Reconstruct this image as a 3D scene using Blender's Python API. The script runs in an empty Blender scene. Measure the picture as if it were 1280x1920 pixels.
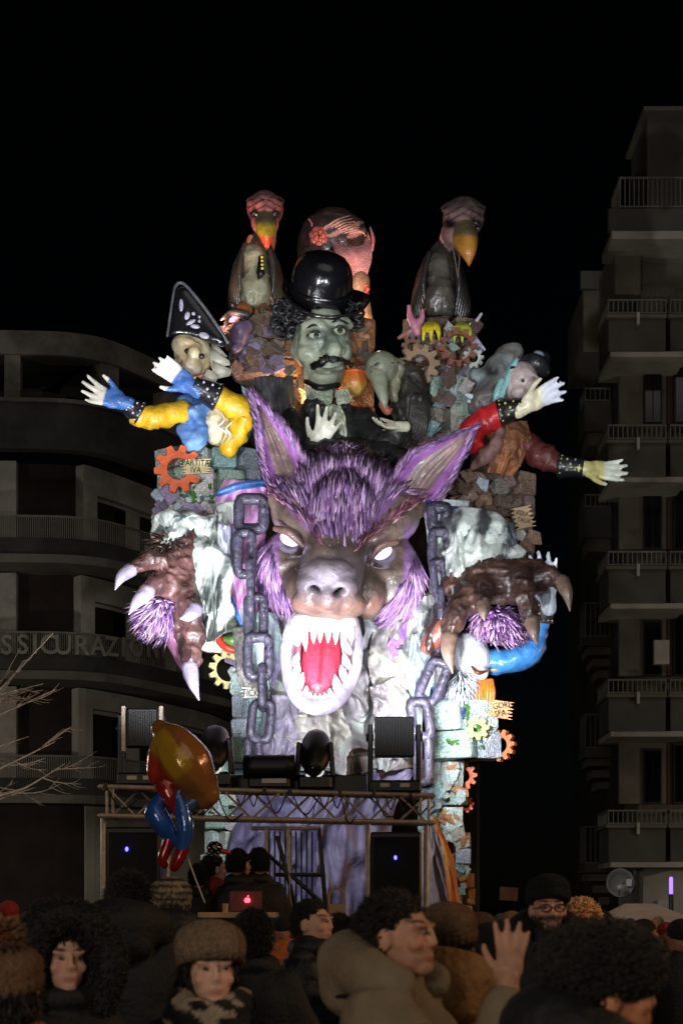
import bpy, bmesh, math, random
import numpy as np
from mathutils import Vector, Matrix, Euler
R = math.radians
rnd = random.Random(7)
rng = np.random.default_rng(11)
scene = bpy.context.scene
COL = scene.collection

# ------------------------------------------------------------------ camera
FP, HZ, CX, EYE = 3000.0, 1720.0, 640.0, 1.65      # focal length / horizon / centre of the survey photo
cam_d = bpy.data.cameras.new("camera"); cam = bpy.data.objects.new("camera", cam_d)
COL.objects.link(cam); scene.camera = cam
cam.location = (0, 0, EYE); cam.rotation_euler = (R(90), 0, 0)
cam_d.sensor_width = 36; cam_d.lens = FP / 1920 * 36
cam_d.shift_y = (HZ - 960) / 1920
cam_d.clip_start = 0.1; cam_d.clip_end = 400
cam_d.dof.use_dof = True; cam_d.dof.focus_distance = 21.5; cam_d.dof.aperture_fstop = 5.6

# ------------------------------------------------------------------ world and lights (night)
world = bpy.data.worlds.new("World"); scene.world = world; world.use_nodes = True
nt = world.node_tree
bg = nt.nodes["Background"]
sky = nt.nodes.new("ShaderNodeTexSky"); sky.sky_type = 'NISHITA'; sky.sun_disc = False
sky.sun_elevation = R(24); sky.sun_rotation = R(200)
nt.links.new(sky.outputs[0], bg.inputs[0]); bg.inputs[1].default_value = 0.00016
vs = scene.view_settings
vs.view_transform = 'Standard'; vs.look = 'None'; vs.exposure = 0; vs.gamma = 1; vs.use_curve_mapping = False

def W(px, py, Y):
    return Vector(((px - CX) * Y / FP, Y, EYE + (HZ - py) * Y / FP))

def light(name, typ, loc, target=None, power=100, color=(1, 1, 1), size=0.1, angle=60, blend=0.5):
    d = bpy.data.lights.new(name, typ); o = bpy.data.objects.new(name, d); COL.objects.link(o)
    o.location = loc; d.energy = power; d.color = color
    if typ == 'SUN': d.angle = R(angle)
    else: d.shadow_soft_size = size
    if typ == 'SPOT': d.spot_size = R(angle); d.spot_blend = blend
    if target is not None:
        o.rotation_euler = (Vector(target) - Vector(loc)).to_track_quat('-Z', 'Y').to_euler()
    return o
# dim town glow over the square, coming from behind the camera
light("town_glow", 'SUN', (10, -10, 30), (0, 25, 3), 0.17, (1.0, 0.94, 0.86), angle=40)
# street lamps of the square, out of frame; the point lights are added fills
light("street_and_fill_light", 'SPOT', (15, 8.0, 8.0), (3, 6, 1.4), 2300, (1.0, 0.60, 0.30), 0.25, 100, 0.6)
light("street_and_fill_light", 'SPOT', (13.5, 21.5, 4.6), (3.0, 21.5, 2.6), 1500, (1.0, 0.50, 0.16), 0.25, 34, 0.6)
light("street_and_fill_light", 'SPOT', (-4.5, -7, 4.2), (0, 6, 1.5), 1600, (1.0, 0.84, 0.68), 1.6, 80, 0.7)
light("street_and_fill_light", 'POINT', (15, 32, 4.5), None, 310, (1.0, 0.89, 0.76), 0.3)  # added fill for ground bounce under the tower balconies
light("street_and_fill_light", 'POINT', (-15, 33, 4.5), None, 440, (1.0, 0.95, 0.86), 0.3)  # added fill for ground bounce on the left building
light("street_and_fill_light", 'POINT', (-8.5, 17, 4.2), None, 150, (1.0, 0.86, 0.7), 0.2)  # added fill to brighten the bare twigs
COOL = (0.90, 0.93, 1.0); WARM = (1.0, 0.62, 0.36); PINK = (1.0, 0.55, 0.50)
# beams of the floodlights standing on the lighting truss
light("floodlight_beam", 'SPOT', W(588, 1345, 19.0), W(610, 1060, 21), 350, COOL, 0.05, 66, 0.5)
light("floodlight_beam", 'SPOT', W(400, 1330, 18.5), W(370, 1080, 21.5), 600, COOL, 0.10, 64, 0.6)
light("floodlight_beam", 'SPOT', W(520, 1390, 19.2), W(600, 1400, 22), 260, COOL, 0.12, 150, 0.6)
light("floodlight_beam", 'SPOT', W(790, 1340, 19.3), W(880, 1270, 22.0), 760, COOL, 0.12, 100, 0.7)
light("floodlight_beam", 'SPOT', W(250, 1318, 18.3), W(400, 880, 22), 650, COOL, 0.10, 44, 0.6)
# show floodlights on stands out over the crowd
light("show_floodlight", 'SPOT', (-4.0, 7.5, 3.5), (-.3, 22, 7.9), 4000, COOL, 0.10, 33, 0.35)
light("show_floodlight", 'SPOT', (4.2, 7.5, 3.5), (.2, 22, 7.9), 3300, COOL, 0.10, 33, 0.35)
light("show_floodlight", 'SPOT', (-.3, 6.5, 3.3), (-.1, 22, 8.1), 1400, COOL, 0.10, 32, 0.35)
# coloured lamps inside the float
light("float_lamp", 'POINT', W(556, 760, 22.95), None, 60, WARM, 0.08)
light("float_lamp", 'POINT', W(700, 620, 24.2), None, 40, WARM, 0.08)
light("float_lamp", 'SPOT', W(400, 640, 22.6), W(500, 430, 23.4), 170, PINK, 0.08, 40, 0.5)
light("float_lamp", 'SPOT', W(722, 590, 23.5), W(640, 450, 24.4), 60, PINK, 0.08, 80, 0.5)
# ------------------------------------------------------------------ helpers
def lin(c):
    c = np.asarray(c, dtype=float) / 255.0
    return np.where(c <= 0.04045, c / 12.92, ((c + 0.055) / 1.055) ** 2.4)

def _h(i, j, k, s):
    n = (i * 374761393 + j * 668265263 + k * 2147483647 + s * 974634777) & 0xffffffff
    n = ((n ^ (n >> 13)) * 1274126177) & 0xffffffff
    return ((n ^ (n >> 16)) & 0xffff) / 65535.0
def vnoise(p, s=0):
    p = np.asarray(p, float); i = np.floor(p).astype(np.int64); f = p - i; f = f * f * (3 - 2 * f)
    r = 0
    for a in (0, 1):
        for b in (0, 1):
            for c in (0, 1):
                w = (f[:, 0] if a else 1 - f[:, 0]) * (f[:, 1] if b else 1 - f[:, 1]) * (f[:, 2] if c else 1 - f[:, 2])
                r = r + w * _h(i[:, 0] + a, i[:, 1] + b, i[:, 2] + c, s)
    return r
def fbm(p, s=0, o=4):
    r = 0; a = 0.5; p = np.asarray(p, float)
    for k in range(o):
        r = r + a * vnoise(p, s + k); p = p * 2.03 + 17.1; a *= 0.5
    return r
def ridge(p, s=0, o=3):
    r = 0; a = 0.55; p = np.asarray(p, float)
    for k in range(o):
        r = r + a * (1 - np.abs(2 * vnoise(p, s + k) - 1)) ** 2; p = p * 2.0 + 9.3; a *= 0.5
    return r
def sst(e0, e1, x):
    t = np.clip((x - e0) / (e1 - e0), 0, 1); return t * t * (3 - 2 * t)
def mixc(a, b, t):
    t = np.asarray(t)[:, None]; return np.asarray(a) * (1 - t) + np.asarray(b) * t

def material(name, col=None, rough=0.5, bump=0.0, bscale=8.0, vary=0.25, vscale=3.0, metal=0.0, coat=0.0, emit=None, estr=0, objvary=0.0, spec=0.5, stain=None, alts=None):
    m = bpy.data.materials.new(name); m.use_nodes = True
    n = m.node_tree.nodes; l = m.node_tree.links; b = n["Principled BSDF"]
    b.inputs["Roughness"].default_value = rough; b.inputs["Metallic"].default_value = metal
    b.inputs["Coat Weight"].default_value = coat; b.inputs["Coat Roughness"].default_value = 0.15
    b.inputs["Specular IOR Level"].default_value = spec
    tc = n.new("ShaderNodeTexCoord")
    if col is None:
        src = n.new("ShaderNodeAttribute"); src.attribute_name = "Col"; out = src.outputs["Color"]
    else:
        src = n.new("ShaderNodeRGB"); src.outputs[0].default_value = (*lin(col), 1); out = src.outputs[0]
    if alts:
        oi = n.new("ShaderNodeObjectInfo"); cr = n.new("ShaderNodeValToRGB"); cr.color_ramp.interpolation = 'CONSTANT'; k = len(alts)
        while len(cr.color_ramp.elements) < k: cr.color_ramp.elements.new(0.5)
        for q, c_ in enumerate(alts): cr.color_ramp.elements[q].position = q / k; cr.color_ramp.elements[q].color = (*lin(c_), 1)
        mm = n.new("ShaderNodeMath"); mm.operation = 'MULTIPLY'; mm.inputs[1].default_value = 7.31; fr_ = n.new("ShaderNodeMath"); fr_.operation = 'FRACT'
        l.new(oi.outputs["Random"], mm.inputs[0]); l.new(mm.outputs[0], fr_.inputs[0]); l.new(fr_.outputs[0], cr.inputs["Fac"]); out = cr.outputs["Color"]
    if vary > 0:
        nz = n.new("ShaderNodeTexNoise"); nz.inputs["Scale"].default_value = vscale; nz.inputs["Detail"].default_value = 6
        l.new(tc.outputs["Object"], nz.inputs["Vector"])
        mr = n.new("ShaderNodeMapRange"); mr.inputs["From Min"].default_value = 0.3; mr.inputs["From Max"].default_value = 0.7
        mr.inputs["To Min"].default_value = 1 - vary; mr.inputs["To Max"].default_value = 1 + vary * 0.6
        l.new(nz.outputs["Fac"], mr.inputs["Value"])
        mx = n.new("ShaderNodeMix"); mx.data_type = 'RGBA'; mx.blend_type = 'MULTIPLY'; mx.inputs[0].default_value = 1
        l.new(out, mx.inputs[6]); l.new(mr.outputs[0], mx.inputs[7]); out = mx.outputs[2]
    if stain is not None:
        nz2 = n.new("ShaderNodeTexNoise"); nz2.inputs["Scale"].default_value = vscale * 0.6; nz2.inputs["Detail"].default_value = 8; nz2.inputs["Roughness"].default_value = 0.7
        l.new(tc.outputs["Object"], nz2.inputs["Vector"])
        rp = n.new("ShaderNodeMapRange"); rp.inputs["From Min"].default_value = 0.5; rp.inputs["From Max"].default_value = 0.66
        l.new(nz2.outputs["Fac"], rp.inputs["Value"])
        mx = n.new("ShaderNodeMix"); mx.data_type = 'RGBA'; l.new(rp.outputs[0], mx.inputs[0])
        l.new(out, mx.inputs[6]); mx.inputs[7].default_value = (*lin(stain), 1); out = mx.outputs[2]
    if objvary > 0:
        oi = n.new("ShaderNodeObjectInfo"); mr = n.new("ShaderNodeMapRange")
        mr.inputs["To Min"].default_value = 1 - objvary; mr.inputs["To Max"].default_value = 1 + objvary * 0.5
        l.new(oi.outputs["Random"], mr.inputs["Value"])
        mx = n.new("ShaderNodeMix"); mx.data_type = 'RGBA'; mx.blend_type = 'MULTIPLY'; mx.inputs[0].default_value = 1
        l.new(out, mx.inputs[6]); l.new(mr.outputs[0], mx.inputs[7]); out = mx.outputs[2]
    l.new(out, b.inputs["Base Color"])
    if bump > 0:
        nb = n.new("ShaderNodeTexNoise"); nb.inputs["Scale"].default_value = bscale; nb.inputs["Detail"].default_value = 5
        l.new(tc.outputs["Object"], nb.inputs["Vector"])
        bp = n.new("ShaderNodeBump"); bp.inputs["Strength"].default_value = bump; bp.inputs["Distance"].default_value = 0.05
        l.new(nb.outputs["Fac"], bp.inputs["Height"]); l.new(bp.outputs[0], b.inputs["Normal"])
    if emit is not None:
        b.inputs["Emission Color"].default_value = (*lin(emit), 1); b.inputs["Emission Strength"].default_value = estr
    return m

M = {}
M['paint'] = material('painted papier mache', rough=0.5, bump=0.5, bscale=11, vary=0.34, vscale=5, coat=0.1)
M['gloss'] = material('varnished paint', rough=0.40, bump=0.45, bscale=11, vary=0.34, vscale=5, coat=0.22)
M['fur'] = material('sculpted fur strips', rough=0.55, bump=0.3, bscale=16, vary=0.3, vscale=9, coat=0.08)
M['cloth'] = material('stiffened painted cloth', rough=0.6, bump=0.5, bscale=10, vary=0.25, vscale=3)
M['teeth'] = material('glossy white enamel paint', (236, 228, 226), 0.25, 0.15, 12, 0.1, coat=0.5)
M['skin'] = material('skin', rough=0.65, bump=0.12, bscale=60, vary=0.1, vscale=20)
M['black'] = material('black powder coat', (16, 16, 17), 0.45, 0.1, 60, 0.2)
M['lens'] = material('dark lens glass', (8, 8, 10), 0.08, 0, coat=1.0, vary=0)
M['alu'] = material('weathered aluminium tube', (176, 160, 142), 0.4, 0.1, 40, 0.25, 12, metal=0.3)
M['stone'] = material('painted foam stone', (196, 216, 210), 0.6, 0.9, 7, 0.4, 5, objvary=0.3, stain=(124, 138, 142), alts=[(196, 216, 210), (206, 210, 196), (160, 196, 196), (190, 200, 214), (176, 204, 186), (214, 208, 204)])
M['stone_warm'] = material('painted brown foam stone', (120, 98, 82), 0.65, 0.9, 7, 0.4, 5, objvary=0.35, stain=(70, 62, 58), alts=[(140, 116, 98), (120, 98, 84), (150, 124, 122), (128, 122, 110), (160, 128, 104)])
M['stone_orange'] = material('painted ochre foam stone', (196, 140, 92), 0.65, 0.9, 7, 0.35, 5, objvary=0.3, stain=(120, 70, 40))
M['mortar'] = material('dark joint foam', (58, 64, 66), 0.8, 0.6, 12, 0.3)
M['moss'] = material('green painted moss', (70, 120, 50), 0.8, 0.8, 30, 0.4, 20)

def mesh_from(v, f, name='mesh', smooth=True):
    me = bpy.data.meshes.new(name)
    me.from_pydata([tuple(x) for x in v], [], [tuple(x) for x in f]); me.update()
    if smooth: me.shade_smooth()
    return me
def set_col(me, cols):
    a = me.color_attributes.get("Col") or me.color_attributes.new("Col", 'FLOAT_COLOR', 'POINT')
    c = np.ones((len(me.vertices), 4), np.float32); c[:, :3] = np.clip(cols, 0, 1)
    a.data.foreach_set("color", c.ravel())
def get_co(me):
    a = np.empty(len(me.vertices) * 3); me.vertices.foreach_get("co", a); return a.reshape(-1, 3)
def put_co(me, a):
    me.vertices.foreach_set("co", np.ascontiguousarray(a, float).ravel()); me.update()
def get_no(me):
    a = np.empty(len(me.vertices) * 3); me.vertex_normals.foreach_get("vector", a); return a.reshape(-1, 3)
def laplace(me, n, f=0.5):
    if n <= 0: return
    co = get_co(me); e = np.empty(len(me.edges) * 2, np.int32); me.edges.foreach_get("vertices", e); e = e.reshape(-1, 2)
    deg = np.bincount(e.ravel(), minlength=len(co)).clip(1)[:, None]
    for k in range(n):
        s = np.zeros_like(co)
        for c in range(3):
            s[:, c] = np.bincount(e[:, 0], co[e[:, 1], c], len(co)) + np.bincount(e[:, 1], co[e[:, 0], c], len(co))
        co = co * (1 - f) + s / deg * f
    put_co(me, co)
def voxel(me, size):
    o = bpy.data.objects.new("tmp", me); COL.objects.link(o)
    m = o.modifiers.new("r", 'REMESH'); m.mode = 'VOXEL'; m.voxel_size = size; m.use_smooth_shade = True
    dg = bpy.context.evaluated_depsgraph_get()
    r = bpy.data.meshes.new_from_object(o.evaluated_get(dg))
    bpy.data.objects.remove(o); bpy.data.meshes.remove(me)
    return r
def px_of(co):
    """Survey coordinates (photo pixel x, y, distance) of world points."""
    Y = co[:, 1]; return np.stack([CX + co[:, 0] * FP / Y, HZ - (co[:, 2] - EYE) * FP / Y, Y], 1)

def catmull(P, n):
    P = np.asarray(P, float); m = len(P)
    if m == 2: t = np.linspace(0, 1, n)[:, None]; return P[0] * (1 - t) + P[1] * t
    Q = np.vstack([2 * P[0] - P[1], P, 2 * P[-1] - P[-2]]); out = []
    for t in np.linspace(0, m - 1, n):
        i = min(int(t), m - 2); u = t - i; a, b, c, d = Q[i:i + 4]
        out.append(0.5 * (2 * b + (c - a) * u + (2 * a - 5 * b + 4 * c - d) * u * u + (3 * b - a - 3 * c + d) * u ** 3))
    return np.array(out)

class Geo:
    """Collects closed shapes in world space."""
    def __init__(s): s.v = []; s.f = []; s.c = []
    def add(s, v, f, c=None):
        o = len(s.v); s.v.extend([tuple(x) for x in v]); s.f.extend([tuple(i + o for i in q) for q in f])
        s.c.extend([c if c is not None else (0.5, 0.5, 0.5)] * len(v)); return s
    def ell(s, c, r, rot=(0, 0, 0), seg=16, ring=10, col=None):
        m = Euler([R(a) for a in rot]).to_matrix() if not isinstance(rot, Matrix) else rot
        v = []; f = []
        for i in range(1, ring):
            a = math.pi * i / ring
            for j in range(seg):
                b = 2 * math.pi * j / seg
                v.append(Vector(c) + m @ Vector((r[0] * math.sin(a) * math.cos(b), r[1] * math.sin(a) * math.sin(b), r[2] * math.cos(a))))
        v.append(Vector(c) + m @ Vector((0, 0, r[2]))); v.append(Vector(c) - m @ Vector((0, 0, r[2])))
        T = len(v) - 2
        for i in range(ring - 2):
            for j in range(seg):
                a0 = i * seg + j; a1 = i * seg + (j + 1) % seg
                f.append((a0, a0 + seg, a1 + seg, a1))
        for j in range(seg):
            f.append((T, j, (j + 1) % seg)); q = (ring - 2) * seg
            f.append((T + 1, q + (j + 1) % seg, q + j))
        return s.add(v, f, col)
    def tube(s, pts, seg=10, n=None, col=None, flat=1.0, up=None, caps=True):
        """pts: rows (x, y, z, r); flat squashes along the second frame axis."""
        P = np.asarray(pts, float); n = n or max(2, (len(P) - 1) * 5 + 1); C = catmull(P, n); C[:, 3] = np.maximum(C[:, 3], 1e-4)
        T = np.gradient(C[:, :3], axis=0); T /= np.linalg.norm(T, axis=1)[:, None] + 1e-12
        if caps:
            def cap(c, t, sgn):
                return [np.r_[c[:3] + sgn * t * c[3] * a, c[3] * b] for a, b in ((0.5, 0.86), (0.86, 0.5))]
            a = cap(C[0], T[0], -1)[::-1]; b = cap(C[-1], T[-1], 1)
            C = np.vstack([a, C, b]); T = np.vstack([T[:1], T[:1], T, T[-1:], T[-1:]])
        u = np.array(up if up is not None else (0, 0, 1.0)); v = []; f = []
        if abs(T[0] @ u) > 0.92: u = np.array((1.0, 0.1, 0))
        A = u - T[0] * (u @ T[0])
        for i in range(len(C)):
            A = A - T[i] * (A @ T[i]); A /= np.linalg.norm(A) + 1e-12; B = np.cross(T[i], A)
            for j in range(seg):
                a = 2 * math.pi * j / seg
                v.append(C[i, :3] + C[i, 3] * (math.cos(a) * B + math.sin(a) * A * flat))
        for i in range(len(C) - 1):
            for j in range(seg):
                a0 = i * seg + j; a1 = i * seg + (j + 1) % seg
                f.append((a0, a1, a1 + seg, a0 + seg))
        f.append(tuple(range(seg))[::-1]); f.append(tuple(range((len(C) - 1) * seg, len(C) * seg)))
        return s.add(v, f, col)
    def box(s, c, h, rot=(0, 0, 0), bev=0.0, col=None):
        m = Euler([R(a) for a in rot]).to_matrix() if not isinstance(rot, Matrix) else rot
        bm = bmesh.new(); bmesh.ops.create_cube(bm, size=2)
        for v in bm.verts: v.co = Vector((v.co.x * h[0], v.co.y * h[1], v.co.z * h[2]))
        if bev: bmesh.ops.bevel(bm, geom=bm.edges[:], offset=bev, segments=1, affect='EDGES')
        bm.verts.index_update(); s.add([Vector(c) + m @ v.co for v in bm.verts], [[v.index for v in f.verts] for f in bm.faces], col); bm.free(); return s
    def prism(s, poly, depth, col=None):
        """poly: world points of the front outline (clockwise or not), depth: world vector to the back."""
        n = len(poly); D = Vector(depth)
        v = [Vector(p) for p in poly] + [Vector(p) + D for p in poly]
        f = [tuple(range(n)), tuple(range(2 * n - 1, n - 1, -1))] + [(i, i + n, (i + 1) % n + n, (i + 1) % n) for i in range(n)]
        return s.add(v, f, col)
    def strip(s, path, z0, z1, d, col=None):
        """wall following a ground path (x, y); d: thickness to the back (left normal)."""
        P = np.array(path, float); T = np.gradient(P, axis=0); T /= np.linalg.norm(T, axis=1)[:, None]
        N = np.stack([-T[:, 1], T[:, 0]], 1); Q = P + N * d; n = len(P); v = []; f = []
        for p, q in zip(P, Q): v += [(p[0], p[1], z0), (p[0], p[1], z1), (q[0], q[1], z1), (q[0], q[1], z0)]
        for i in range(n - 1):
            for j in range(4):
                a = 4 * i + j; b = 4 * i + (j + 1) % 4; f.append((a, b, b + 4, a + 4))
        f.append((3, 2, 1, 0)); e = 4 * (n - 1); f.append((e, e + 1, e + 2, e + 3))
        return s.add(v, f, col)
    def mesh(s, name='mesh', smooth=True, vox=None, lap=0, cols=False, recalc=True):
        me = mesh_from(s.v, s.f, name, smooth)
        if cols and not vox: set_col(me, np.array(s.c))
        if recalc:
            bm = bmesh.new(); bm.from_mesh(me); bmesh.ops.recalc_face_normals(bm, faces=bm.faces[:]); bm.to_mesh(me); bm.free()
        if vox: me = voxel(me, vox)
        laplace(me, lap)
        if smooth: me.shade_smooth()
        return me

class Sc(Geo):
    """Geo addressed by survey pixel and depth offset d (towards the viewer, in pixels at distance Y0)."""
    def __init__(s, Y0): super().__init__(); s.Y0 = Y0; s.k = Y0 / FP
    def P(s, x, y, d=0): return W(x, y, s.Y0 - d * s.k)
    def e(s, x, y, d, rx, ry, rd, rot=(0, 0, 0), **kw):
        return s.ell(s.P(x, y, d), (rx * s.k, rd * s.k, ry * s.k), rot, **kw)
    def t(s, pts, **kw):
        return s.tube([(*s.P(p[0], p[1], p[2]), p[3] * s.k) for p in pts], **kw)
    def pl(s, pts, d, th, **kw):
        """plate: outline in survey pixels at depth d, thickness th px to the back"""
        return s.prism([s.P(x, y, d) for x, y in pts], (0, th * s.k, 0), **kw)
    def pxd(s, co):
        """survey pixel x, y and depth offset d of world points"""
        q = px_of(co); q[:, 2] = (s.Y0 - q[:, 2]) / s.k; return q

def sheet(Y0, L, Rr, dl, nu=40, nv=60, fold=None, thick=1.5):
    """cloth panel between two edge curves (lists of x,y,d rows), fold(u,v)->d offset; closed with thickness."""
    k = Y0 / FP; A = catmull(L, nv); B = catmull(Rr, nv)
    u = np.linspace(0, 1, nu)[None, :, None]
    G = A[:, None, :] * (1 - u) + B[:, None, :] * u
    uu, vv = np.meshgrid(np.linspace(0, 1, nu), np.linspace(0, 1, nv))
    G[:, :, 2] += dl * np.sin(np.pi * uu)
    if fold is not None: G = fold(uu, vv, G)
    v = []
    for off in (0, thick):
        for i in range(nv):
            for j in range(nu):
                v.append(W(G[i, j, 0], G[i, j, 1], Y0 - (G[i, j, 2] - off) * k))
    f = []; N = nu * nv; I = lambda i, j: i * nu + j
    for i in range(nv - 1):
        for j in range(nu - 1):
            q = (I(i, j), I(i + 1, j), I(i + 1, j + 1), I(i, j + 1)); f.append(q); f.append(tuple(a + N for a in q[::-1]))
    rim = [I(0, j) for j in range(nu)] + [I(i, nu - 1) for i in range(1, nv)] + [I(nv - 1, j) for j in range(nu - 2, -1, -1)] + [I(i, 0) for i in range(nv - 2, 0, -1)]
    for a, b in zip(rim, rim[1:] + rim[:1]): f.append((a, b, b + N, a + N))
    return mesh_from(v, f, 'sheet')

def spikes(base, direc, length, width, cols, bend=None):
    """many tapered tufts as one mesh"""
    n = len(base); d = direc / (np.linalg.norm(direc, axis=1)[:, None] + 1e-9)
    a = np.cross(d, rng.normal(size=(n, 3))); a /= np.linalg.norm(a, axis=1)[:, None] + 1e-9; b = np.cross(d, a)
    V = np.zeros((n, 7, 3)); w = width[:, None]; Lh = length[:, None]
    if bend is None: bend = np.zeros((n, 3))
    for j in range(3):
        t = 2 * math.pi * j / 3; q = a * math.cos(t) + b * math.sin(t)
        V[:, j] = base + q * w; V[:, 3 + j] = base + d * Lh * 0.5 + q * w * 0.75 + bend * Lh * 0.2
    V[:, 6] = base + d * Lh + bend * Lh * 0.8
    F = []
    for j in range(3):
        k = (j + 1) % 3; F += [(j, k, 3 + k, 3 + j), (3 + j, 3 + k, 6)]
    f = [tuple(i * 7 + q for q in t) for i in range(n) for t in F] + [(i * 7 + 2, i * 7 + 1, i * 7) for i in range(n)]
    me = mesh_from(V.reshape(-1, 3), f, 'tufts')
    c = np.repeat(cols[:, None, :], 7, 1); c[:, 6] = np.clip(c[:, 6] * 1.15, 0, 1); set_col(me, c.reshape(-1, 3)); return me

# ---- things, parts
def thing(name, label, cat, loc, group=None, rotz=0):
    o = bpy.data.objects.new(name, None); COL.objects.link(o); o.location = loc; o.rotation_euler = (0, 0, rotz); o.empty_display_size = 0.2
    o['label'] = label; o['category'] = cat
    if group: o['group'] = group
    return o
def root_of(o):
    while o.parent: o = o.parent
    return o
def part(name, me, mat, parent, kind=None, label=None):
    """me is in world space; it is stored relative to its thing."""
    o = bpy.data.objects.new(name, me); COL.objects.link(o)
    me.transform(Matrix.Translation(-root_of(parent).location)); me.name = name
    o.parent = parent
    if mat is not None: me.materials.clear(); me.materials.append(mat)
    if kind: o['kind'] = kind
    if label: o['label'] = label
    return o
def single(name, me, mat, label, cat, group=None, kind=None):
    """a thing that is one mesh; origin at its base"""
    co = get_co(me); c = Vector(((co[:, 0].min() + co[:, 0].max()) / 2, (co[:, 1].min() + co[:, 1].max()) / 2, co[:, 2].min()))
    me.transform(Matrix.Translation(-c)); o = bpy.data.objects.new(name, me); COL.objects.link(o); o.location = c; me.name = name
    if mat is not None: me.materials.clear(); me.materials.append(mat)
    if label: o['label'] = label; o['category'] = cat
    if group: o['group'] = group
    if kind: o['kind'] = kind
    return o
def setting(name, me, mat):
    o = bpy.data.objects.new(name, me); COL.objects.link(o); me.materials.append(mat); o['kind'] = 'structure'; return o
def copy_thing(o, loc, rotz=None, label=None):
    c = o.copy(); COL.objects.link(c); c.location = loc
    if rotz is not None: c.rotation_euler = (0, 0, rotz)
    if label: c['label'] = label
    for ch in o.children:
        d = ch.copy(); COL.objects.link(d); d.parent = c
        for g in ch.children:
            e = g.copy(); COL.objects.link(e); e.parent = d
    return c
def text_mesh(s, size, loc, ext=0.01, rotz=0, squeeze=1.0, roty=0, bold=0):
    cu = bpy.data.curves.new('t', 'FONT'); cu.body = s; cu.size = size; cu.extrude = ext; cu.align_x = 'CENTER'; cu.align_y = 'CENTER'
    cu.resolution_u = 3; cu.offset = bold
    o = bpy.data.objects.new('t', cu); COL.objects.link(o); dg = bpy.context.evaluated_depsgraph_get()
    me = bpy.data.meshes.new_from_object(o.evaluated_get(dg)); bpy.data.objects.remove(o); bpy.data.curves.remove(cu)
    m = Matrix.Translation(loc) @ Euler((0, 0, rotz)).to_matrix().to_4x4() @ Euler((R(90), R(roty), 0)).to_matrix().to_4x4() @ Matrix.Diagonal((squeeze, 1, 1, 1))
    me.transform(m); return me
# ------------------------------------------------------------------ ground
M['asphalt'] = material('asphalt', (62, 60, 58), 0.85, 0.5, 30, 0.35, 2)
g = Geo(); g.add([(-160, -60, 0), (160, -60, 0), (160, 160, 0), (-160, 160, 0)], [(0, 1, 2, 3)])
setting('ground', g.mesh(smooth=False), M['asphalt'])

# ------------------------------------------------------------------ insurance building, left
M['plaster'] = material('pale plaster', (190, 182, 168), 0.85, 0.3, 20, 0.25, 0.7, stain=(140, 130, 116))
M['concrete'] = material('weathered concrete', (120, 113, 102), 0.9, 0.5, 10, 0.4, 0.8, stain=(84, 78, 70))
M['dkconc'] = material('dark rendered parapet', (66, 63, 58), 0.9, 0.4, 10, 0.4, 0.9, stain=(42, 40, 38))
M['brick'] = material('dark red brick facing', (52, 38, 32), 0.9, 0.5, 25, 0.35, 2)
M['shade'] = material('dark shutter', (34, 32, 31), 0.6, 0.2, 10, 0.3)
M['glass'] = material('window glass', (14, 15, 17), 0.08, 0, vary=0, coat=0.5)
M['rail'] = material('painted iron railing', (120, 114, 104), 0.6, 0, vary=0.2)
M['white'] = material('white painted trim', (200, 192, 180), 0.7, 0.2, 10, 0.2)
LB = thing('apartment_building', 'dark curved apartment building with long balconies and roof pergola left of the float', 'building', (-6, 44, 0))
pth = [(-260, 41.6), (-60, 41), (60, 41), (140, 41.15), (210, 41.7), (300, 43.3), (380, 45.2), (460, 47.8), (520, 52)]
PA = np.array([((x - CX) * Y / FP, Y) for x, Y in pth]); PA = catmull(PA, 49)
def off(P, d):
    T = np.gradient(P, axis=0); T /= np.linalg.norm(T, axis=1)[:, None]; return P + np.stack([-T[:, 1], T[:, 0]], 1) * d
def xz(py): return EYE + (HZ - py) * 41 / FP
def seg(px0, px1, d=0):
    """piece of the facade path between two photo columns"""
    q = CX + PA[:, 0] * FP / PA[:, 1]; t = np.linspace(px0, px1, max(3, int(abs(px1 - px0) / 18)))
    P = np.stack([np.interp(t, q, PA[:, 0]), np.interp(t, q, PA[:, 1])], 1); return off(P, d)
def band(name, px0, px1, y0, y1, d, th, mat, parent=LB, **kw):
    g = Geo(); g.strip(seg(px0, px1, d), xz(y1), xz(y0), th); return part(name, g.mesh(smooth=False), M[mat], parent, **kw)
band('roof_beam', -250, 515, 620, 664, 0.0, 0.7, 'concrete')
for a, b in ((-160, -130), (8, 38), (193, 226), (318, 340), (420, 440)):
    band('pillar', a, b, 664.5, 754, 0.05, 0.5, 'concrete')
band('attic_wall', -250, 515, 664, 756, 3.4, 0.4, 'dkconc')
band('parapet', -250, 515, 755, 842, -0.05, 0.35, 'dkconc')
band('coping', -250, 515, 748, 755, -0.12, 0.5, 'concrete')
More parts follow.
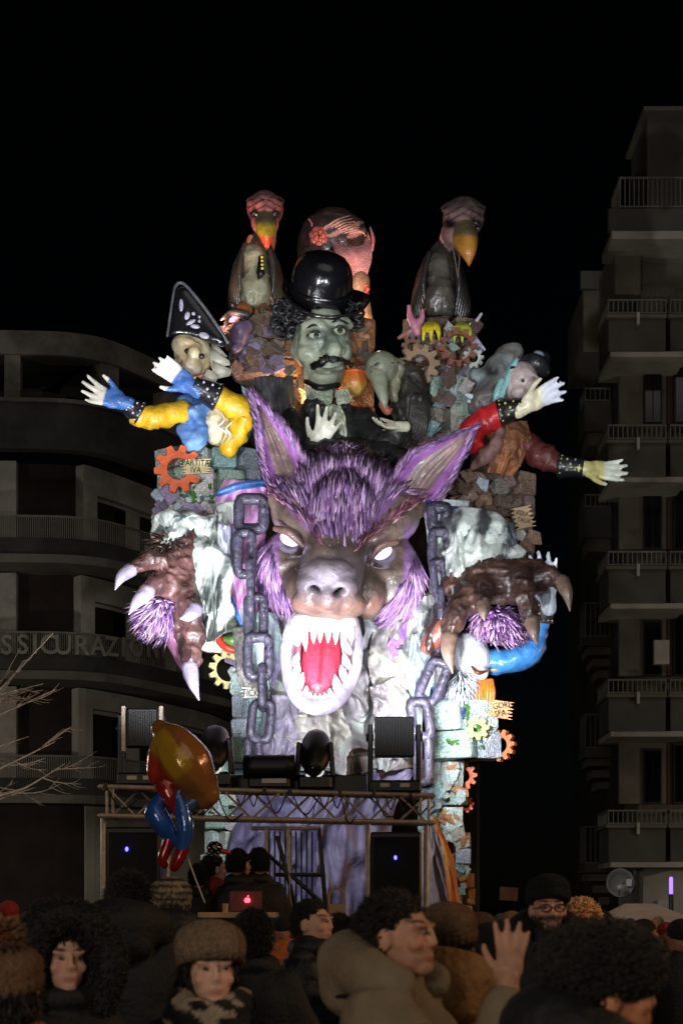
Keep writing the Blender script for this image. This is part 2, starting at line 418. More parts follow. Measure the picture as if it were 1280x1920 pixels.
for k, (yt, yb) in enumerate(((842, 1040), (1057, 1258), (1275, 1490))):
    band('wall', -250, 208, yt, yb, 1.35, 0.4, 'brick')
    band('wall', 208, 505, yt, yb, 1.22, 0.45, 'brick' if k < 0 else 'plaster')
    for a, b in ((-70, 18), (203 - 8 * k, 233 - 6 * k)):
        band('wall_panel', a, b, yt + 2, yb, 1.0, 0.33, 'plaster')
    band('lintel', 233 - 6 * k, 505, yt + 2, yt + 55 - 8 * k, 1.0, 0.2, 'plaster')
    band('balcony_slab', -250, 512, yb, yb + 16, -0.1, 1.7, 'concrete')
    band('balcony_front', -250, 512, yb - 32, yb, 0.0, 0.12, 'dkconc')
    g = Geo(); P = seg(-250, 505, 0.04); n = 190
    t = np.linspace(0, len(P) - 1, n)
    for i in t:
        x, y = [np.interp(i, np.arange(len(P)), P[:, c]) for c in (0, 1)]
        g.box((x, y, (xz(yb - 32) + xz(yb - 72)) / 2), (0.013, 0.013, (xz(yb - 72) - xz(yb - 32)) / 2))
    part('balusters', g.mesh(smooth=False), M['rail'], LB, kind='stuff')
    band('handrail', -250, 505, yb - 75, yb - 71, 0.02, 0.05, 'rail')
    # tall openings with shutters, frames and panes
    for (a, b, w) in ((246 - 4 * k, 296, 1), (330, 372, 1), (400, 446, 1)):
        fr = band('window', a, b, yt + (26 if not w else 64 - 8 * k), yb - 6, 1.25 if not w else 1.1, 0.1, 'shade')
        for j in range(2):
            h = (b - a) / 2
            band('pane', a + 4 + j * h, a + h - 3 + j * h, yt + (32 if not w else 70 - 8 * k), yb - 14, 1.23 if not w else 1.08, 0.03, 'glass' if j else 'shade', fr)
band('wall', -250, 190, 1506, 1840, 0.75, 0.4, 'brick')
band('wall', 190, 505, 1506, 1840, 0.7, 0.4, 'plaster')
fr = band('door', 230, 300, 1545, 1840, 0.62, 0.09, 'shade')
band('soffit', -250, 505, 664, 667, 0.1, 3.2, 'dkconc')
# lettering: each character a part of the sign on the balcony front
sg = thing('shop_sign', 'pale capital letters reading ASSICURAZIONI on the dark balcony front', 'sign', (-7, 41, 8.6))
M['letters'] = material('pale letter paint', (150, 142, 128), 0.7, 0.1, 20, 0.3, 4)
lx = [-22, 14, 44, 67, 92, 119, 152, 182, 206, 228, 252, 282, 302]
ly = [1213, 1211, 1210, 1210, 1210, 1211, 1212, 1213, 1214, 1215, 1216, 1217, 1218]
for ch, x, y in zip("ASSICURAZIONI", lx, ly):
    P = seg(x - 4, x + 4, -0.08); c = P.mean(0); ang = math.atan2(P[-1, 1] - P[0, 1], P[-1, 0] - P[0, 0])
    me = text_mesh(ch, 0.70, Vector((c[0], c[1], EYE + (HZ - y) * c[1] / FP)), 0.02, ang, .92, bold=.012)
    part('letter', me, M['letters'], sg)

# ------------------------------------------------------------------ apartment tower, right
RB = thing('apartment_tower', 'tall pale apartment tower with stacked balconies at the right edge', 'building', (9, 41, 0))
def rbox(name, px0, px1, y0, y1, Y, dep, mat, parent=RB, bev=0, **kw):
    g = Geo(); a = W(px0, y1, Y); b = W(px1, y0, Y)
    g.box(((a.x + b.x) / 2, Y + dep / 2, (a.z + b.z) / 2), ((b.x - a.x) / 2, dep / 2, (b.z - a.z) / 2), bev=bev)
    return part(name, g.mesh(smooth=False), M[mat], parent, **kw)
M['plaster2'] = material('cream plaster', (128, 118, 102), 0.85, 0.3, 20, 0.25, 0.6, stain=(104, 95, 82))
M['panel'] = material('grey balcony panel', (96, 91, 82), 0.85, 0.3, 20, 0.3, 0.8)
M['tile'] = material('brown wall facing', (92, 66, 54), 0.8, 0.3, 20, 0.3, 0.8)
rbox('wall', 1196, 1420, 470, 1830, 40.6, 6, 'plaster2')
rbox('wall', 1150, 1195.5, 620, 1830, 42.6, 8, 'dkconc')
rbox('roof_block', 1212, 1420, 206, 470, 40.5, 2.2, 'panel')
rbox('roof_edge', 1206, 1420, 199, 207, 40.2, 2.6, 'plaster2')
def railing(px0, px1, y0, y1, Y, side=0, parent=RB):
    a = W(px0, y1, Y); b = W(px1, y0, Y); g = Geo(); n = int((px1 - px0) / 8.6)
    for i in range(n + 1):
        g.box((a.x + (b.x - a.x) * i / n, Y, (a.z + b.z) / 2), (0.014, 0.014, (b.z - a.z) / 2))
    for i in range(int(side / 0.12)):
        g.box((a.x, Y + 0.12 * (i + 1), (a.z + b.z) / 2), (0.014, 0.014, (b.z - a.z) / 2))
    part('balusters', g.mesh(smooth=False), M['rail'], parent, kind='stuff')
    g = Geo(); g.box(((a.x + b.x) / 2, Y, b.z), ((b.x - a.x) / 2 + 0.02, 0.03, 0.022))
    g.box(((a.x + b.x) / 2, Y, a.z), ((b.x - a.x) / 2 + 0.02, 0.025, 0.02))
    if side: g.box((a.x, Y + side / 2, b.z), (0.03, side / 2, 0.022))
    part('handrail', g.mesh(smooth=False), M['rail'], parent, kind='stuff')
def balcony(px0, px1, yr, Y, dep, hp=64, hs=10, hr=24):
    """railing top at yr; panel front hp px tall, light slab below"""
    railing(px0, px1, yr, yr + hr, Y, dep)
    rbox('balcony_ledge', px0 - 4, px1 + 2, yr + hr + 2, yr + hr + 8, Y - 0.08, dep, 'plaster2')
    rbox('balcony_front', px0, px1, yr + hr + 8, yr + hr + 8 + hp, Y, 0.14, 'panel')
    rbox('balcony_side', px0, px0 + 8, yr + hr + 8, yr + hr + 8 + hp, Y + 0.141, dep - 0.15, 'panel')
    rbox('balcony_slab', px0 + 4, px1 + 40, yr + hr + 8 + hp, yr + hr + 8 + hp + hs, Y + 0.02, dep + 0.3, 'plaster')
    rbox('drain_spout', (px0 + px1) / 2, (px0 + px1) / 2 + 5, yr + hr - 2, yr + hr + 20, Y - 0.14, 0.12, 'white')
railing(1162, 1300, 334, 388, 39.4, 1.2)
rbox('balcony_front', 1140, 1420, 391, 432, 39.1, 0.2, 'panel')
rbox('balcony_slab', 1146, 1420, 432, 448, 39.12, 1.5, 'plaster')
rbox('wall_panel', 1152, 1200, 448, 552, 40.1, 2.5, 'plaster2')
for k, yr in enumerate((563, 798, 1035, 1275, 1520)):
    balcony(1140, 1247, yr, 39.0, 1.6)
    balcony(1256, 1420, yr, 39.5, 1.1)
    rbox('wall_panel', 1160, 1248, yr + 112, yr + 232, 40.4, 0.2, 'plaster2')
    f = rbox('window', 1206, 1240, yr + 128, yr + 232, 40.3, 0.1, 'shade')
    rbox('pane', 1209, 1222, yr + 133, yr + 228, 40.27, 0.03, 'glass', f); rbox('pane', 1224, 1237, yr + 133, yr + 228, 40.27, 0.03, 'glass', f)
    f = rbox('window', 1262, 1300, yr + 118, yr + 232, 40.3, 0.1, 'shade')
    rbox('pane', 1266, 1297, yr + 123, yr + 228, 40.27, 0.03, 'glass', f)
    rbox('wall_panel', 1250, 1260, yr + 112, yr + 232, 40.4, 0.2, 'tile')
# set-back balconies of the side face
rbox('side_balcony_front', 1088, 1150, 508, 541, 43, 0.15, 'panel'); rbox('side_wall', 1093, 1150, 541, 660, 43.2, 3, 'plaster2')
for yr, hr in ((729, 22), (928, 22), (1131, 62), (1340, 62), (1550, 68)):
    railing(1097, 1142, yr, yr + hr, 43, 1.0)
    rbox('side_balcony_front', 1095, 1190, yr + hr + 2, yr + hr + (58 if hr < 30 else 18), 43.0, 1.2, 'panel')
    for j in range(3 if hr > 30 else 1):
        rbox('side_balcony_step', 1102 + j * 9, 1190, yr + hr + (58 if hr < 30 else 20) + j * 22, yr + hr + (84 if hr < 30 else 34) + j * 22, 43.15 + 0.1 * j, 1.2, 'plaster2')
rbox('wall', 1104, 1196, 1640, 1830, 43.4, 4, 'dkconc')
rbox('ground_floor_wall', 1205, 1420, 1628, 1830, 39.9, 0.6, 'plaster')
a = rbox('air_conditioner', 1226, 1254, 1200, 1245, 40.1, 0.28, 'white')
a = rbox('air_conditioner', 1232, 1252, 1688, 1720, 39.6, 0.28, 'white')

# satellite dish on a pole
t = thing('satellite_dish', 'grey satellite dish on a pole in front of the apartment tower', 'dish', (W(1188, 1720, 30).x, 30, 0))
g = Geo(); n = 28; c = W(1162, 1655, 29.8); v = [c + Vector((0, 0.16, 0))]; f = []
for r_, dy in ((0.12, .14), (0.2, .09), (0.265, 0)):
    for j in range(n):
        a = 2 * math.pi * j / n; v.append(c + Vector((r_ * math.cos(a), dy, r_ * math.sin(a) * 1.02)))
for j in range(n):
    f.append((0, 1 + j, 1 + (j + 1) % n))
    for q in range(2): f.append((1 + q * n + j, 1 + (q + 1) * n + j, 1 + (q + 1) * n + (j + 1) % n, 1 + q * n + (j + 1) % n))
M['dish'] = material('dish paint', (120, 116, 110), 0.5, 0, vary=0.15)
g.add(v, f); me = g.mesh(); bm = bmesh.new(); bm.from_mesh(me); bmesh.ops.solidify(bm, geom=bm.faces[:], thickness=0.01); bm.to_mesh(me); bm.free()
part('dish', me, M['dish'], t)
g = Geo(); g.tube([(*W(1188, 1722, 30), .035), (*W(1188, 1632, 30), .035)]); g.tube([(*W(1188, 1722, 30), .035), (W(1188, 1720, 30).x, 30, 0.0, .04)]); part('pole', g.mesh(), M['black'], t)
g = Geo(); g.tube([(*W(1186, 1655, 30), .02), (*W(1166, 1655, 29.9), .02)]); g.tube([(*W(1160, 1678, 29.8), .012), (*W(1160, 1664, 29.3), .012)]); part('arm', g.mesh(), M['dish'], t)
g = Geo(); g.box(W(1178, 1655, 29.7), (.055, .03, .07), bev=.01); part('receiver_box', g.mesh(smooth=False), M['white'], t)
g = Geo(); g.ell(W(1161, 1664, 29.3), (.055, .06, .055)); part('receiver', g.mesh(), M['white'], t)
# violet tube lamp
M['uv'] = material('violet tube', (40, 20, 120), 0.4, vary=0, emit=(150, 110, 255), estr=2.2)
t = thing('tube_lamp', 'upright violet glowing tube lamp on a dark post by the apartment tower', 'lamp', (W(1257, 1720, 30).x, 30, 0))
g = Geo(); g.tube([(*W(1257, 1678, 30), .035), (*W(1257, 1647, 30), .035)]); part('tube', g.mesh(), M['uv'], t)
g = Geo(); g.tube([(W(1257, 0, 30).x, 30, 0, .05), (*W(1257, 1679, 30), .045)]); part('post', g.mesh(), M['black'], t)
# white gazebo
M['tent'] = material('white tent canvas', (206, 176, 148), 0.8, 0.2, 5, 0.15)
t = thing('gazebo', 'white pointed canvas gazebo among the far crowd on the right', 'gazebo', (W(1200, 1720, 27).x, 27, 0))
g = Geo(); x0 = W(1125, 1728, 27).x; x1 = W(1290, 1728, 27).x; zb = W(0, 1728, 27).z; za = W(0, 1694, 27).z; xm = W(1200, 0, 27).x
v = [(x0, 26, zb), (x1, 26, zb), (x1, 28.2, zb), (x0, 28.2, zb), (xm - .25, 27.1, za), (xm + .25, 27.1, za)]
g.add(v + [(a, b, c - .16) for a, b, c in v[:4]], [(0, 1, 5, 4), (1, 2, 5), (2, 3, 4, 5), (3, 0, 4), (0, 6, 7, 1), (1, 7, 8, 2), (2, 8, 9, 3), (3, 9, 6, 0)])
part('canopy', g.mesh(smooth=False), M['tent'], t)
for a, b, c in v[:4]:
    g = Geo(); g.tube([(a, b, 0, .025), (a, b, c, .025)]); part('leg', g.mesh(), M['alu'], t)
# lit notice far behind
M['notice'] = material('pale notice board', (170, 120, 92), 0.7, 0.1, 20, 0.45, 3, emit=(150, 95, 70), estr=0.05)
t = thing('notice_board', 'small pale notice board glowing in the dark beyond the crowd', 'sign', (W(953, 1720, 48).x, 48, 0))
g = Geo(); c = W(953, 1676, 48); g.box(c, (.27, .03, .2), (0, 4, 0)); part('board', g.mesh(smooth=False), M['notice'], t)
for s in (-.2, .2):
    g = Geo(); g.tube([(c.x + s, 48.05, 0, .03), (c.x + s, 48.05, c.z, .03)]); part('leg', g.mesh(), M['black'], t)

# bare tree at the left edge
M['bark'] = material('pale bark', (196, 176, 154), 0.85, 0.6, 30, 0.3, 10)
t = thing('bare_tree', 'leafless pale tree whose twigs reach in from the left edge', 'tree', (W(-120, 1720, 24).x, 24, 0))
g = Geo(); T0 = W(-120, 1500, 24); g.tube([(T0.x, 24, 0, .16), (T0.x + .05, 24, 2.0, .13), (*W(-110, 1400, 24), .09), (*W(-90, 1260, 24), .06)], seg=8); part('trunk', g.mesh(), M['bark'], t)
g = Geo()
def branch(p0, p1, r0, lev):
    p0 = Vector(p0); p1 = Vector(p1); L = (p1 - p0).length
    mid = (p0 + p1) / 2 + Vector((rnd.uniform(-.08, .08), rnd.uniform(-.08, .08), rnd.uniform(-.1, .02))) * L
    g.tube([(*p0, r0), (*mid, r0 * .7), (*p1, r0 * .25)], seg=5, n=6, caps=False)
    if lev > 0:
        for i in range(5 if lev > 1 else 4):
            s = rnd.uniform(.25, .92); q = p0.lerp(mid, s * 2) if s < .5 else mid.lerp(p1, s * 2 - 1)
            d = (p1 - p0).normalized(); a = Vector((rnd.uniform(-.2, .3), rnd.uniform(-.5, .5), rnd.uniform(-.75, .75)))
            branch(q, q + (d + a).normalized() * L * rnd.uniform(.22, .45), r0 * .45, lev - 1)
for x0, y0, x1, y1, r in ((-95, 1370, 100, 1187, .032), (-100, 1330, 82, 1282, .024), (-110, 1380, 104, 1293, .026), (-110, 1480, 103, 1391, .03), (-105, 1500, 122, 1432, .026), (-110, 1450, 54, 1381, .02), (-110, 1520, 68, 1476, .022), (-110, 1340, 40, 1300, .02)):
    branch(W(x0, y0, 24), W(x1, y1, 24 + rnd.uniform(-.7, .7)), r, 2)
part('twigs', g.mesh(), M['bark'], t)
# ================================================================== carnival float
C = lambda *a: lin(a)
def paint_mesh(sc, me, fn):
    co = get_co(me); q = sc.pxd(co); set_col(me, fn(q[:, 0], q[:, 1], q[:, 2], co, get_no(me)))
def solidcol(me, c): set_col(me, np.tile(lin(c), (len(me.vertices), 1)))
def bumpy(me, amp, scale, seed=0, kind=fbm, along=None):
    co = get_co(me); n = get_no(me); h = kind(co * scale, seed)
    put_co(me, co + n * ((h - .45) * amp)[:, None])
def shape(name, sc, mat, parent, vox=None, lap=2, col=None, fn=None, amp=0, scale=3, seed=0, nk=fbm, shrink=0, **kw):
    me = sc.mesh(vox=vox, lap=lap)
    if shrink: put_co(me, get_co(me) - get_no(me) * shrink)
    if amp: bumpy(me, amp, scale, seed, nk)
    if fn is not None: paint_mesh(sc, me, fn)
    elif col is not None: solidcol(me, col)
    me.shade_smooth()
    return part(name, me, M[mat] if isinstance(mat, str) else mat, parent, **kw)
def tufts(name, sc, me, mask, flow, parent, n, ln, wd, palette, lift=.3, mat='fur', jit=.2, bendv=(0, 0, 0)):
    """fur strips on the surface of me; mask(x,y,d,no)->weight, flow(x,y)->(dx,dy) in photo directions"""
    me.calc_loop_triangles(); co = get_co(me); no = get_no(me)
    tri = np.array([t.vertices for t in me.loop_triangles]); A = co[tri]
    ar = np.linalg.norm(np.cross(A[:, 1] - A[:, 0], A[:, 2] - A[:, 0]), axis=1)
    cen = A.mean(1); q = sc.pxd(cen); nn = no[tri].mean(1)
    w = ar * mask(q[:, 0], q[:, 1], q[:, 2], nn); w = w / w.sum()
    pick = rng.choice(len(tri), n, p=w); b = rng.dirichlet((1, 1, 1), n)
    base = (A[pick] * b[:, :, None]).sum(1); N = nn[pick]; N /= np.linalg.norm(N, axis=1)[:, None] + 1e-9
    q = q[pick]; fx, fy = flow(q[:, 0], q[:, 1]); D = np.stack([fx, np.zeros(n), -fy], 1); D /= np.linalg.norm(D, axis=1)[:, None] + 1e-9
    D = D - N * (D * N).sum(1)[:, None]; D /= np.linalg.norm(D, axis=1)[:, None] + 1e-9
    D = D + N * lift + rng.normal(size=(n, 3)) * jit
    pal = np.array([lin(c) for c in palette]); cs = pal[rng.integers(0, len(pal), n)] * rng.uniform(.75, 1.15, (n, 1))
    L = ln * rng.uniform(.6, 1.25, n); s = spikes(base - N * .01, D, L, wd * rng.uniform(.7, 1.3, n), cs, np.tile(np.array(bendv, float), (n, 1)))
    return part(name, s, M[mat], parent, kind='stuff')

def hand_geo(g, wrist, d, nrm, size, curl=.35, spread=.28, thumb=1, wr=.16):
    """palm + four unequal bent fingers + thumb leaving the palm's side. d: to the fingertips, nrm: palm side."""
    d = Vector(d).normalized(); nrm = Vector(nrm); nrm = (nrm - d * nrm.dot(d)).normalized(); a = d.cross(nrm).normalized() * thumb
    Wp = Vector(wrist); T = lambda x, y, z: Wp + (a * x + d * y + nrm * z) * size
    m = Matrix((a, nrm, d)).transposed()
    g.ell(T(0, .26, 0), (.2 * size, .085 * size, .26 * size), m); g.ell(T(.01, .40, 0), (.21 * size, .075 * size, .12 * size), m)
    g.ell(T(.13, .18, .05), (.1 * size, .08 * size, .16 * size), m)
    g.tube([(*T(0, -.12, 0), wr * size), (*T(0, .12, 0), .15 * size)], seg=12)
    for i, (x, L, r) in enumerate(((.155, .42, .052), (.055, .47, .055), (-.05, .44, .052), (-.145, .34, .045))):
        fan = (x - .005) * spread * 4.2; p = T(x, .42, 0); an = 0; pts = [(*T(x * .8, .32, 0), r * size * 1.1), (*p, r * size * 1.1)]
        for j, (fr, cc) in enumerate(((.44, .45), (.32, 1.1), (.24, 1.5))):
            an = curl * cc * (1 + .12 * i)
            p = p + (a * math.sin(fan) + d * math.cos(fan) * math.cos(an) + nrm * math.sin(an)) * (L * fr * size)
            pts.append((*p, r * size * (1, .92, .75)[j]))
        g.tube(pts, seg=9, n=14)
    g.tube([(*T(.12, .14, .03), .07 * size), (*T(.25, .27, .07), .062 * size), (*T(.33, .40, .10), .055 * size), (*T(.37, .51, .13), .042 * size)], seg=9, n=12)
    return g
def hand(name, parent, sc, w, d, nrm, size, col, curl=.35, spread=.28, thumb=1, mat='gloss', fn=None, **kw):
    """w: wrist survey point; d, nrm: directions (right, down, towards viewer) in photo terms"""
    cv = lambda q: Vector((q[0], -q[2], -q[1])); g = Sc(sc.Y0); hand_geo(g, sc.P(*w), cv(d), cv(nrm), size * sc.k, curl, spread, thumb)
    return shape(name, g, mat, parent, vox=size * sc.k * .028, lap=3, col=col, fn=fn)
def tubepart(name, sc, pts, mat, parent, col=None, fn=None, flat=1.0, seg=16, amp=0, scale=4, seed=0, up=None, **kw):
    g = Sc(sc.Y0); g.t(pts, seg=seg, n=max(14, len(pts) * 9), flat=flat, up=up)
    return shape(name, g, mat, parent, lap=0, col=col, fn=fn, amp=amp, scale=scale, seed=seed, nk=ridge, **kw)
def clothfold(ax, ay, amp, seed, warp=.4, d0=0, wx=4, wy=0):
    def fn(u, v, G):
        p = np.stack([u.ravel() * ax, v.ravel() * ay, np.zeros(u.size)], 1)
        p = p + (fbm(p * .7, seed + 5)[:, None] - .5) * warp * 4
        h = ridge(p, seed, 3).reshape(u.shape); h2 = fbm(p * 1.7, seed + 9).reshape(u.shape)
        G[:, :, 2] += (h - .5) * amp + (h2 - .5) * amp * .5
        G[:, :, 0] += (h2 - .5) * wx; G[:, :, 1] += (h - .5) * wy
        return G
    return fn
def cloth(name, Y0, L, Rr, dl, parent, col, col2, amp=20, ax=5, ay=4, seed=0, nu=60, nv=60, wx=6, wy=6, mat='cloth', fn=None, rag=0, **kw):
    f0 = clothfold(ax, ay, amp, seed, wx=wx, wy=wy)
    def fold(u, v, G):
        G = f0(u, v, G)
        if rag:
            z = vnoise(np.stack([u.ravel() * 14, 0 * u.ravel(), 0 * u.ravel()], 1), seed + 3).reshape(u.shape)
            G[:, :, 1] -= z * rag * sst(.6, 1, v)
        return G
    me = sheet(Y0, L, Rr, dl, nu, nv, fold); sc = Sc(Y0); co = get_co(me); q = sc.pxd(co)
    if fn is not None: set_col(me, fn(q[:, 0], q[:, 1], q[:, 2], co, get_no(me)))
    else:
        t = sst(.38, .62, fbm(co * 2.2, seed + 20)); set_col(me, mixc(lin(col), lin(col2), t))
    return part(name, me, M[mat] if isinstance(mat, str) else mat, parent, **kw)

PURP = [(146, 106, 166), (172, 132, 184), (120, 88, 146), (190, 152, 190), (96, 72, 110), (170, 126, 160), (114, 84, 128)]
# ------------------------------------------------------------------ the wolf
YW = 21.3
wolf = thing('wolf_figure', 'giant snarling wolf with purple fur, gaping red mouth and torn grey robe', 'carnival figure', (W(635, 1720, YW).x, YW, 0.9))
s = Sc(YW)
s.e(640, 960, -50, 122, 112, 105); s.e(640, 1040, -30, 130, 90, 90)
s.e(548, 958, 18, 42, 46, 44); s.e(742, 968, 18, 46, 48, 44)
s.e(540, 1070, 0, 54, 78, 66); s.e(738, 1085, 0, 52, 80, 66)
s.t([(640, 960, 40, 62), (632, 1020, 70, 60), (622, 1070, 100, 62), (616, 1112, 112, 58)])
s.e(613, 1078, 154, 54, 30, 32); s.e(584, 1096, 158, 28, 22, 28); s.e(642, 1100, 155, 28, 22, 28); s.e(615, 1116, 154, 30, 30, 26)
s.e(582, 1128, 122, 38, 24, 40); s.e(652, 1134, 118, 36, 24, 40)
s.t([(514, 938, 40, 15), (545, 965, 62, 19), (572, 992, 78, 20), (604, 1034, 84, 18)])
s.t([(786, 950, 36, 16), (756, 976, 58, 20), (722, 1002, 74, 20), (672, 1044, 84, 18)])
s.t([(520, 1060, 50, 14), (548, 1056, 62, 11), (578, 1052, 70, 12)]); s.t([(690, 1072, 70, 12), (722, 1074, 62, 11), (764, 1064, 44, 14)])
s.e(560, 1105, 55, 32, 44, 44); s.e(690, 1115, 55, 32, 46, 44)
me = s.mesh(vox=.026, lap=4)
co = get_co(me); q = s.pxd(co); n = get_no(me)
x, y, d = q.T
hole = np.zeros(len(co))
for cx_, cy_ in ((590, 1106), (636, 1110)):
    hole += np.exp(-((x - cx_) / 9) ** 2 - ((y - cy_) / 6.5) ** 2) * (d > 90)
eye_h = np.exp(-((x - 542) / 22) ** 2 - ((y - 1012) / 17) ** 2) + np.exp(-((x - 717) / 22) ** 2 - ((y - 1034) / 17) ** 2)
wr = (np.sin((y - 1000 + .3 * np.abs(x - 625)) / 4.2)) * np.exp(-((x - 625) / 50) ** 2 - ((y - 1030) / 25) ** 2)
co = co - n * (hole * .16 + eye_h * .12 * (d > 0) - wr * .014)[:, None] + n * ((fbm(co * 6, 3) - .45) * .03)[:, None]
put_co(me, co)
tt = fbm(co * 3, 8)
base = mixc(C(92, 76, 68), C(124, 104, 92), sst(.35, .65, tt))
base = mixc(base, C(66, 52, 48), sst(30, 70, np.abs(x - 630)) * sst(1000, 1060, y) * .6)
base = mixc(base, C(140, 100, 84), np.exp(-((y - 1136) / 18) ** 2) * (d > 70) * .8)               # pinkish lips
base = mixc(base, C(156, 144, 158), np.exp(-((x - 613) / 54) ** 4 - ((y - 1086) / 34) ** 2) * (d > 120))   # nose leather
base = mixc(base, C(12, 10, 12), np.clip(hole * 1.5, 0, 1))
base = mixc(base, C(40, 28, 30), np.clip(eye_h * 1.2, 0, 1) * .8)
fore = sst(1030, 960, y) * sst(.72, .6, np.abs(np.arctan2(x - 634, 1075 - y))); base = mixc(base, C(134, 96, 146), sst(.2, .6, fore) * .9); base = mixc(base, C(130, 94, 142), sst(112, 124, np.abs(x - 640) + np.maximum(y - 1080, 0) * .35) * sst(970, 1000, y))
set_col(me, base)
head_me = me.copy(); part('head', me, M['gloss'], wolf)
def m_fore(x, y, d, n):
    ang = np.arctan2(x - 634, 1075 - y); lim = np.interp(y, (840, 900, 960, 1030), (.62, .66, .60, .62))
    return (y < 1030) * (np.abs(ang) < lim) * (n[:, 1] < .5) * (y > 830) * sst(1040, 980, y + .35 * np.abs(x - 634))
fl = lambda x, y: ((x - 634) * 1.0, (y - 1120) * .8)
tufts('forehead_fur', s, head_me, m_fore, fl, wolf, 2300, .36, .018, [(176, 136, 192), (204, 166, 210), (150, 112, 172), (214, 184, 216), (116, 88, 136), (190, 146, 186)], .02, jit=.035)
def m_cheek(x, y, d, n):
    l = (x < np.interp(y, (930, 1000, 1060, 1120, 1170), (512, 506, 518, 540, 560))); r = (x > np.interp(y, (930, 1000, 1060, 1120, 1180), (782, 788, 770, 738, 715)))
    return (l | r) * (y > 985) * (y < 1178) * (n[:, 1] < .75)
fc = lambda x, y: (np.where(x < 640, np.interp(y, (950, 1060, 1150), (-.25, .15, .75)), np.interp(y, (950, 1060, 1150), (.05, -.35, -.95))), np.full(len(x), 1.0))
tufts('cheek_fur', s, head_me, m_cheek, fc, wolf, 2600, .34, .018, PURP + [(180, 130, 180)], .03, jit=.04)
def m_brow(x, y, d, n):
    l = np.abs(y - np.interp(x, (515, 545, 575, 605), (925, 945, 975, 1020))) < 12; r = np.abs(y - np.interp(x, (665, 720, 755, 788), (1030, 985, 955, 930))) < 12
    return ((l & (x < 610)) | (r & (x > 660))) * (d > 0)
fb = lambda x, y: (np.where(x < 640, -.5, .8), np.where(x < 640, -.75, -.75))
tufts('brow_fur', s, head_me, m_brow, fb, wolf, 330, .2, .011, [(150, 84, 110), (176, 110, 130), (120, 70, 110), (196, 140, 150)], .25, jit=.12)
def m_edge(x, y, d, n): return (y < 888) * (d < 20) + ((x < 500) | (x > 790)) * (y > 930) * (y < 1100) * (d < -20) * .4
tufts('nape_fur', s, head_me, m_edge, lambda x, y: (np.sign(x - 640) * .8, np.where(y < 950, -1., .6)), wolf, 900, .34, .024, [(92, 62, 84), (70, 48, 60), (120, 84, 130), (50, 40, 44)], .1, jit=.08)
M['eye'] = material('back lit eye', (238, 236, 250), 0.15, 0, vary=0, coat=1, emit=(214, 204, 255), estr=1.6)
M['iris'] = material('violet iris paint', (186, 170, 226), 0.2, 0, vary=0, emit=(180, 160, 230), estr=.9)
for ex, ey, tilt in ((543, 1010, 24), (717, 1035, -28)):
    g = Sc(YW); g.e(ex, ey + 1, 47, 19, 12, 16, (0, tilt, 0)); e = part('eye', g.mesh(), M['eye'], wolf)
    g = Sc(YW); c = g.P(ex + 4, ey, 63); pts = [(c.x + .045 * math.cos(a), c.y, c.z + .045 * math.sin(a), .008) for a in np.linspace(0, 6.4, 20)]
    g.tube(pts, seg=6, n=26, caps=False); g.ell(g.P(ex + 4, ey, 62.5), (.018, .012, .018)); part('iris', g.mesh(), M['iris'], e)
    g = Sc(YW); a = 1 if ex < 640 else -1
    g.t([(ex - 26, ey - 16 * a - 3, 58, 6), (ex - 2, ey - 12, 68, 8), (ex + 26, ey + 16 * a - 3, 64, 6)])
    shape('eyelid', g, 'gloss', wolf, lap=0, col=(104, 78, 70))
# ears
def ear(L, Rr, tipx):
    def fn(x, y, d, co, n):
        e = get_u(len(co)); t = sst(.16, .30, e) * sst(.16, .30, 1 - e)
        return mixc(mixc(C(150, 88, 168), C(190, 130, 200), fbm(co * 5, 2)), mixc(C(150, 126, 120), C(110, 86, 80), fbm(co * 3, 4)), t)
    def get_u(n):
        u = np.linspace(0, 1, 30); return np.tile(u, n // 30 + 1)[:n]
    o = cloth('ear', YW, L, Rr, -22, wolf, 0, 0, amp=9, ax=5, ay=1.2, seed=4, nu=30, nv=44, wx=2, wy=2, mat='gloss', fn=fn, )
    g = Sc(YW); pts = []; dr = []
    for side, E in ((-1, L), (1, Rr)):
        c = catmull(np.array(E, float), 46)
        for i in range(2, 45):
            for r_ in range(4):
                pts.append(g.P(c[i, 0] + rnd.uniform(-5, 4) * -side, c[i, 1] + rnd.uniform(-3, 3), c[i, 2] + 3))
                t = c[i] - c[max(i - 3, 0)]; t = t / (np.linalg.norm(t[:2]) + 1e-6)
                dr.append((-t[0] * .9 + .35 * side * abs(t[1]), -.25, t[1] * .9 + .3 * side * (t[0] if side > 0 else -t[0]) * .4))
    n = len(pts); pal = np.array([lin(c) for c in PURP]); cs = pal[rng.integers(0, len(pal), n)]
    part('ear_fur', spikes(np.array(pts), np.array(dr), rng.uniform(.12, .24, n), np.full(n, .017), cs), M['fur'], wolf, kind='stuff')
ear([(473, 742, 20), (487, 800, 14), (494, 860, 6), (512, 930, 0)], [(473, 742, 20), (505, 775, 20), (542, 818, 14), (573, 880, 4)], 473)
ear([(886, 802, 20), (835, 822, 20), (775, 850, 14), (736, 900, 4)], [(886, 802, 20), (864, 858, 14), (832, 915, 6), (796, 972, 0)], 886)
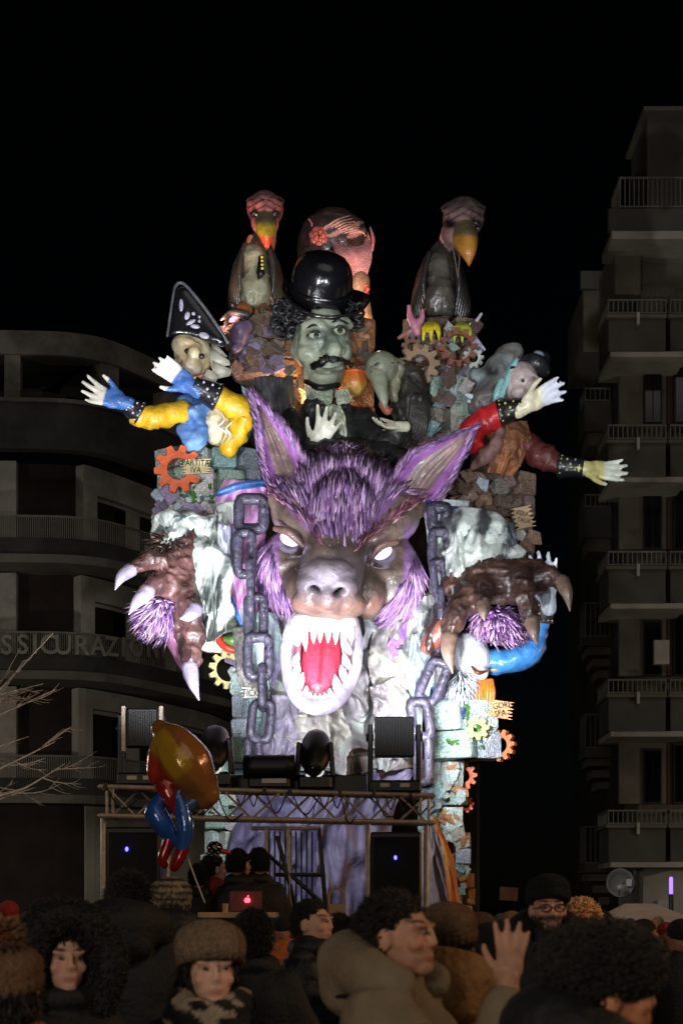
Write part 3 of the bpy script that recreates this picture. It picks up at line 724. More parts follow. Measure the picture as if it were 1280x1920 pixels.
# mouth
g = Sc(YW); g.e(606, 1240, 30, 66, 92, 36)
shape('throat', g, 'gloss', wolf, lap=0, col=(150, 18, 34))
g = Sc(YW); g.e(608, 1164, 96, 62, 22, 30); g.e(556, 1180, 82, 14, 34, 22); g.e(660, 1184, 80, 14, 34, 22)
shape('upper_gum', g, 'gloss', wolf, vox=.025, lap=3, col=(232, 214, 216))
g = Sc(YW)
g.t([(550, 1160, 70, 12), (540, 1200, 84, 13), (539, 1245, 96, 14), (548, 1290, 108, 15), (568, 1317, 116, 16), (594, 1326, 120, 16), (624, 1318, 116, 16), (650, 1290, 108, 15), (665, 1245, 96, 14), (667, 1200, 84, 13), (661, 1162, 70, 12)], n=80)
g.t([(560, 1190, 66, 8), (556, 1245, 80, 9), (564, 1285, 92, 10), (594, 1306, 102, 11), (632, 1290, 92, 10), (647, 1245, 80, 9), (648, 1190, 66, 8)], n=60)
def jawfn(x, y, d, co, n):
    r = np.hypot((x - 604) / 62, (y - 1235) / 84); return mixc(C(186, 130, 150), C(180, 170, 192), sst(.76, .92, r))
shape('lower_jaw', g, 'gloss', wolf, vox=.028, lap=4, fn=jawfn)
g = Sc(YW); g.t([(604, 1170, 46, 26), (604, 1215, 66, 35), (600, 1255, 86, 36), (596, 1285, 100, 24), (595, 1298, 104, 12)], flat=.55, up=(0, -1, 0), seg=20)
g2 = shape('tongue', g, 'gloss', wolf, vox=.022, lap=4, fn=lambda x, y, d, co, n: mixc(C(222, 66, 92), C(160, 24, 48), np.exp(-((x - 603 + (y - 1230) * .1) / 4.5) ** 2) * .9 + 0))
teeth = [(558, 1180, 40, 8, 0), (571, 1184, 46, 8, 2), (587, 1184, 28, 7, 1), (600, 1184, 26, 7, 0), (615, 1184, 26, 7, 0), (630, 1184, 30, 7, -1), (645, 1184, 48, 8, -3), (658, 1182, 40, 8, 0)]
for tx, ty, L, r, sl in [(a, b, c * .8, e * .9, f) for a, b, c, e, f in teeth]:
    g = Sc(YW); g.t([(tx, ty - 6, 100, r), (tx + sl * .4, ty + L * .5, 104, r * .8), (tx + sl, ty + L, 104, .8)], seg=10); part('upper_tooth', g.mesh(), M['teeth'], wolf)
for tx, ty, L, r, sl in [(553, 1240, 16, 7, 6), (554, 1262, 18, 8, 6), (560, 1284, 22, 8, 8), (572, 1303, 16, 6, 3), (582, 1310, 11, 5, 0), (591, 1312, 10, 5, 0), (600, 1312, 10, 5, 0), (609, 1311, 11, 5, 0), (620, 1306, 14, 6, -2), (634, 1292, 26, 9, -6), (646, 1268, 20, 8, -7), (651, 1244, 18, 8, -7), (654, 1218, 16, 7, -6)]:
    g = Sc(YW); g.t([(tx, ty + 4, 112, r), (tx + sl * .6, ty - L * .5, 124, r * .85), (tx + sl, ty - L, 126, 1.6)], seg=10); part('lower_tooth', g.mesh(), M['teeth'], wolf)
# robe on the chest and its lower folds
def robefn(x, y, d, co, n):
    t = fbm(co * 2.0, 31); c = mixc(C(116, 112, 114), C(154, 158, 154), sst(.35, .6, t))
    c = mixc(c, C(106, 92, 132), sst(.46, .62, fbm(co * 1.3, 44)) * .7); return mixc(c, C(176, 186, 182), sst(1220, 1140, y) * .8)
cloth('robe', YW, [(468, 1110, -30), (498, 1200, -20), (508, 1300, 0), (496, 1390, 10), (486, 1450, 10)], [(806, 1110, -30), (800, 1200, -25), (796, 1300, -10), (790, 1390, 0), (780, 1450, 0)], 50, wolf, 0, 0, amp=150, ax=3.3, ay=2.4, seed=12, nu=130, nv=130, wx=22, wy=26, fn=robefn)
cloth('robe_skirt', YW + .5, [(450, 1440, 0), (440, 1520, 0), (425, 1600, 0), (420, 1735, 0)], [(780, 1440, 0), (740, 1520, 0), (730, 1620, 0), (720, 1735, 0)], 40, wolf, (112, 104, 132), (84, 78, 110), amp=80, ax=4.5, ay=1.3, seed=22, nu=90, nv=50)
cloth('robe_tear', YW, [(716, 1215, 26), (722, 1235, 30), (734, 1250, 26)], [(764, 1160, 22), (758, 1205, 28), (742, 1250, 26)], 8, wolf, (126, 86, 156), (96, 60, 128), amp=8, seed=3, nu=16, nv=20)
for L, Rr, sd in (([(690, 1290, 40), (700, 1330, 48), (690, 1400, 44)], [(740, 1270, 36), (772, 1320, 40), (752, 1390, 34)], 5), ([(560, 1330, 56), (545, 1370, 60), (520, 1400, 50)], [(640, 1330, 60), (660, 1390, 56), (640, 1440, 44)], 6), ([(796, 1110, 0), (800, 1190, 16), (806, 1290, 10)], [(850, 1120, -10), (842, 1200, 4), (836, 1300, 0)], 11), ([(436, 1180, 0), (440, 1230, 10), (446, 1290, 6)], [(500, 1160, 0), (498, 1230, 6), (496, 1300, 0)], 12), ([(700, 1180, 14), (690, 1240, 30), (700, 1300, 30)], [(790, 1150, 0), (790, 1230, 12), (780, 1300, 10)], 8)):
    cloth('robe_flap', YW, L, Rr, 18, wolf, (150, 146, 138), (112, 106, 108), amp=50, ax=2.4, ay=2.4, seed=sd, nu=34, nv=34, rag=14)
# shoulders: pink striped fur panel left, pale panel right, with blue piping
def pinkfn(x, y, d, co, n):
    st = np.sin((x + .55 * y) / 3.3 + 3 * fbm(co * 2, 4)); return mixc(C(196, 128, 184), C(232, 186, 224), sst(-.3, .8, st))
cloth('shoulder_panel', YW, [(420, 900, -20), (402, 960, -10), (420, 1080, -5), (452, 1180, -15)], [(500, 900, -30), (500, 980, -25), (490, 1090, -20), (478, 1185, -25)], 20, wolf, 0, 0, amp=12, ax=3, ay=2, seed=9, fn=pinkfn, nu=30, nv=50)
cloth('shoulder_panel', YW, [(792, 930, -30), (800, 1000, -25), (806, 1070, -20), (800, 1130, -25)], [(880, 940, -20), (868, 1010, -10), (850, 1090, -10), (846, 1130, -15)], 16, wolf, (206, 222, 216), (160, 176, 180), amp=14, seed=14, nu=30, nv=50)
tubepart('piping', s, [(412, 925, -8, 9), (450, 912, -4, 13), (500, 905, -10, 10)], 'gloss', wolf, (52, 110, 190), flat=.6)
tubepart('piping', s, [(404, 1060, -6, 5), (424, 1110, -2, 6), (455, 1172, -6, 5)], 'gloss', wolf, (40, 120, 190))
tubepart('piping', s, [(800, 940, -14, 10), (838, 955, -4, 13), (882, 958, -12, 10)], 'gloss', wolf, (50, 96, 190), flat=.6)
tubepart('piping', s, [(876, 975, -6, 3), (862, 1020, -2, 3), (852, 1085, -4, 3)], 'gloss', wolf, (20, 24, 60))
# torn sleeves
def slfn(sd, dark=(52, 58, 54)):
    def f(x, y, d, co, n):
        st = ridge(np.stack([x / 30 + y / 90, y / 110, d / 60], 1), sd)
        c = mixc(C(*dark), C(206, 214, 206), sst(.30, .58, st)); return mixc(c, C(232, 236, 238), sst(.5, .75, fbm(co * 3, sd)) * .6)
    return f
g = Sc(YW); g.e(372, 1000, 20, 66, 42, 46); g.e(388, 1075, 34, 40, 90, 46); g.e(400, 1140, 24, 26, 58, 34); g.e(324, 1000, 36, 34, 34, 36); g.e(430, 985, -20, 30, 40, 40)
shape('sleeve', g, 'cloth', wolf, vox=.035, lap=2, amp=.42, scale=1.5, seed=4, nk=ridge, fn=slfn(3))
for L, Rr, sd in (([(300, 990, 70), (295, 1030, 76), (300, 1060, 70)], [(362, 965, 66), (352, 1020, 84), (338, 1050, 80)], 1), ([(352, 985, 66), (345, 1060, 90), (362, 1120, 92)], [(410, 965, 50), (404, 1070, 84), (398, 1165, 80)], 2), ([(392, 1000, 50), (380, 1120, 86), (372, 1196, 80)], [(432, 1000, 20), (426, 1110, 50), (400, 1215, 60)], 3)):
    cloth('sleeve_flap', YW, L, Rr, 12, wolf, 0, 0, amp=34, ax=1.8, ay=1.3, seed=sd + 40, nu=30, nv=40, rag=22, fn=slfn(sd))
g = Sc(YW); g.e(890, 1010, 20, 62, 38, 46); g.e(930, 1040, 16, 30, 34, 34); g.e(862, 1060, 26, 34, 60, 40); g.e(880, 1080, 20, 40, 40, 34)
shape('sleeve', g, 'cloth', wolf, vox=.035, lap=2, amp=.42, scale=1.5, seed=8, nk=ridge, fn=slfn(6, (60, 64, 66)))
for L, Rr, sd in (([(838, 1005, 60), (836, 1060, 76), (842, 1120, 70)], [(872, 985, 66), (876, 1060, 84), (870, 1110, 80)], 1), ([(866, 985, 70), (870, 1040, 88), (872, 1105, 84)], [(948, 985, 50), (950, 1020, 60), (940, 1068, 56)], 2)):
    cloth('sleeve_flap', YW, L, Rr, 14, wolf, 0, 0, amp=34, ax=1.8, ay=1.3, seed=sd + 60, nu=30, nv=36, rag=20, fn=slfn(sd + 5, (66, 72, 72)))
for L, Rr, sd, c1, c2 in (([(286, 975, 40), (292, 1010, 56), (300, 1040, 50)], [(345, 950, 50), (350, 985, 66), (336, 1020, 66)], 1, (150, 176, 178), (96, 112, 116)), ([(404, 975, 40), (402, 1060, 62), (398, 1150, 60)], [(440, 985, 20), (440, 1070, 40), (424, 1170, 44)], 2, (206, 214, 222), (140, 130, 166)),
        ([(840, 1060, 60), (836, 1120, 70), (850, 1180, 60)], [(880, 1050, 60), (878, 1100, 74), (872, 1150, 70)], 3, (186, 206, 206), (110, 124, 130)), ([(900, 985, 60), (905, 1030, 70), (900, 1070, 66)], [(962, 980, 40), (968, 1020, 50), (956, 1066, 50)], 4, (160, 184, 186), (86, 92, 100)),
        ([(452, 1140, 10), (456, 1210, 26), (470, 1290, 26)], [(520, 1150, 10), (530, 1220, 30), (516, 1300, 30)], 5, (170, 190, 190), (128, 112, 150)), ([(770, 1190, 24), (760, 1260, 36), (764, 1320, 34)], [(812, 1180, 10), (820, 1250, 24), (810, 1310, 24)], 6, (166, 186, 190), (120, 104, 146)), ([(500, 1300, 30), (490, 1370, 44), (484, 1440, 40)], [(560, 1310, 46), (566, 1380, 54), (556, 1446, 48)], 7, (150, 142, 156), (108, 100, 118))):
    cloth('torn_drape', YW, L, Rr, 14, wolf, c1, c2, amp=44, ax=2.2, ay=1.5, seed=sd + 90, nu=30, nv=36, rag=24, wx=10)
# paws with claws
def pawfn(base, hi):
    def f(x, y, d, co, n): return mixc(mixc(C(*base), C(*hi), sst(.35, .62, fbm(co * 4, 5))), C(46, 28, 24), sst(.62, .8, ridge(co * 5, 6)) * .6)
    return f
g = Sc(YW)
g.t([(352, 1010, 50, 34), (338, 1060, 70, 42), (330, 1092, 84, 44)])
g.t([(318, 1058, 96, 24), (290, 1050, 112, 22), (268, 1056, 124, 17), (246, 1070, 132, 16)]); g.t([(322, 1100, 100, 26), (300, 1096, 122, 24), (284, 1104, 134, 19), (274, 1112, 140, 18)])
g.t([(346, 1105, 96, 32), (354, 1140, 108, 27), (360, 1165, 112, 22), (364, 1190, 118, 27), (360, 1215, 122, 21), (358, 1238, 126, 24), (356, 1256, 130, 18)])
g.t([(330, 1120, 70, 26), (336, 1170, 84, 18), (346, 1215, 92, 18), (354, 1250, 96, 12)]); g.t([(345, 1130, 108, 24), (362, 1134, 128, 20), (366, 1152, 134, 16)])
shape('paw', g, 'gloss', wolf, vox=.024, lap=3, amp=.07, scale=6, nk=ridge, shrink=.03, fn=pawfn((66, 44, 42), (108, 74, 70)))
for pts in ([(246, 1068, 132, 13), (228, 1082, 146, 10), (216, 1106, 150, 1)], [(278, 1110, 142, 14), (258, 1128, 152, 11), (242, 1152, 156, 1)], [(356, 1252, 132, 15), (362, 1280, 144, 11), (373, 1313, 146, 1)], [(366, 1144, 140, 14), (352, 1156, 152, 10), (338, 1160, 158, 1)], [(352, 1248, 98, 10), (352, 1268, 108, 8), (356, 1284, 110, 1)]):
    tubepart('claw', s, pts, 'gloss', wolf, (148, 138, 158))
g = Sc(YW); g.e(300, 1150, 70, 38, 36, 30); me = g.mesh(); tufts('paw_fur', g, me, lambda x, y, d, n: (n[:, 1] < .6) * 1., lambda x, y: ((x - 320) * .6, np.full(len(x), 30.)), wolf, 420, .26, .02, PURP + [(214, 196, 226)], .45)
g = Sc(YW); g.e(300, 1150, 70, 36, 34, 28); shape('paw_pad', g, 'gloss', wolf, lap=0, col=(120, 76, 140))
tubepart('forearm', s, [(320, 1175, 60, 24), (336, 1210, 60, 20), (350, 1245, 58, 16)], 'gloss', wolf, (150, 96, 128))
g = Sc(YW); g.e(312, 1045, 76, 34, 40, 26); me = g.mesh(); tufts('wrist_fur', g, me, lambda x, y, d, n: (n[:, 1] < .6) * 1., lambda x, y: ((x - 330) * .6, np.full(len(x), 26.)), wolf, 260, .22, .022, [(66, 48, 40), (96, 72, 60), (44, 32, 30)], .4)
g = Sc(YW)
g.t([(860, 1100, 60, 40), (910, 1092, 80, 46), (960, 1090, 84, 46), (1000, 1082, 76, 38)]); g.e(920, 1102, 86, 66, 34, 36)
g.t([(880, 1120, 100, 34), (858, 1146, 116, 28), (846, 1176, 122, 24), (842, 1200, 124, 15)]); g.t([(912, 1090, 110, 22), (908, 1112, 130, 20), (906, 1138, 138, 16)])
g.t([(972, 1080, 110, 26), (980, 1110, 128, 24), (992, 1145, 134, 21), (998, 1170, 136, 16)]); g.t([(1000, 1080, 90, 28), (1034, 1082, 104, 22), (1052, 1094, 112, 18)]); g.t([(835, 1160, 60, 24), (812, 1185, 60, 18), (802, 1215, 60, 14)])
shape('paw', g, 'gloss', wolf, vox=.024, lap=3, amp=.07, scale=6, nk=ridge, shrink=.03, fn=pawfn((48, 32, 29), (76, 52, 44)))
for pts in ([(842, 1196, 126, 16), (840, 1226, 136, 12), (848, 1262, 138, 1)], [(906, 1134, 140, 13), (906, 1150, 150, 9), (908, 1164, 152, 1)], [(997, 1166, 138, 15), (1001, 1186, 146, 10), (1006, 1208, 148, 1)], [(1052, 1092, 114, 15), (1062, 1112, 124, 11), (1068, 1146, 126, 1)]):
    tubepart('claw', s, pts, 'gloss', wolf, (104, 84, 72))
g = Sc(YW); g.e(934, 1172, 50, 54, 32, 30, (0, 18, 0)); me = g.mesh(); tufts('paw_fur', g, me, lambda x, y, d, n: (n[:, 1] < .6) * 1., lambda x, y: ((x - 930) * .5, np.full(len(x), 26.)), wolf, 420, .17, .016, PURP + [(120, 86, 100), (90, 60, 80)], .3)
g = Sc(YW); g.e(934, 1172, 50, 51, 29, 27, (0, 18, 0)); shape('paw_pad', g, 'gloss', wolf, lap=0, col=(120, 70, 140))
tubepart('paw_thumb', s, [(842, 1168, 60, 26), (818, 1190, 56, 22), (800, 1214, 52, 14)], 'gloss', wolf, (124, 66, 54))

# ------------------------------------------------------------------ chains
M['chain'] = material('violet black chain paint', (58, 53, 70), 0.5, 0.8, 14, 0.35, 8, coat=0.2)
def link(parent, sc, x0, x1, y0, y1, d, edge=0, r=9, tilt=0):
    """one chain link, rounded rectangle; edge=1 seen from its side"""
    g = Sc(sc.Y0); cx_, cy_ = (x0 + x1) / 2, (y0 + y1) / 2; hw = ((x1 - x0) / 2 - r) if not edge else 26; hh = (y1 - y0) / 2 - r; c = g.P(cx_, cy_, d); k = g.k
    pts = []; rr = min(hw, hh) * .75
    for a in np.linspace(0, 2 * math.pi, 41):
        ca, sa = math.cos(a), math.sin(a); p = 5.0
        u = hw * math.copysign(abs(ca) ** (2 / p), ca); v = hh * math.copysign(abs(sa) ** (2 / p), sa)
        ti = R(tilt); u2, v2 = (u * math.cos(ti) - v * math.sin(ti), u * math.sin(ti) + v * math.cos(ti)) if not edge else (0, v)
        yy = 0 if not edge else u
        pts.append((c.x + u2 * k, c.y + yy * k, c.z + v2 * k, r * k))
    g.tube(pts + pts[1:2], seg=6, n=88, caps=False)
    me = g.mesh(lap=0); bumpy(me, .03, 9, 3); part('link', me, M['chain'], parent)
ch = thing('chain', 'thick violet chain hanging left of the wolf\'s jaw', 'chain', tuple(W(475, 1410, 21)), 'painted chains beside the wolf')
for a in ((437, 505, 925, 1003, 40, 0, 11), (436, 482, 990, 1086, 56, 0, 10), (462, 479, 1046, 1162, 60, 1, 8), (455, 504, 1112, 1205, 62, 0, 10), (455, 514, 1186, 1278, 74, 0, 10, 0), (484, 500, 1244, 1334, 70, 1, 8), (463, 516, 1310, 1396, 70, 0, 9, -6), (456, 494, 1380, 1430, 66, 0, 9)):
    link(ch, s, *a)
ch = thing('chain', 'thick violet chain hanging right of the wolf\'s jaw behind its paw', 'chain', tuple(W(800, 1480, 21)), 'painted chains beside the wolf')
for a in ((798, 848, 940, 1002, 40, 0, 12), (800, 848, 988, 1072, 50, 0, 10), (806, 842, 1046, 1132, 56, 0, 8, 8), (816, 834, 1098, 1176, 50, 1, 8), (812, 846, 1160, 1246, 44, 0, 9), (786, 838, 1230, 1326, 64, 0, 10, -22), (764, 812, 1308, 1392, 70, 0, 9, 8), (774, 812, 1372, 1476, 68, 0, 9)):
    link(ch, s, *a)
# ------------------------------------------------------------------ man in a bowler hat
YM = 22.6
s = Sc(YM); man = thing('bowler_hat_man', 'grey-green bust of a moustached man in a shiny black bowler hat above the wolf', 'carnival figure', tuple(W(610, 850, YM)), None)
g = Sc(YM)
g.e(604, 640, 0, 55, 66, 62, (0, 6, 0)); g.e(606, 690, 6, 42, 36, 50); g.e(606, 708, 20, 28, 17, 34)
g.t([(618, 622, 48, 11), (622, 640, 62, 13), (626, 655, 72, 16)]); g.e(612, 658, 60, 11, 9, 12); g.e(638, 658, 58, 10, 9, 12)
g.t([(572, 612, 44, 9), (594, 606, 56, 10), (612, 618, 54, 7)]); g.t([(632, 608, 52, 7), (646, 602, 46, 9), (656, 610, 30, 8)])
g.e(578, 664, 34, 22, 18, 20); g.e(645, 660, 32, 16, 18, 18); g.t([(596, 694, 56, 5), (616, 697, 62, 6), (640, 690, 50, 5)]); g.e(604, 722, 0, 26, 22, 36)
g.e(553, 655, -10, 9, 20, 14); g.t([(600, 715, -6, 30), (604, 760, -6, 32)])
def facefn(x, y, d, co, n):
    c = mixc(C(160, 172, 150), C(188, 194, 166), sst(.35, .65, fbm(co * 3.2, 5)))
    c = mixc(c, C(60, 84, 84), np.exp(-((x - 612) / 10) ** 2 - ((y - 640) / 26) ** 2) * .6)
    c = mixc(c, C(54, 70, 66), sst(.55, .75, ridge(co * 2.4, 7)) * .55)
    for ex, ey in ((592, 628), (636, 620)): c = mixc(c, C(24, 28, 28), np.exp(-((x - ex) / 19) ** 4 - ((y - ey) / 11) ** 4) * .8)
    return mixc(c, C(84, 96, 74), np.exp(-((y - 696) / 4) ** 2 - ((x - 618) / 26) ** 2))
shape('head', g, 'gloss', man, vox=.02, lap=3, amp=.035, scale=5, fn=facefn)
for ex, ey, r in ((592, 629, 14), (636, 620, 12)):
    g = Sc(YM); g.e(ex, ey, 53, r, 7.5, 9, (0, 8, 0)); e = shape('eye', g, 'gloss', man, lap=0, col=(206, 214, 180))
    g = Sc(YM); g.e(ex + 1, ey - 1, 60, 5.5, 6, 3.5); shape('iris', g, 'gloss', e, lap=0, fn=lambda x, y, d, co, n: mixc(C(70, 82, 76), C(8, 8, 8), (np.hypot(x - ex - 1, y - ey + 1) < 3.0) * 1.))
    tubepart('eyelid', s, [(ex - r - 2, ey + 1, 52, 1.8), (ex, ey - 8, 62, 2.2), (ex + r + 2, ey, 52, 1.8)], 'gloss', man, (40, 46, 42))
    tubepart('eyebrow', s, [(ex - r - 6, ey - 12, 48, 1.6), (ex - 2, ey - 20, 61, 2.4), (ex + r + 4, ey - 13, 54, 1.6)], 'gloss', man, (24, 26, 24))
for pts in ([(620, 674, 72, 4.5), (602, 677, 66, 6), (586, 686, 50, 3)], [(624, 674, 72, 4.5), (642, 675, 64, 5.5), (656, 684, 42, 2.5)]):
    tubepart('moustache', s, pts, 'gloss', man, (18, 20, 20), amp=.1, scale=12)
# hat: tilted crown, crease and upturned brim
def hatgeo(lst, cx_, cy_, tilt, d=-6):
    g = Sc(YM); c = g.P(cx_, cy_, d); m = Euler((R(40), R(tilt), 0)).to_matrix(); n = 40; v = []; f = []
    for (r, z) in lst:
        for j in range(n):
            a = 2 * math.pi * j / n; curl = .0 if r < 62 else .10 * (abs(math.cos(a)) ** 2)
            v.append(c + m @ Vector((r * g.k * math.cos(a), r * g.k * 1.02 * math.sin(a), z * g.k + curl * (r - 60) / 18)))
    for i in range(len(lst) - 1):
        for j in range(n): f.append((i * n + j, i * n + (j + 1) % n, (i + 1) * n + (j + 1) % n, (i + 1) * n + j))
    f.append(tuple(range(n))); f.append(tuple(range((len(lst) - 1) * n, len(lst) * n))); g.add(v, f); return g
M['hat'] = material('black patent hat', (22, 22, 25), 0.2, 0.35, 5, 0.35, 2, coat=0.8)
part('hat_crown', hatgeo([(58, 0), (58.5, 14), (58, 28), (57, 42), (54, 56), (48, 68), (39, 77), (26, 83), (10, 86)], 600, 562, 9).mesh(), M['hat'], man)
part('hat_brim', hatgeo([(56, -4), (68, -6), (78, -2), (85, 6), (82, 9), (68, 2), (56, 3)], 608, 570, 12).mesh(), M['hat'], man)
part('hat_band', hatgeo([(60.5, 3), (61, 22), (60.2, 23), (60, 3)], 601, 562, 9).mesh(), M['hat'], man)
g = Sc(YM)
for i in range(95):
    t = rnd.random()
    if i < 60: x, y, d = rnd.uniform(512, 562), rnd.uniform(562, 634), rnd.uniform(-30, 20); x += max(0, y - 615) * .6
    elif i < 80: x, y, d = rnd.uniform(556, 606), rnd.uniform(584, 604), rnd.uniform(20, 44)
    else: x, y, d = rnd.uniform(654, 676), rnd.uniform(570, 612), rnd.uniform(-20, 12)
    r = rnd.uniform(6, 10); c = g.P(x, y, d); a0 = rnd.uniform(0, 6)
    pts = [(c.x + r * g.k * math.cos(a0 + a) * (1 - a / 16), c.y + a * .01 - .02, c.z + r * g.k * math.sin(a0 + a) * (1 - a / 16), 3.2 * g.k) for a in np.linspace(0, 7.5, 9)]
    g.tube(pts, seg=7, n=16)
shape('curls', g, 'gloss', man, lap=0, col=(40, 40, 42), kind='stuff')
cloth('jacket', YM, [(572, 750, 10), (552, 790, 20), (520, 850, 30), (515, 890, 30)], [(640, 745, 10), (668, 770, 10), (688, 830, 20), (695, 890, 20)], 26, man, (30, 31, 32), (46, 48, 48), amp=18, seed=51, nu=40, nv=40, mat='paint')
for L, Rr, sd in (([(592, 724, 26), (590, 742, 34), (604, 752, 36)], [(624, 730, 34), (622, 752, 44), (616, 764, 44)], 1), ([(628, 732, 34), (630, 750, 44), (634, 760, 40)], [(650, 726, 20), (660, 744, 26), (664, 752, 22)], 2), ([(612, 760, 42), (618, 780, 44), (636, 812, 46)], [(636, 758, 42), (648, 780, 46), (650, 820, 46)], 3)):
    cloth('collar' if sd < 3 else 'cravat', YM, L, Rr, 8, man, (196, 202, 176), (156, 168, 146), amp=12, seed=sd + 70, nu=20, nv=24, mat='gloss')
tubepart('choker', s, [(574, 716, 22, 5), (600, 727, 44, 6), (634, 722, 30, 5)], 'gloss', man, (18, 18, 18))
hand('hand', man, s, (592, 846, 64), (.36, -.72, .4), (.1, -.3, 1), 96, (236, 236, 216), curl=.3, spread=.5, thumb=-1)
hand('hand', man, s, (752, 800, 66), (-1, .08, .3), (.1, -.9, .5), 66, (206, 206, 180), curl=.5, spread=.2, thumb=1)
tubepart('sleeve', s, [(548, 790, 20, 24), (556, 826, 44, 26), (596, 846, 58, 20)], 'paint', man, (28, 28, 30), amp=.14, scale=3)
tubepart('sleeve', s, [(680, 790, 10, 24), (716, 830, 36, 24), (752, 806, 54, 18)], 'paint', man, (30, 30, 30), amp=.14, scale=3)

# crow on his arm
def bird(name, label, Y, base, headp, beak, col, body, wing, neck=None, pale=None, group=None):
    t = thing(name, label, 'carnival figure', tuple(W(*base, Y)), group); return t, Sc(Y)
crow, s = bird('crow_figure', 'hunched grey crow with closed eyes and drooping beak by the bowler hatted man', 22.4, (750, 830), 0, 0, 0, 0, 0)
def mottled(a, b, sd, sc_=3):
    return lambda x, y, d, co, n: mixc(C(*a), C(*b), sst(.36, .64, fbm(co * sc_, sd)))
g = Sc(22.4); g.e(715, 690, 30, 32, 31, 32); g.e(700, 682, 44, 14, 14, 14); g.t([(722, 690, 10, 26), (748, 705, -8, 28), (764, 730, -10, 30)]); g.t([(696, 690, 58, 4), (708, 700, 60, 4), (722, 694, 56, 4)])
shape('head', g, 'gloss', crow, vox=.022, lap=3, fn=mottled((126, 132, 112), (164, 166, 142), 4))
for ex in (708, 730):
    g = Sc(22.4); g.e(ex, 684, 55 if ex < 720 else 50, 9, 5, 6, (0, -30, 0)); shape('eyelid', g, 'gloss', crow, lap=0, col=(34, 36, 34))
tubepart('beak', s, [(710, 704, 50, 17), (714, 728, 62, 13), (720, 752, 66, 8), (722, 766, 64, 2)], 'gloss', crow, fn=mottled((150, 156, 132), (112, 122, 108), 6), flat=.8)
g = Sc(22.4); g.t([(760, 705, -10, 30), (772, 750, -8, 38), (770, 800, -4, 30), (764, 835, 0, 16)]); shape('body', g, 'paint', crow, vox=.03, lap=2, amp=.12, scale=5, nk=ridge, fn=mottled((40, 38, 34), (72, 68, 58), 8))
tubepart('ruff', s, [(746, 690, 20, 10), (742, 716, 26, 10), (738, 742, 28, 10)], 'gloss', crow, (140, 140, 116), amp=.1, scale=6)
tubepart('red_tongue', s, [(716, 758, 56, 7), (726, 770, 58, 8), (732, 768, 56, 4)], 'gloss', crow, (176, 96, 78))
g = Sc(22.4)
for i in range(9):
    x = 764 + i * 3.5; g.t([(x, 712 + i * 4, 22 - i, 9), (x + 6, 760 + i * 4, 24 - i, 10), (x - 2, 812 + i * 2, 18 - i, 3)], flat=.5)
shape('wing', g, 'paint', crow, lap=0, col=(46, 44, 40))

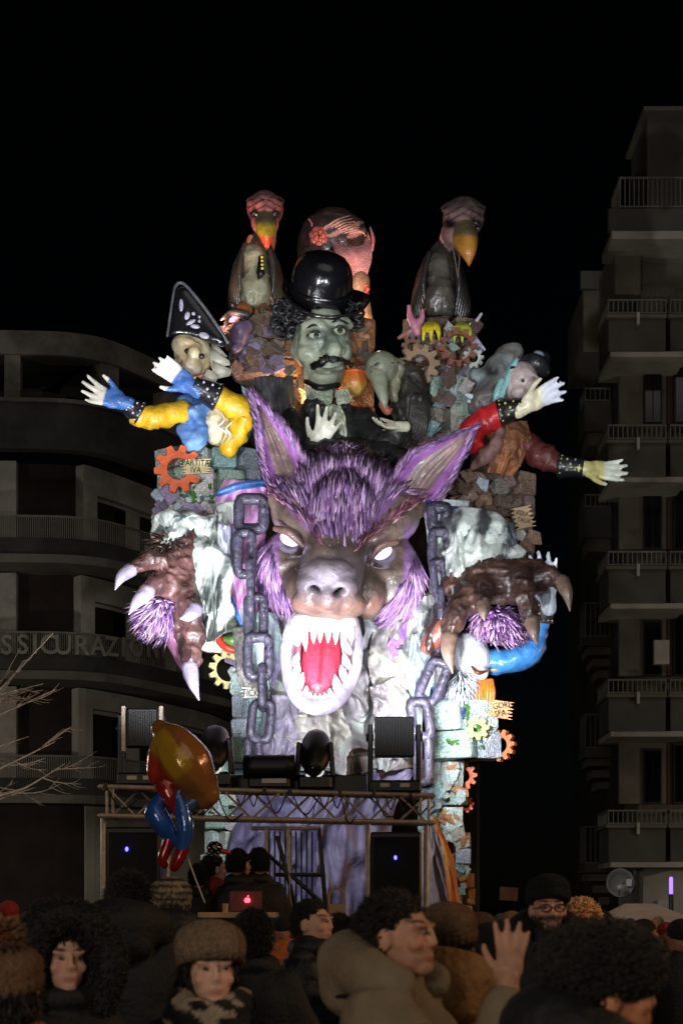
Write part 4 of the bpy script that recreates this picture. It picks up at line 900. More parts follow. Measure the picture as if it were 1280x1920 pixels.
# the two vultures on the pillars
def vulture(label, Y, dx, dy, hx, hy, hw, lean, headc, headc2, beakc, beakt, belly, dark, necktie):
    t = thing('vulture_figure', label, 'carnival figure', tuple(W(dx, dy, Y)), 'vultures on the stone pillars'); s = Sc(Y); H = hw / 35
    g = Sc(Y); g.e(hx, hy - 6 * H, 0, 35 * H, 33 * H, 40 * H); g.e(hx - 3 * lean, hy + 18 * H, 10, 27 * H, 30 * H, 34 * H)
    for i in range(3):
        a = 8 * i * H
        g.t([(hx - 33 * H + a * .5, hy - 22 * H - a * .4, 14, 5 * H), (hx - 16 * H + a * .3, hy - 14 * H - a * .5, 36, 6 * H), (hx + 1, hy + 2 * H - a * .5, 42, 5 * H)]); g.t([(hx + 33 * H - a * .5, hy - 22 * H - a * .4, 14, 5 * H), (hx + 18 * H - a * .3, hy - 14 * H - a * .5, 36, 6 * H), (hx + 3, hy + 2 * H - a * .5, 42, 5 * H)])
    g.t([(hx - 4 * lean, hy + 34 * H, -6, 22 * H), (hx - 14 * lean, hy + 66 * H, -20, 20 * H), (dx, dy - 110, -16, 26 * H)])
    def hf(x, y, d, co, n):
        c = mixc(C(*headc), C(*headc2), sst(hy - 10, hy - 34, y) * .9); c = mixc(c, C(40, 28, 28), sst(.5, .8, ridge(co * 4, 3)) * .5); c = mixc(c, C(30, 20, 20), sst(.3, .8, np.sin((y - hy + 30 * H - .55 * np.abs(x - hx)) / (2.0 * H))) * (y < hy + 2) * (y > hy - 26 * H) * (d > 10) * .75)
        for sx in (-1, 1): c = mixc(c, C(16, 12, 12), np.exp(-((x - hx - sx * 20 * H) / (12 * H)) ** 4 - ((y - hy - 4 * H + sx * 0) / (7 * H)) ** 4) * (d > 0))
        return c
    shape('head', g, 'gloss', t, vox=.024, lap=2, amp=.03, scale=5, fn=hf)
    for sx in (-1, 1):
        g = Sc(Y); g.e(hx + sx * 20 * H, hy + 3 * H, 31, 9 * H, 4.6 * H, 7, (0, 26 * sx, 0)); e = shape('eye', g, 'gloss', t, lap=0, col=(30, 26, 24)); g = Sc(Y); g.e(hx + sx * 17 * H, hy + 5 * H, 38, 2 * H, 2 * H, 2); shape('glint', g, 'gloss', e, lap=0, col=(220, 210, 190))
    b0 = hy + 14 * H; 
    def bf(x, y, d, co, n):
        q = (y - b0) / (52 * H); return mixc(mixc(C(96, 84, 60), C(*beakc), sst(.05, .3, q)), C(*beakt), sst(.55, .68, q))
    g = Sc(Y); g.t([(hx + 1, b0, 26, 21 * H), (hx + 2 + lean, b0 + 16 * H, 44, 20 * H), (hx + 3 + 2 * lean, b0 + 34 * H, 54, 14 * H), (hx + 3 + 2.5 * lean, b0 + 50 * H, 54, 6 * H), (hx + 3 + 2.5 * lean, b0 + 58 * H, 52, 1)], seg=16); bk = shape('beak', g, 'gloss', t, lap=0, fn=bf)
    for sx in (-1, 1):
        g = Sc(Y); g.e(hx + 1 + sx * 12 * H, b0 + 4 * H, 44, 4 * H, 3 * H, 4); shape('nostril', g, 'gloss', bk, lap=0, col=(30, 24, 20))
    g = Sc(Y); g.t([(dx, dy - 128, -6, 18), (dx, dy - 98, 6, 27), (dx - 1, dy - 68, 10, 24), (dx - 2, dy - 36, 14, 33), (dx, dy - 6, 0, 26)], seg=18)
    def bodyf(x, y, d, co, n):
        m = np.exp(-((x - dx + 2) / 26) ** 4 - ((y - dy + 40) / 36) ** 4) + np.exp(-((x - dx + 6) / 20) ** 4 - ((y - dy + 98) / 26) ** 4); c = mixc(C(*dark), C(*belly), np.clip(m, 0, 1) * (d > 8)); return mixc(c, C(34, 30, 28), sst(.56, .7, fbm(co * 3, 9)) * .5)
    shape('body', g, 'gloss', t, vox=.025, lap=2, amp=.09, scale=4, nk=ridge, fn=bodyf)
    for sx in (-1, 1):
        g = Sc(Y)
        for i in range(6):
            x = dx + sx * (23 + i * 3.2); g.t([(x, dy - 122 + i * 7, 16 - i * 5, 9), (x + sx * (9 + lean * .5), dy - 70 + i * 9, 22 - i * 6, 12), (x + sx * 4, dy - 10 + i * 5, 10 - i * 4, 4)], flat=.6, seg=8)
        shape('wing', g, 'gloss', t, lap=0, col=dark)
    return t, s
v1, s1 = vulture('left vulture with a pink scalp, yellow beak tipped red and a black tie', 23.4, 481, 584, 497, 398, 34, 0, (196, 112, 104), (116, 84, 84), (196, 164, 40), (212, 70, 30), (176, 172, 140), (66, 60, 52), True)
g = Sc(23.4); g.pl([(485, 480), (494, 478), (493, 500), (497, 512), (484, 524), (481, 510)], 52, 4); shape('tie', g, 'gloss', v1, lap=0, col=(18, 18, 18))
g = Sc(23.4)
for i in range(4): g.e(491 + i * .3, 482 + i * 7, 58, 3, 2.6, 3)
shape('tie_dots', g, 'gloss', v1, lap=0, col=(200, 180, 60), kind='stuff')
tubepart('neck_flap', s1, [(470, 446, 4, 6), (466, 462, 6, 8), (464, 474, 4, 5)], 'gloss', v1, (216, 128, 96))
v2, s2 = vulture('right vulture with a grey scalp, drooping orange beak and dark pear shaped body', 23.4, 826, 600, 868, 416, 40, 3, (128, 98, 98), (74, 66, 60), (176, 122, 40), (188, 120, 44), (92, 86, 78), (44, 40, 38), False)
tubepart('neck_flap', s2, [(834, 428, -4, 6), (830, 456, -2, 8), (838, 478, 0, 9)], 'gloss', v2, (206, 130, 122))
g = Sc(23.4)
for a, b in ((850, 858), (862, 858)): g.t([(a, 470, 40, 1.2), (b, 520, 36, 1.2)], n=3, seg=6)
shape('cord', g, 'gloss', v2, lap=0, col=(110, 104, 90))
for t, sc, x, y, cc in ((v1, s1, 456, 578, (196, 110, 60)), (v1, s1, 494, 580, (150, 92, 60)), (v2, s2, 808, 612, (222, 200, 40)), (v2, s2, 866, 614, (196, 206, 70))):
    g = Sc(23.4)
    for j in (-1, 0, 1):
        q = 62 if t is v2 else 14; g.t([(x, y - 8, 20 + q * .6, 5), (x + j * 12, y + 2, 36 + q, 5.5), (x + j * 15, y + (26 if t is v2 else 12), 40 + q, 3)], seg=8)
    shape('foot', g, 'gloss', t, vox=.018, lap=2, col=cc)

# big woman's head behind the bowler hat
hd = thing('woman_head', 'large brown haired head with a red rose and pink rippled collar behind the bowler hat', 'carnival figure', tuple(W(630, 560, 24.6)))
s = Sc(24.6); g = Sc(24.6); g.e(626, 455, 0, 68, 62, 62); g.e(585, 470, -10, 30, 50, 40)
def hairfn(x, y, d, co, n):
    st = np.sin((y + x * .45) / 3.0); pk = (y > 415) * (y < 446) * (x > 606) * (x < 684); return mixc(mixc(C(58, 44, 42), C(82, 62, 56), fbm(co * 4, 3)), C(206, 150, 138), pk * (st > .1) * .95)
shape('hair', g, 'gloss', hd, vox=.03, lap=3, amp=.03, scale=5, nk=ridge, fn=hairfn)
g = Sc(24.6)
for i in range(16):
    a = i / 15; x = 622 + a * 64
    g.t([(x, 448 + 6 * math.sin(a * 3), 52 - 30 * a, 3.2), (x + 8, 478, 66 - 40 * a, 4), (x + 4 - 6 * a, 522 - 10 * (1 - a), 46 - 36 * a, 3)], seg=7)
shape('rippled_collar', g, 'gloss', hd, lap=0, col=(196, 140, 140), kind='stuff')
g = Sc(24.6)
for i in range(8): g.t([(604 + i * 7, 430 + i * 1.2, 58, 1), (630 + i * 6.5, 413 + i * 3, 62, 2.1), (656 + i * 4.4, 404 + i * 5.6, 48, .8)], seg=6)
shape('hair_streaks', g, 'gloss', hd, lap=0, col=(214, 158, 140), kind='stuff')
rs = Sc(24.6)
g = Sc(24.6)
for rr, nn_, dd in ((15, 7, 56), (10, 5, 60), (5, 3, 64)):
    for j in range(nn_):
        a = 6.28 * j / nn_ + rr; g.e(598 + rr * .75 * math.cos(a), 442 + rr * .75 * math.sin(a), dd, rr * .55, rr * .5, 4)
shape('rose', g, 'gloss', hd, lap=0, col=(196, 96, 82))
for x0, y0 in ((688, 452), (696, 448), (583, 420)):
    tubepart('ribbon', s, [(x0 - 2, y0 - 20, 10, 3), (x0 + 3, y0, 14, 6), (x0 + 1, y0 + 20, 10, 5)] if x0 > 600 else [(580, 412, 40, 3), (586, 422, 44, 4), (584, 430, 40, 3)], 'gloss', hd, (216, 134, 124), flat=.6)
g = Sc(24.6); g.e(668, 530, 0, 26, 30, 30); g.t([(664, 540, -4, 26), (666, 600, -10, 34)]); shape('face', g, 'gloss', hd, vox=.03, lap=2, col=(150, 124, 98))
g = Sc(24.6)
for j in range(5): g.e(686 + 2 * math.sin(j * 2), 536 + j * 6, 14, 5, 5, 5)
shape('ear_ornament', g, 'gloss', hd, lap=0, col=(206, 92, 76), kind='stuff')

# ------------------------------------------------------------------ left masked puppet
YP = 21.9; s = Sc(YP)
pup = thing('masked_puppet', 'puppet in a tall black two cornered hat with yellow sleeves and outstretched white hands', 'carnival figure', tuple(W(390, 840, YP)), 'masked puppets on the float')
hat = [(313, 632), (320, 585), (324, 552), (328, 538), (340, 532), (352, 536), (372, 562), (398, 598), (424, 632), (429, 648), (420, 652), (380, 640), (340, 632)]
g = Sc(YP); P0 = np.array(hat, float); c0 = P0.mean(0)
for d, sc_ in ((-34, .86), (-16, 1.0), (16, 1.0), (30, .9)):
    pass
rings = []
for d, k_ in ((-36, .80), (-30, .95), (-8, 1.0), (12, 1.0), (30, .95), (36, .82)): rings.append([g.P(*(c0 + (p - c0) * k_), d) for p in P0])
v = [p for r_ in rings for p in r_]; n = len(hat); f = [tuple(range(n)), tuple(range((len(rings) - 1) * n, len(rings) * n))] + [(i * n + j, i * n + (j + 1) % n, (i + 1) * n + (j + 1) % n, (i + 1) * n + j) for i in range(len(rings) - 1) for j in range(n)]
g.add(v, f); ht = part('hat', g.mesh(vox=.03, lap=4), M['hat'], pup)
tubepart('hat_trim', s, [(314, 630, 34, 2.5), (324, 560, 36, 2.5), (330, 536, 30, 3), (344, 532, 28, 3), (372, 562, 34, 3), (400, 600, 34, 3), (427, 642, 28, 3)], 'gloss', pup, (96, 96, 100))
for x0, y0, rx, ry, ro in ((340, 572, 4, 12, 0), (351, 592, 5, 8, 20), (363, 588, 3.5, 3.5, 0), (374, 594, 2.6, 2.6, 0), (358, 604, 10, 4, -30), (366, 612, 9, 4, 10), (374, 602, 3, 3, 0), (383, 629, 10, 6, 20)):
    g = Sc(YP); g.e(x0, y0, 36, rx, ry, 3, (0, ro, 0)); shape('hat_ornament', g, 'gloss', ht, lap=0, col=(176, 172, 188))
g = Sc(YP); g.e(362, 668, 0, 36, 44, 40); g.e(345, 648, 20, 24, 20, 26); g.e(364, 664, 38, 14, 17, 18); g.e(358, 690, 24, 22, 16, 22); g.t([(340, 640, 34, 7), (356, 642, 42, 8), (372, 650, 36, 6)]); g.t([(372, 720, -8, 22), (386, 760, -14, 30)])
def pf(x, y, d, co, n):
    c = mixc(C(206, 186, 142), C(226, 214, 182), sst(.4, .6, fbm(co * 3, 2))); c = mixc(c, C(40, 32, 26), np.exp(-((x - 372) / 9) ** 4 - ((y - 674) / 5) ** 4) * 0); return mixc(c, C(190, 40, 40), np.exp(-((y - 704 - (x - 370) * -.25) / 2.6) ** 2) * (x > 352) * (x < 392) * (d > 0))
shape('head', g, 'gloss', pup, vox=.022, lap=3, fn=pf)
for ex, ey in ((352, 658), (378, 668)):
    g = Sc(YP); g.e(ex, ey, 46, 6, 5, 5); shape('eye', g, 'gloss', pup, lap=0, col=(34, 30, 28))
for pts in ([(392, 650, 10), (430, 676, 6), (432, 684, 6), (396, 690, 10)], [(398, 676, 16), (436, 694, 12), (430, 704, 12), (398, 712, 16)], [(388, 690, 24), (410, 704, 22), (402, 720, 22), (380, 712, 24)], [(395, 640, -6), (412, 652, -6), (426, 668, -6), (400, 672, -6)]):
    g = Sc(YP); g.pl([p[:2] for p in pts], pts[0][2], 5); shape('ruff', g, 'gloss', pup, lap=0, col=(206, 204, 184))
g = Sc(YP); g.e(372, 775, 6, 30, 40, 40); g.e(368, 812, 0, 26, 30, 34); shape('blue_coat', g, 'cloth', pup, vox=.03, lap=2, amp=.3, scale=3, nk=ridge, fn=mottled((64, 104, 160), (120, 160, 206), 4))
g = Sc(YP); g.e(408, 790, 10, 28, 42, 34); shape('shirt', g, 'cloth', pup, vox=.03, lap=2, amp=.1, scale=4, nk=ridge, fn=mottled((206, 194, 160), (170, 156, 124), 4))
for k in range(2): tubepart('lace', s, [(414 + k * 22, 772 + 18 * k, 46, 2), (420 + k * 12, 788 + k * 6, 48, 4), (410 + k * 14, 800 + k * 4, 48, 4), (424 + k * 8, 812 + k * 4, 46, 4), (416 + k * 8, 830, 44, 2)], 'gloss', pup, (224, 220, 206), flat=.5)
cloth('cape', YP, [(452, 722, 0), (462, 770, 10), (450, 820, 6)], [(474, 735, -6), (480, 780, 0), (468, 820, 0)], 8, pup, (176, 206, 216), (110, 140, 170), amp=10, seed=3, nu=20, nv=30)
# raised arm and lower arm
tubepart('sleeve', s, [(404, 742, 50, 20), (436, 760, 44, 23), (458, 778, 34, 22), (446, 806, 28, 22), (432, 838, 22, 18)], 'gloss', pup, (212, 168, 28), amp=.10, scale=4)
tubepart('sleeve', s, [(258, 784, 60, 18), (296, 780, 54, 19), (340, 772, 40, 17)], 'gloss', pup, (212, 164, 26), amp=.10, scale=4)
def cuff(parent, sc, p0, p1, r0, r1, dots, col=(20, 20, 26)):
    tp = lambda t: tuple(p0[i] * (1 - t) + p1[i] * t for i in range(3))
    g = Sc(sc.Y0); A = g.P(*p0); B = g.P(*p1); ax = (B - A).normalized(); u = ax.cross(Vector((0, -1, 0))).normalized(); w = ax.cross(u); n = 24; v = []; f = []
    prof = [(0, r0), (.06, r0 * 1.06), (.14, r0 * .98), (.86, r1 * .98), (.94, r1 * 1.05), (1, r1)]
    for t, r in prof:
        for j in range(n): a = 6.28318 * j / n; v.append(A.lerp(B, t) + (u * math.cos(a) + w * math.sin(a)) * r * g.k)
    for i in range(len(prof) - 1):
        for j in range(n): f.append((i * n + j, i * n + (j + 1) % n, (i + 1) * n + (j + 1) % n, (i + 1) * n + j))
    f += [tuple(range(n)), tuple(range((len(prof) - 1) * n, len(prof) * n))]; g.add(v, f)
    c = shape('cuff', g, 'gloss', parent, lap=0, col=col)
    sg = 1 if w.y < 0 else -1
    for t, a, rr in ((.12, -.9, .14), (.12, -.45, .14), (.12, 0, .14), (.12, .45, .14), (.12, .9, .14), (.35, -.5, .2), (.5, .0, .22), (.38, .55, .18), (.66, -.6, .16), (.7, .5, .2), (.85, 0, .14)):
        r = r0 * (1 - t) + r1 * t; g = Sc(sc.Y0); p = A.lerp(B, t) + (w * sg * math.cos(a) + u * math.sin(a)) * r * g.k
        g.ell(p, (rr * r * .62 * g.k,) * 3, seg=8, ring=6); shape('cuff_stud', g, 'gloss', c, lap=0, col=dots)
    return c
cuff(pup, s, (410, 746, 52), (362, 722, 64), 25, 17, (188, 184, 204)); cuff(pup, s, (264, 776, 62), (228, 754, 74), 22, 15, (188, 184, 204))
def blueglove(x0, x1, y0, y1):
    return lambda x, y, d, co, n: mixc(C(226, 220, 208), C(70, 112, 178), sst(-2, 2, (x - x0) * (y1 - y0) - (y - y0) * (x1 - x0)) * 1.)
hand('hand', pup, s, (362, 726, 66), (-.86, -.62, .2), (-.3, .25, 1), 92, None, curl=.28, spread=.18, thumb=-1, fn=lambda x, y, d, co, n: mixc(C(228, 224, 214), C(66, 110, 180), sst(40, 36, (x - 362) * -.81 + (y - 726) * -.59)))
hand('hand', pup, s, (232, 756, 76), (-.96, -.25, .2), (.1, -.2, 1), 92, None, curl=.3, spread=.45, thumb=1, fn=lambda x, y, d, co, n: mixc(C(228, 220, 204), C(66, 110, 178), sst(40, 36, (x - 232) * -.97 + (y - 756) * -.25)))

# ------------------------------------------------------------------ right hooded puppet
YQ = 22.2; s = Sc(YQ)
pq = thing('masked_puppet', 'puppet in a pale teal hood with red sleeves reaching out to the right', 'carnival figure', tuple(W(930, 890, YQ)), 'masked puppets on the float')
g = Sc(YQ); g.e(975, 716, 20, 32, 38, 38, (0, 20, 0)); g.e(994, 720, 44, 13, 14, 16); g.e(974, 736, 40, 18, 12, 18); g.t([(972, 692, 44, 6), (992, 700, 50, 7), (1008, 712, 42, 6)])
shape('head', g, 'gloss', pq, vox=.022, lap=3, fn=mottled((206, 188, 182), (168, 152, 150), 5))
for ex, ey in ((978, 714), (1002, 722)):
    g = Sc(YQ); g.e(ex, ey, 54, 6, 5, 5); e = shape('eye', g, 'gloss', pq, lap=0, col=(190, 184, 176)); g = Sc(YQ); g.e(ex + 1, ey, 58, 3, 3, 3); shape('iris', g, 'gloss', e, lap=0, col=(20, 20, 20))
def hoodfn(x, y, d, co, n):
    sp = np.exp(-((x - 922) / 14) ** 4 - ((y - 696) / 10) ** 4) + np.exp(-((x - 932) / 9) ** 4 - ((y - 730) / 10) ** 4); return mixc(mixc(C(96, 92, 88), C(130, 150, 150), sst(.4, .6, fbm(co * 2.5, 7))), C(26, 26, 30), sp)
g = Sc(YQ); g.t([(960, 664, 10, 20), (932, 690, 6, 26), (908, 704, 0, 18), (892, 700, 0, 10)]); g.t([(952, 690, 0, 28), (930, 730, 0, 34), (908, 760, 0, 30)]); shape('hood', g, 'paint', pq, vox=.03, lap=2, amp=.1, scale=3, nk=ridge, fn=hoodfn)
cloth('hood_lining', YQ, [(966, 668, 34), (944, 706, 34), (928, 745, 34)], [(972, 674, 42), (956, 716, 44), (944, 745, 42)], 6, pq, (150, 206, 206), (120, 176, 180), amp=6, seed=2, nu=14, nv=24, mat='gloss')
tubepart('hood_point', s, [(940, 716, 30, 8), (932, 738, 32, 8), (926, 752, 30, 3)], 'gloss', pq, (150, 200, 204))
for x0, y0 in ((880, 740), (884, 752)): tubepart('hood_tip', s, [(x0 - 6, y0, 10, 3), (x0 + 6, y0 + 6, 12, 6), (x0 + 14, y0 + 18, 8, 3)], 'gloss', pq, (190, 210, 220))
g = Sc(YQ); g.e(1004, 686, 20, 30, 20, 30, (0, 30, 0)); g.e(1012, 672, 6, 20, 14, 22); shape('cap', g, 'gloss', pq, vox=.03, lap=2, col=(34, 36, 40))
tubepart('cap_band', s, [(960, 690, 42, 4), (984, 696, 50, 4), (1004, 706, 46, 4), (1012, 716, 38, 3)], 'gloss', pq, (30, 32, 60))
g = Sc(YQ); g.e(1008, 668, 26, 12, 11, 8); shape('goggle', g, 'gloss', pq, lap=0, col=(120, 132, 150))
tubepart('sleeve', s, [(936, 776, 54, 21), (910, 790, 46, 24), (884, 812, 34, 22), (890, 836, 24, 18)], 'gloss', pq, (196, 34, 40), amp=.10, scale=4)
cuff(pq, s, (934, 776, 56), (982, 762, 66), 24, 16, (196, 186, 84))
hand('hand', pq, s, (980, 764, 68), (.86, -.42, .2), (.1, .5, .8), 96, None, curl=.32, spread=.26, thumb=-1, fn=lambda x, y, d, co, n: mixc(C(222, 216, 182), C(214, 220, 232), sst(1010, 1024, x)))
cloth('drape', YQ, [(900, 795, 30), (920, 830, 40), (918, 860, 36), (912, 884, 30)], [(988, 790, 20), (994, 830, 30), (982, 862, 30), (960, 896, 24)], 20, pq, (128, 84, 56), (160, 104, 66), amp=30, ax=3, ay=2.4, seed=17, nu=40, nv=40)
tubepart('drape_fold', s, [(944, 790, 44, 6), (926, 836, 46, 12), (890, 872, 36, 9), (876, 884, 30, 4)], 'cloth', pq, (120, 86, 80), amp=.12, scale=4)
tubepart('sleeve', s, [(990, 836, 10, 26), (1022, 858, 24, 22), (1050, 874, 34, 17)], 'paint', pq, (92, 40, 38), amp=.12, scale=4)
cuff(pq, s, (1046, 874, 36), (1094, 878, 46), 21, 17, (176, 176, 84), (26, 28, 36))
hand('hand', pq, s, (1092, 878, 48), (.96, .14, .2), (.1, -.2, 1), 94, None, curl=.22, spread=.26, thumb=1, fn=lambda x, y, d, co, n: mixc(C(196, 190, 120), C(206, 212, 196), sst(1126, 1138, x)))
g = Sc(YQ); g.e(930, 850, -20, 44, 60, 40); shape('body', g, 'cloth', pq, vox=.04, lap=2, amp=.2, scale=3, nk=ridge, fn=mottled((84, 62, 50), (62, 50, 44), 3))

# ------------------------------------------------------------------ lower right puppet in blue
YB = 22.0; s = Sc(YB)
pb = thing('masked_puppet', 'puppet in blue sleeves with orange hair and a white beard under the wolf\'s right paw', 'carnival figure', tuple(W(900, 1330, YB)), 'masked puppets on the float')
tubepart('sleeve', s, [(880, 1236, 10, 20), (936, 1240, 16, 23), (984, 1226, 14, 25), (1006, 1196, 12, 20), (1014, 1160, 14, 17)], 'gloss', pb, (58, 124, 190), amp=.07, scale=4)
cuff(pb, s, (1016, 1168, 16), (1022, 1118, 26), 20, 20, (206, 196, 96), (52, 48, 52))
hand('hand', pb, s, (1026, 1128, 34), (-.10, -1, .15), (-.2, 0, 1), 104, (214, 222, 236), curl=.25, spread=.34, thumb=-1)
tubepart('gold_hem', s, [(920, 1256, 24, 4), (950, 1252, 30, 4), (985, 1242, 28, 4)], 'gloss', pb, (176, 140, 60))
g = Sc(YB); g.e(886, 1236, 20, 34, 44, 38); g.e(902, 1262, 40, 14, 13, 16); g.e(878, 1210, 24, 30, 26, 30)
shape('head', g, 'gloss', pb, vox=.025, lap=2, fn=lambda x, y, d, co, n: mixc(C(226, 228, 232), C(96, 130, 104), sst(.5, .66, fbm(co * 2.4, 3)) * .8))
g = Sc(YB); g.t([(884, 1250, 56, 2), (896, 1262, 60, 4), (912, 1258, 52, 2)]); shape('eyebrow', g, 'gloss', pb, lap=0, col=(120, 52, 30))
g = Sc(YB)
for j in range(9): g.t([(894 + j * 3.4, 1276, 30 - j, 4), (892 + j * 3.6 + 3 * math.sin(j), 1300, 36 - j, 5), (896 + j * 3, 1328 + 4 * math.sin(j * 2), 30 - j, 3)], seg=7)
shape('orange_hair', g, 'gloss', pb, lap=0, fn=mottled((206, 120, 40), (226, 160, 90), 3, 5), kind='stuff')
g = Sc(YB); g.e(864, 1284, 30, 24, 30, 24); me = g.mesh(); tufts('beard', g, me, lambda x, y, d, n: (n[:, 1] < .7) * 1., lambda x, y: ((x - 864) * .5, np.full(len(x), 20.)), pb, 420, .16, .014, [(226, 230, 240), (200, 208, 226), (240, 240, 246)], .5)
tubepart('blue_robe', s, [(846, 1290, 0, 26), (858, 1318, 4, 34), (880, 1336, 0, 30)], 'paint', pb, (34, 52, 96), amp=.1)
cuff(pb, s, (826, 1266, 40), (850, 1248, 50), 19, 17, (206, 200, 120), (40, 40, 46))
tubepart('sleeve', s, [(812, 1290, 30, 18), (826, 1268, 38, 18)], 'gloss', pb, (60, 120, 186))
g = Sc(YB); g.e(858, 1228, 30, 22, 30, 14, (0, 20, 0)); shape('white_feather', g, 'gloss', pb, lap=0, col=(232, 234, 240))  # white lump in place of overexposed cloth
# ------------------------------------------------------------------ stone blocks, gears, signs
def stone_mesh(i):
    bm = bmesh.new(); bmesh.ops.create_cube(bm, size=2)
    bmesh.ops.bevel(bm, geom=bm.edges[:], offset=.16, segments=1, affect='EDGES')
    for v in bm.verts: v.co += Vector((rnd.uniform(-.1, .1), rnd.uniform(-.16, .16), rnd.uniform(-.1, .1)))
    me = bpy.data.meshes.new('stone'); bm.to_mesh(me); bm.free(); return me
STONES = {}
def stones(key):
    if key not in STONES:
        STONES[key] = [stone_mesh(i) for i in range(7)]
        for m in STONES[key]: m.materials.append(M[key])
    return STONES[key]
def stone(parent, c, h, rotz, key, roll=0):
    o = bpy.data.objects.new('stone', rnd.choice(stones(key))); COL.objects.link(o); o.parent = parent
    o.location = Vector(c) - root_of(parent).location; o.scale = h; o.rotation_euler = (rnd.uniform(-.05, .05), roll + rnd.uniform(-.04, .04), rotz + rnd.uniform(-.05, .05)); return o
def masonry(label, x0, x1, y0, y1, Y, bulge, rh, sw, key, key2=None, p2=.2, jag=10, name='stone_tower', skip=None, core=True):
    """courses of blocks round a curved wall seen between survey columns x0..x1"""
    k = Y / FP; t = thing(name, label, 'stone tower', tuple(W((x0 + x1) / 2, y1, Y)), 'painted stone towers of the float')
    if core:
        g = Geo(); pts = []
        for i in range(11): u = i / 10; p = W(x0 + 6 + (x1 - x0 - 12) * u, y1, Y + .25 - bulge * k * math.sin(math.pi * u)); pts.append((p.x, p.y))
        g.strip(pts, W(0, y1, Y).z, W(0, y0 + 6, Y).z, .35); part('core', g.mesh(smooth=False), M['mortar'], t)
    y = y0
    while y < y1 - 3:
        h = min(rh * rnd.uniform(.8, 1.25), y1 - y); x = x0 + rnd.uniform(-jag, jag * .4); xe = x1 + rnd.uniform(-jag * .4, jag)
        while x < xe - 4:
            w = sw * rnd.uniform(.65, 1.4); w = min(w, xe - x)
            if xe - x - w < sw * .35: w = xe - x
            u = np.clip((x + w / 2 - x0) / (x1 - x0), 0, 1); b = bulge * math.sin(math.pi * u)
            ang = math.atan2(-(bulge * math.pi * math.cos(math.pi * u)), (x1 - x0)) if x1 > x0 else 0
            if not (skip and skip(x + w / 2, y + h / 2)):
                c = W(x + w / 2, y + h / 2, Y - b * k - rnd.uniform(-3, 5) * k)
                stone(t, c, (w / 2 * k * .95, rnd.uniform(14, 20) * k, h / 2 * k * .93), ang, key if rnd.random() > p2 or key2 is None else key2)
            x += w
        y += h
    return t
def moss(parent, spots, Y):
    g = Geo(); k = Y / FP
    for (x0, y0, x1, y1, n, d) in spots:
        for i in range(n):
            t = rnd.random(); g.ell(W(x0 + (x1 - x0) * t + rnd.uniform(-4, 4), y0 + (y1 - y0) * t + rnd.uniform(-4, 4), Y - d * k), [rnd.uniform(2, 4.6) * k for _ in range(3)], seg=6, ring=4)
    part('moss', g.mesh(), M['moss'], parent, kind='stuff')
M['core'] = material('black float cladding', (14, 14, 15), 0.9, 0.3, 8, 0.3)
fb = thing('float_chassis', 'dark wheeled float body rising behind the wolf and the stone towers', 'float', tuple(W(640, 1720, 24.2)), None)
g = Geo(); g.box((W(650, 0, 25).x, 25.4, 2.6), (2.0, 1.3, 1.9), bev=.05); part('base', g.mesh(smooth=False), M['core'], fb)
g = Geo(); g.box((W(640, 0, 25).x, 25.6, 6.6), (1.35, .9, 2.1), bev=.05); part('mast', g.mesh(smooth=False), M['core'], fb)
for sx in (-1.5, 1.7):
    for yy in (24.6, 26.2):
        g = Geo(); g.tube([(W(640, 0, 25).x + sx - .15, yy, .42, .42), (W(640, 0, 25).x + sx + .15, yy, .42, .42)], seg=20, caps=False); part('wheel', g.mesh(smooth=False), M['black'], fb)
masonry('pale mossy stone tower under the puppet in the tall black hat', 296, 486, 842, 985, 22.4, 40, 42, 46, 'stone', None, jag=8)
moss(bpy.data.objects['stone_tower'], ((330, 905, 395, 900, 40, 60), (360, 910, 366, 955, 26, 62), (395, 905, 400, 960, 26, 62), (320, 925, 340, 915, 20, 58)), 22.4)
masonry('dark brown stone tower under the teal hooded puppet', 846, 996, 888, 1075, 22.6, 34, 46, 44, 'stone_warm', None, jag=6)
masonry('narrow pale stone wall hanging below the wolf\'s left chain', 440, 512, 1262, 1440, 21.8, 16, 44, 34, 'stone', None, jag=7)
lw = masonry('pale stone wall beside the left end of the truss', 388, 446, 1420, 1640, 22.0, 18, 46, 36, 'stone', 'stone_orange', .08, jag=8)
rw = masonry('teal stone bastion with moss and an orange gear at the lower right', 806, 932, 1312, 1424, 22.0, 22, 66, 84, 'stone', None, jag=5)
moss(rw, ((876, 1318, 880, 1392, 50, 40), (840, 1390, 880, 1392, 24, 40), (888, 1340, 902, 1400, 40, 40)), 22.0)
masonry('leaning teal stone column at the float\'s lower right corner', 792, 866, 1424, 1560, 22.3, 22, 42, 44, 'stone', 'stone_orange', .15, jag=8)
masonry('orange lit foot of the column at the float\'s lower right corner', 822, 876, 1560, 1722, 22.5, 14, 34, 28, 'stone_orange', 'stone_warm', .35, jag=8)
masonry('purplish rock pedestal under the left vulture', 436, 546, 588, 706, 23.2, 24, 46, 60, 'stone_warm', None, jag=10)
masonry('warm stone wall behind the bowler hatted man', 540, 700, 600, 800, 23.4, 14, 52, 44, 'stone_orange', None, jag=4, skip=lambda x, y: y < 640 and x < 650)
masonry('dark rock pedestal with cogs under the right vulture', 764, 890, 600, 712, 23.2, 24, 40, 44, 'stone_warm', None, jag=8)
masonry('teal stone pillar between the crow and the teal hooded puppet', 786, 884, 706, 838, 22.9, 26, 60, 50, 'stone', 'stone_warm', .3, jag=8)
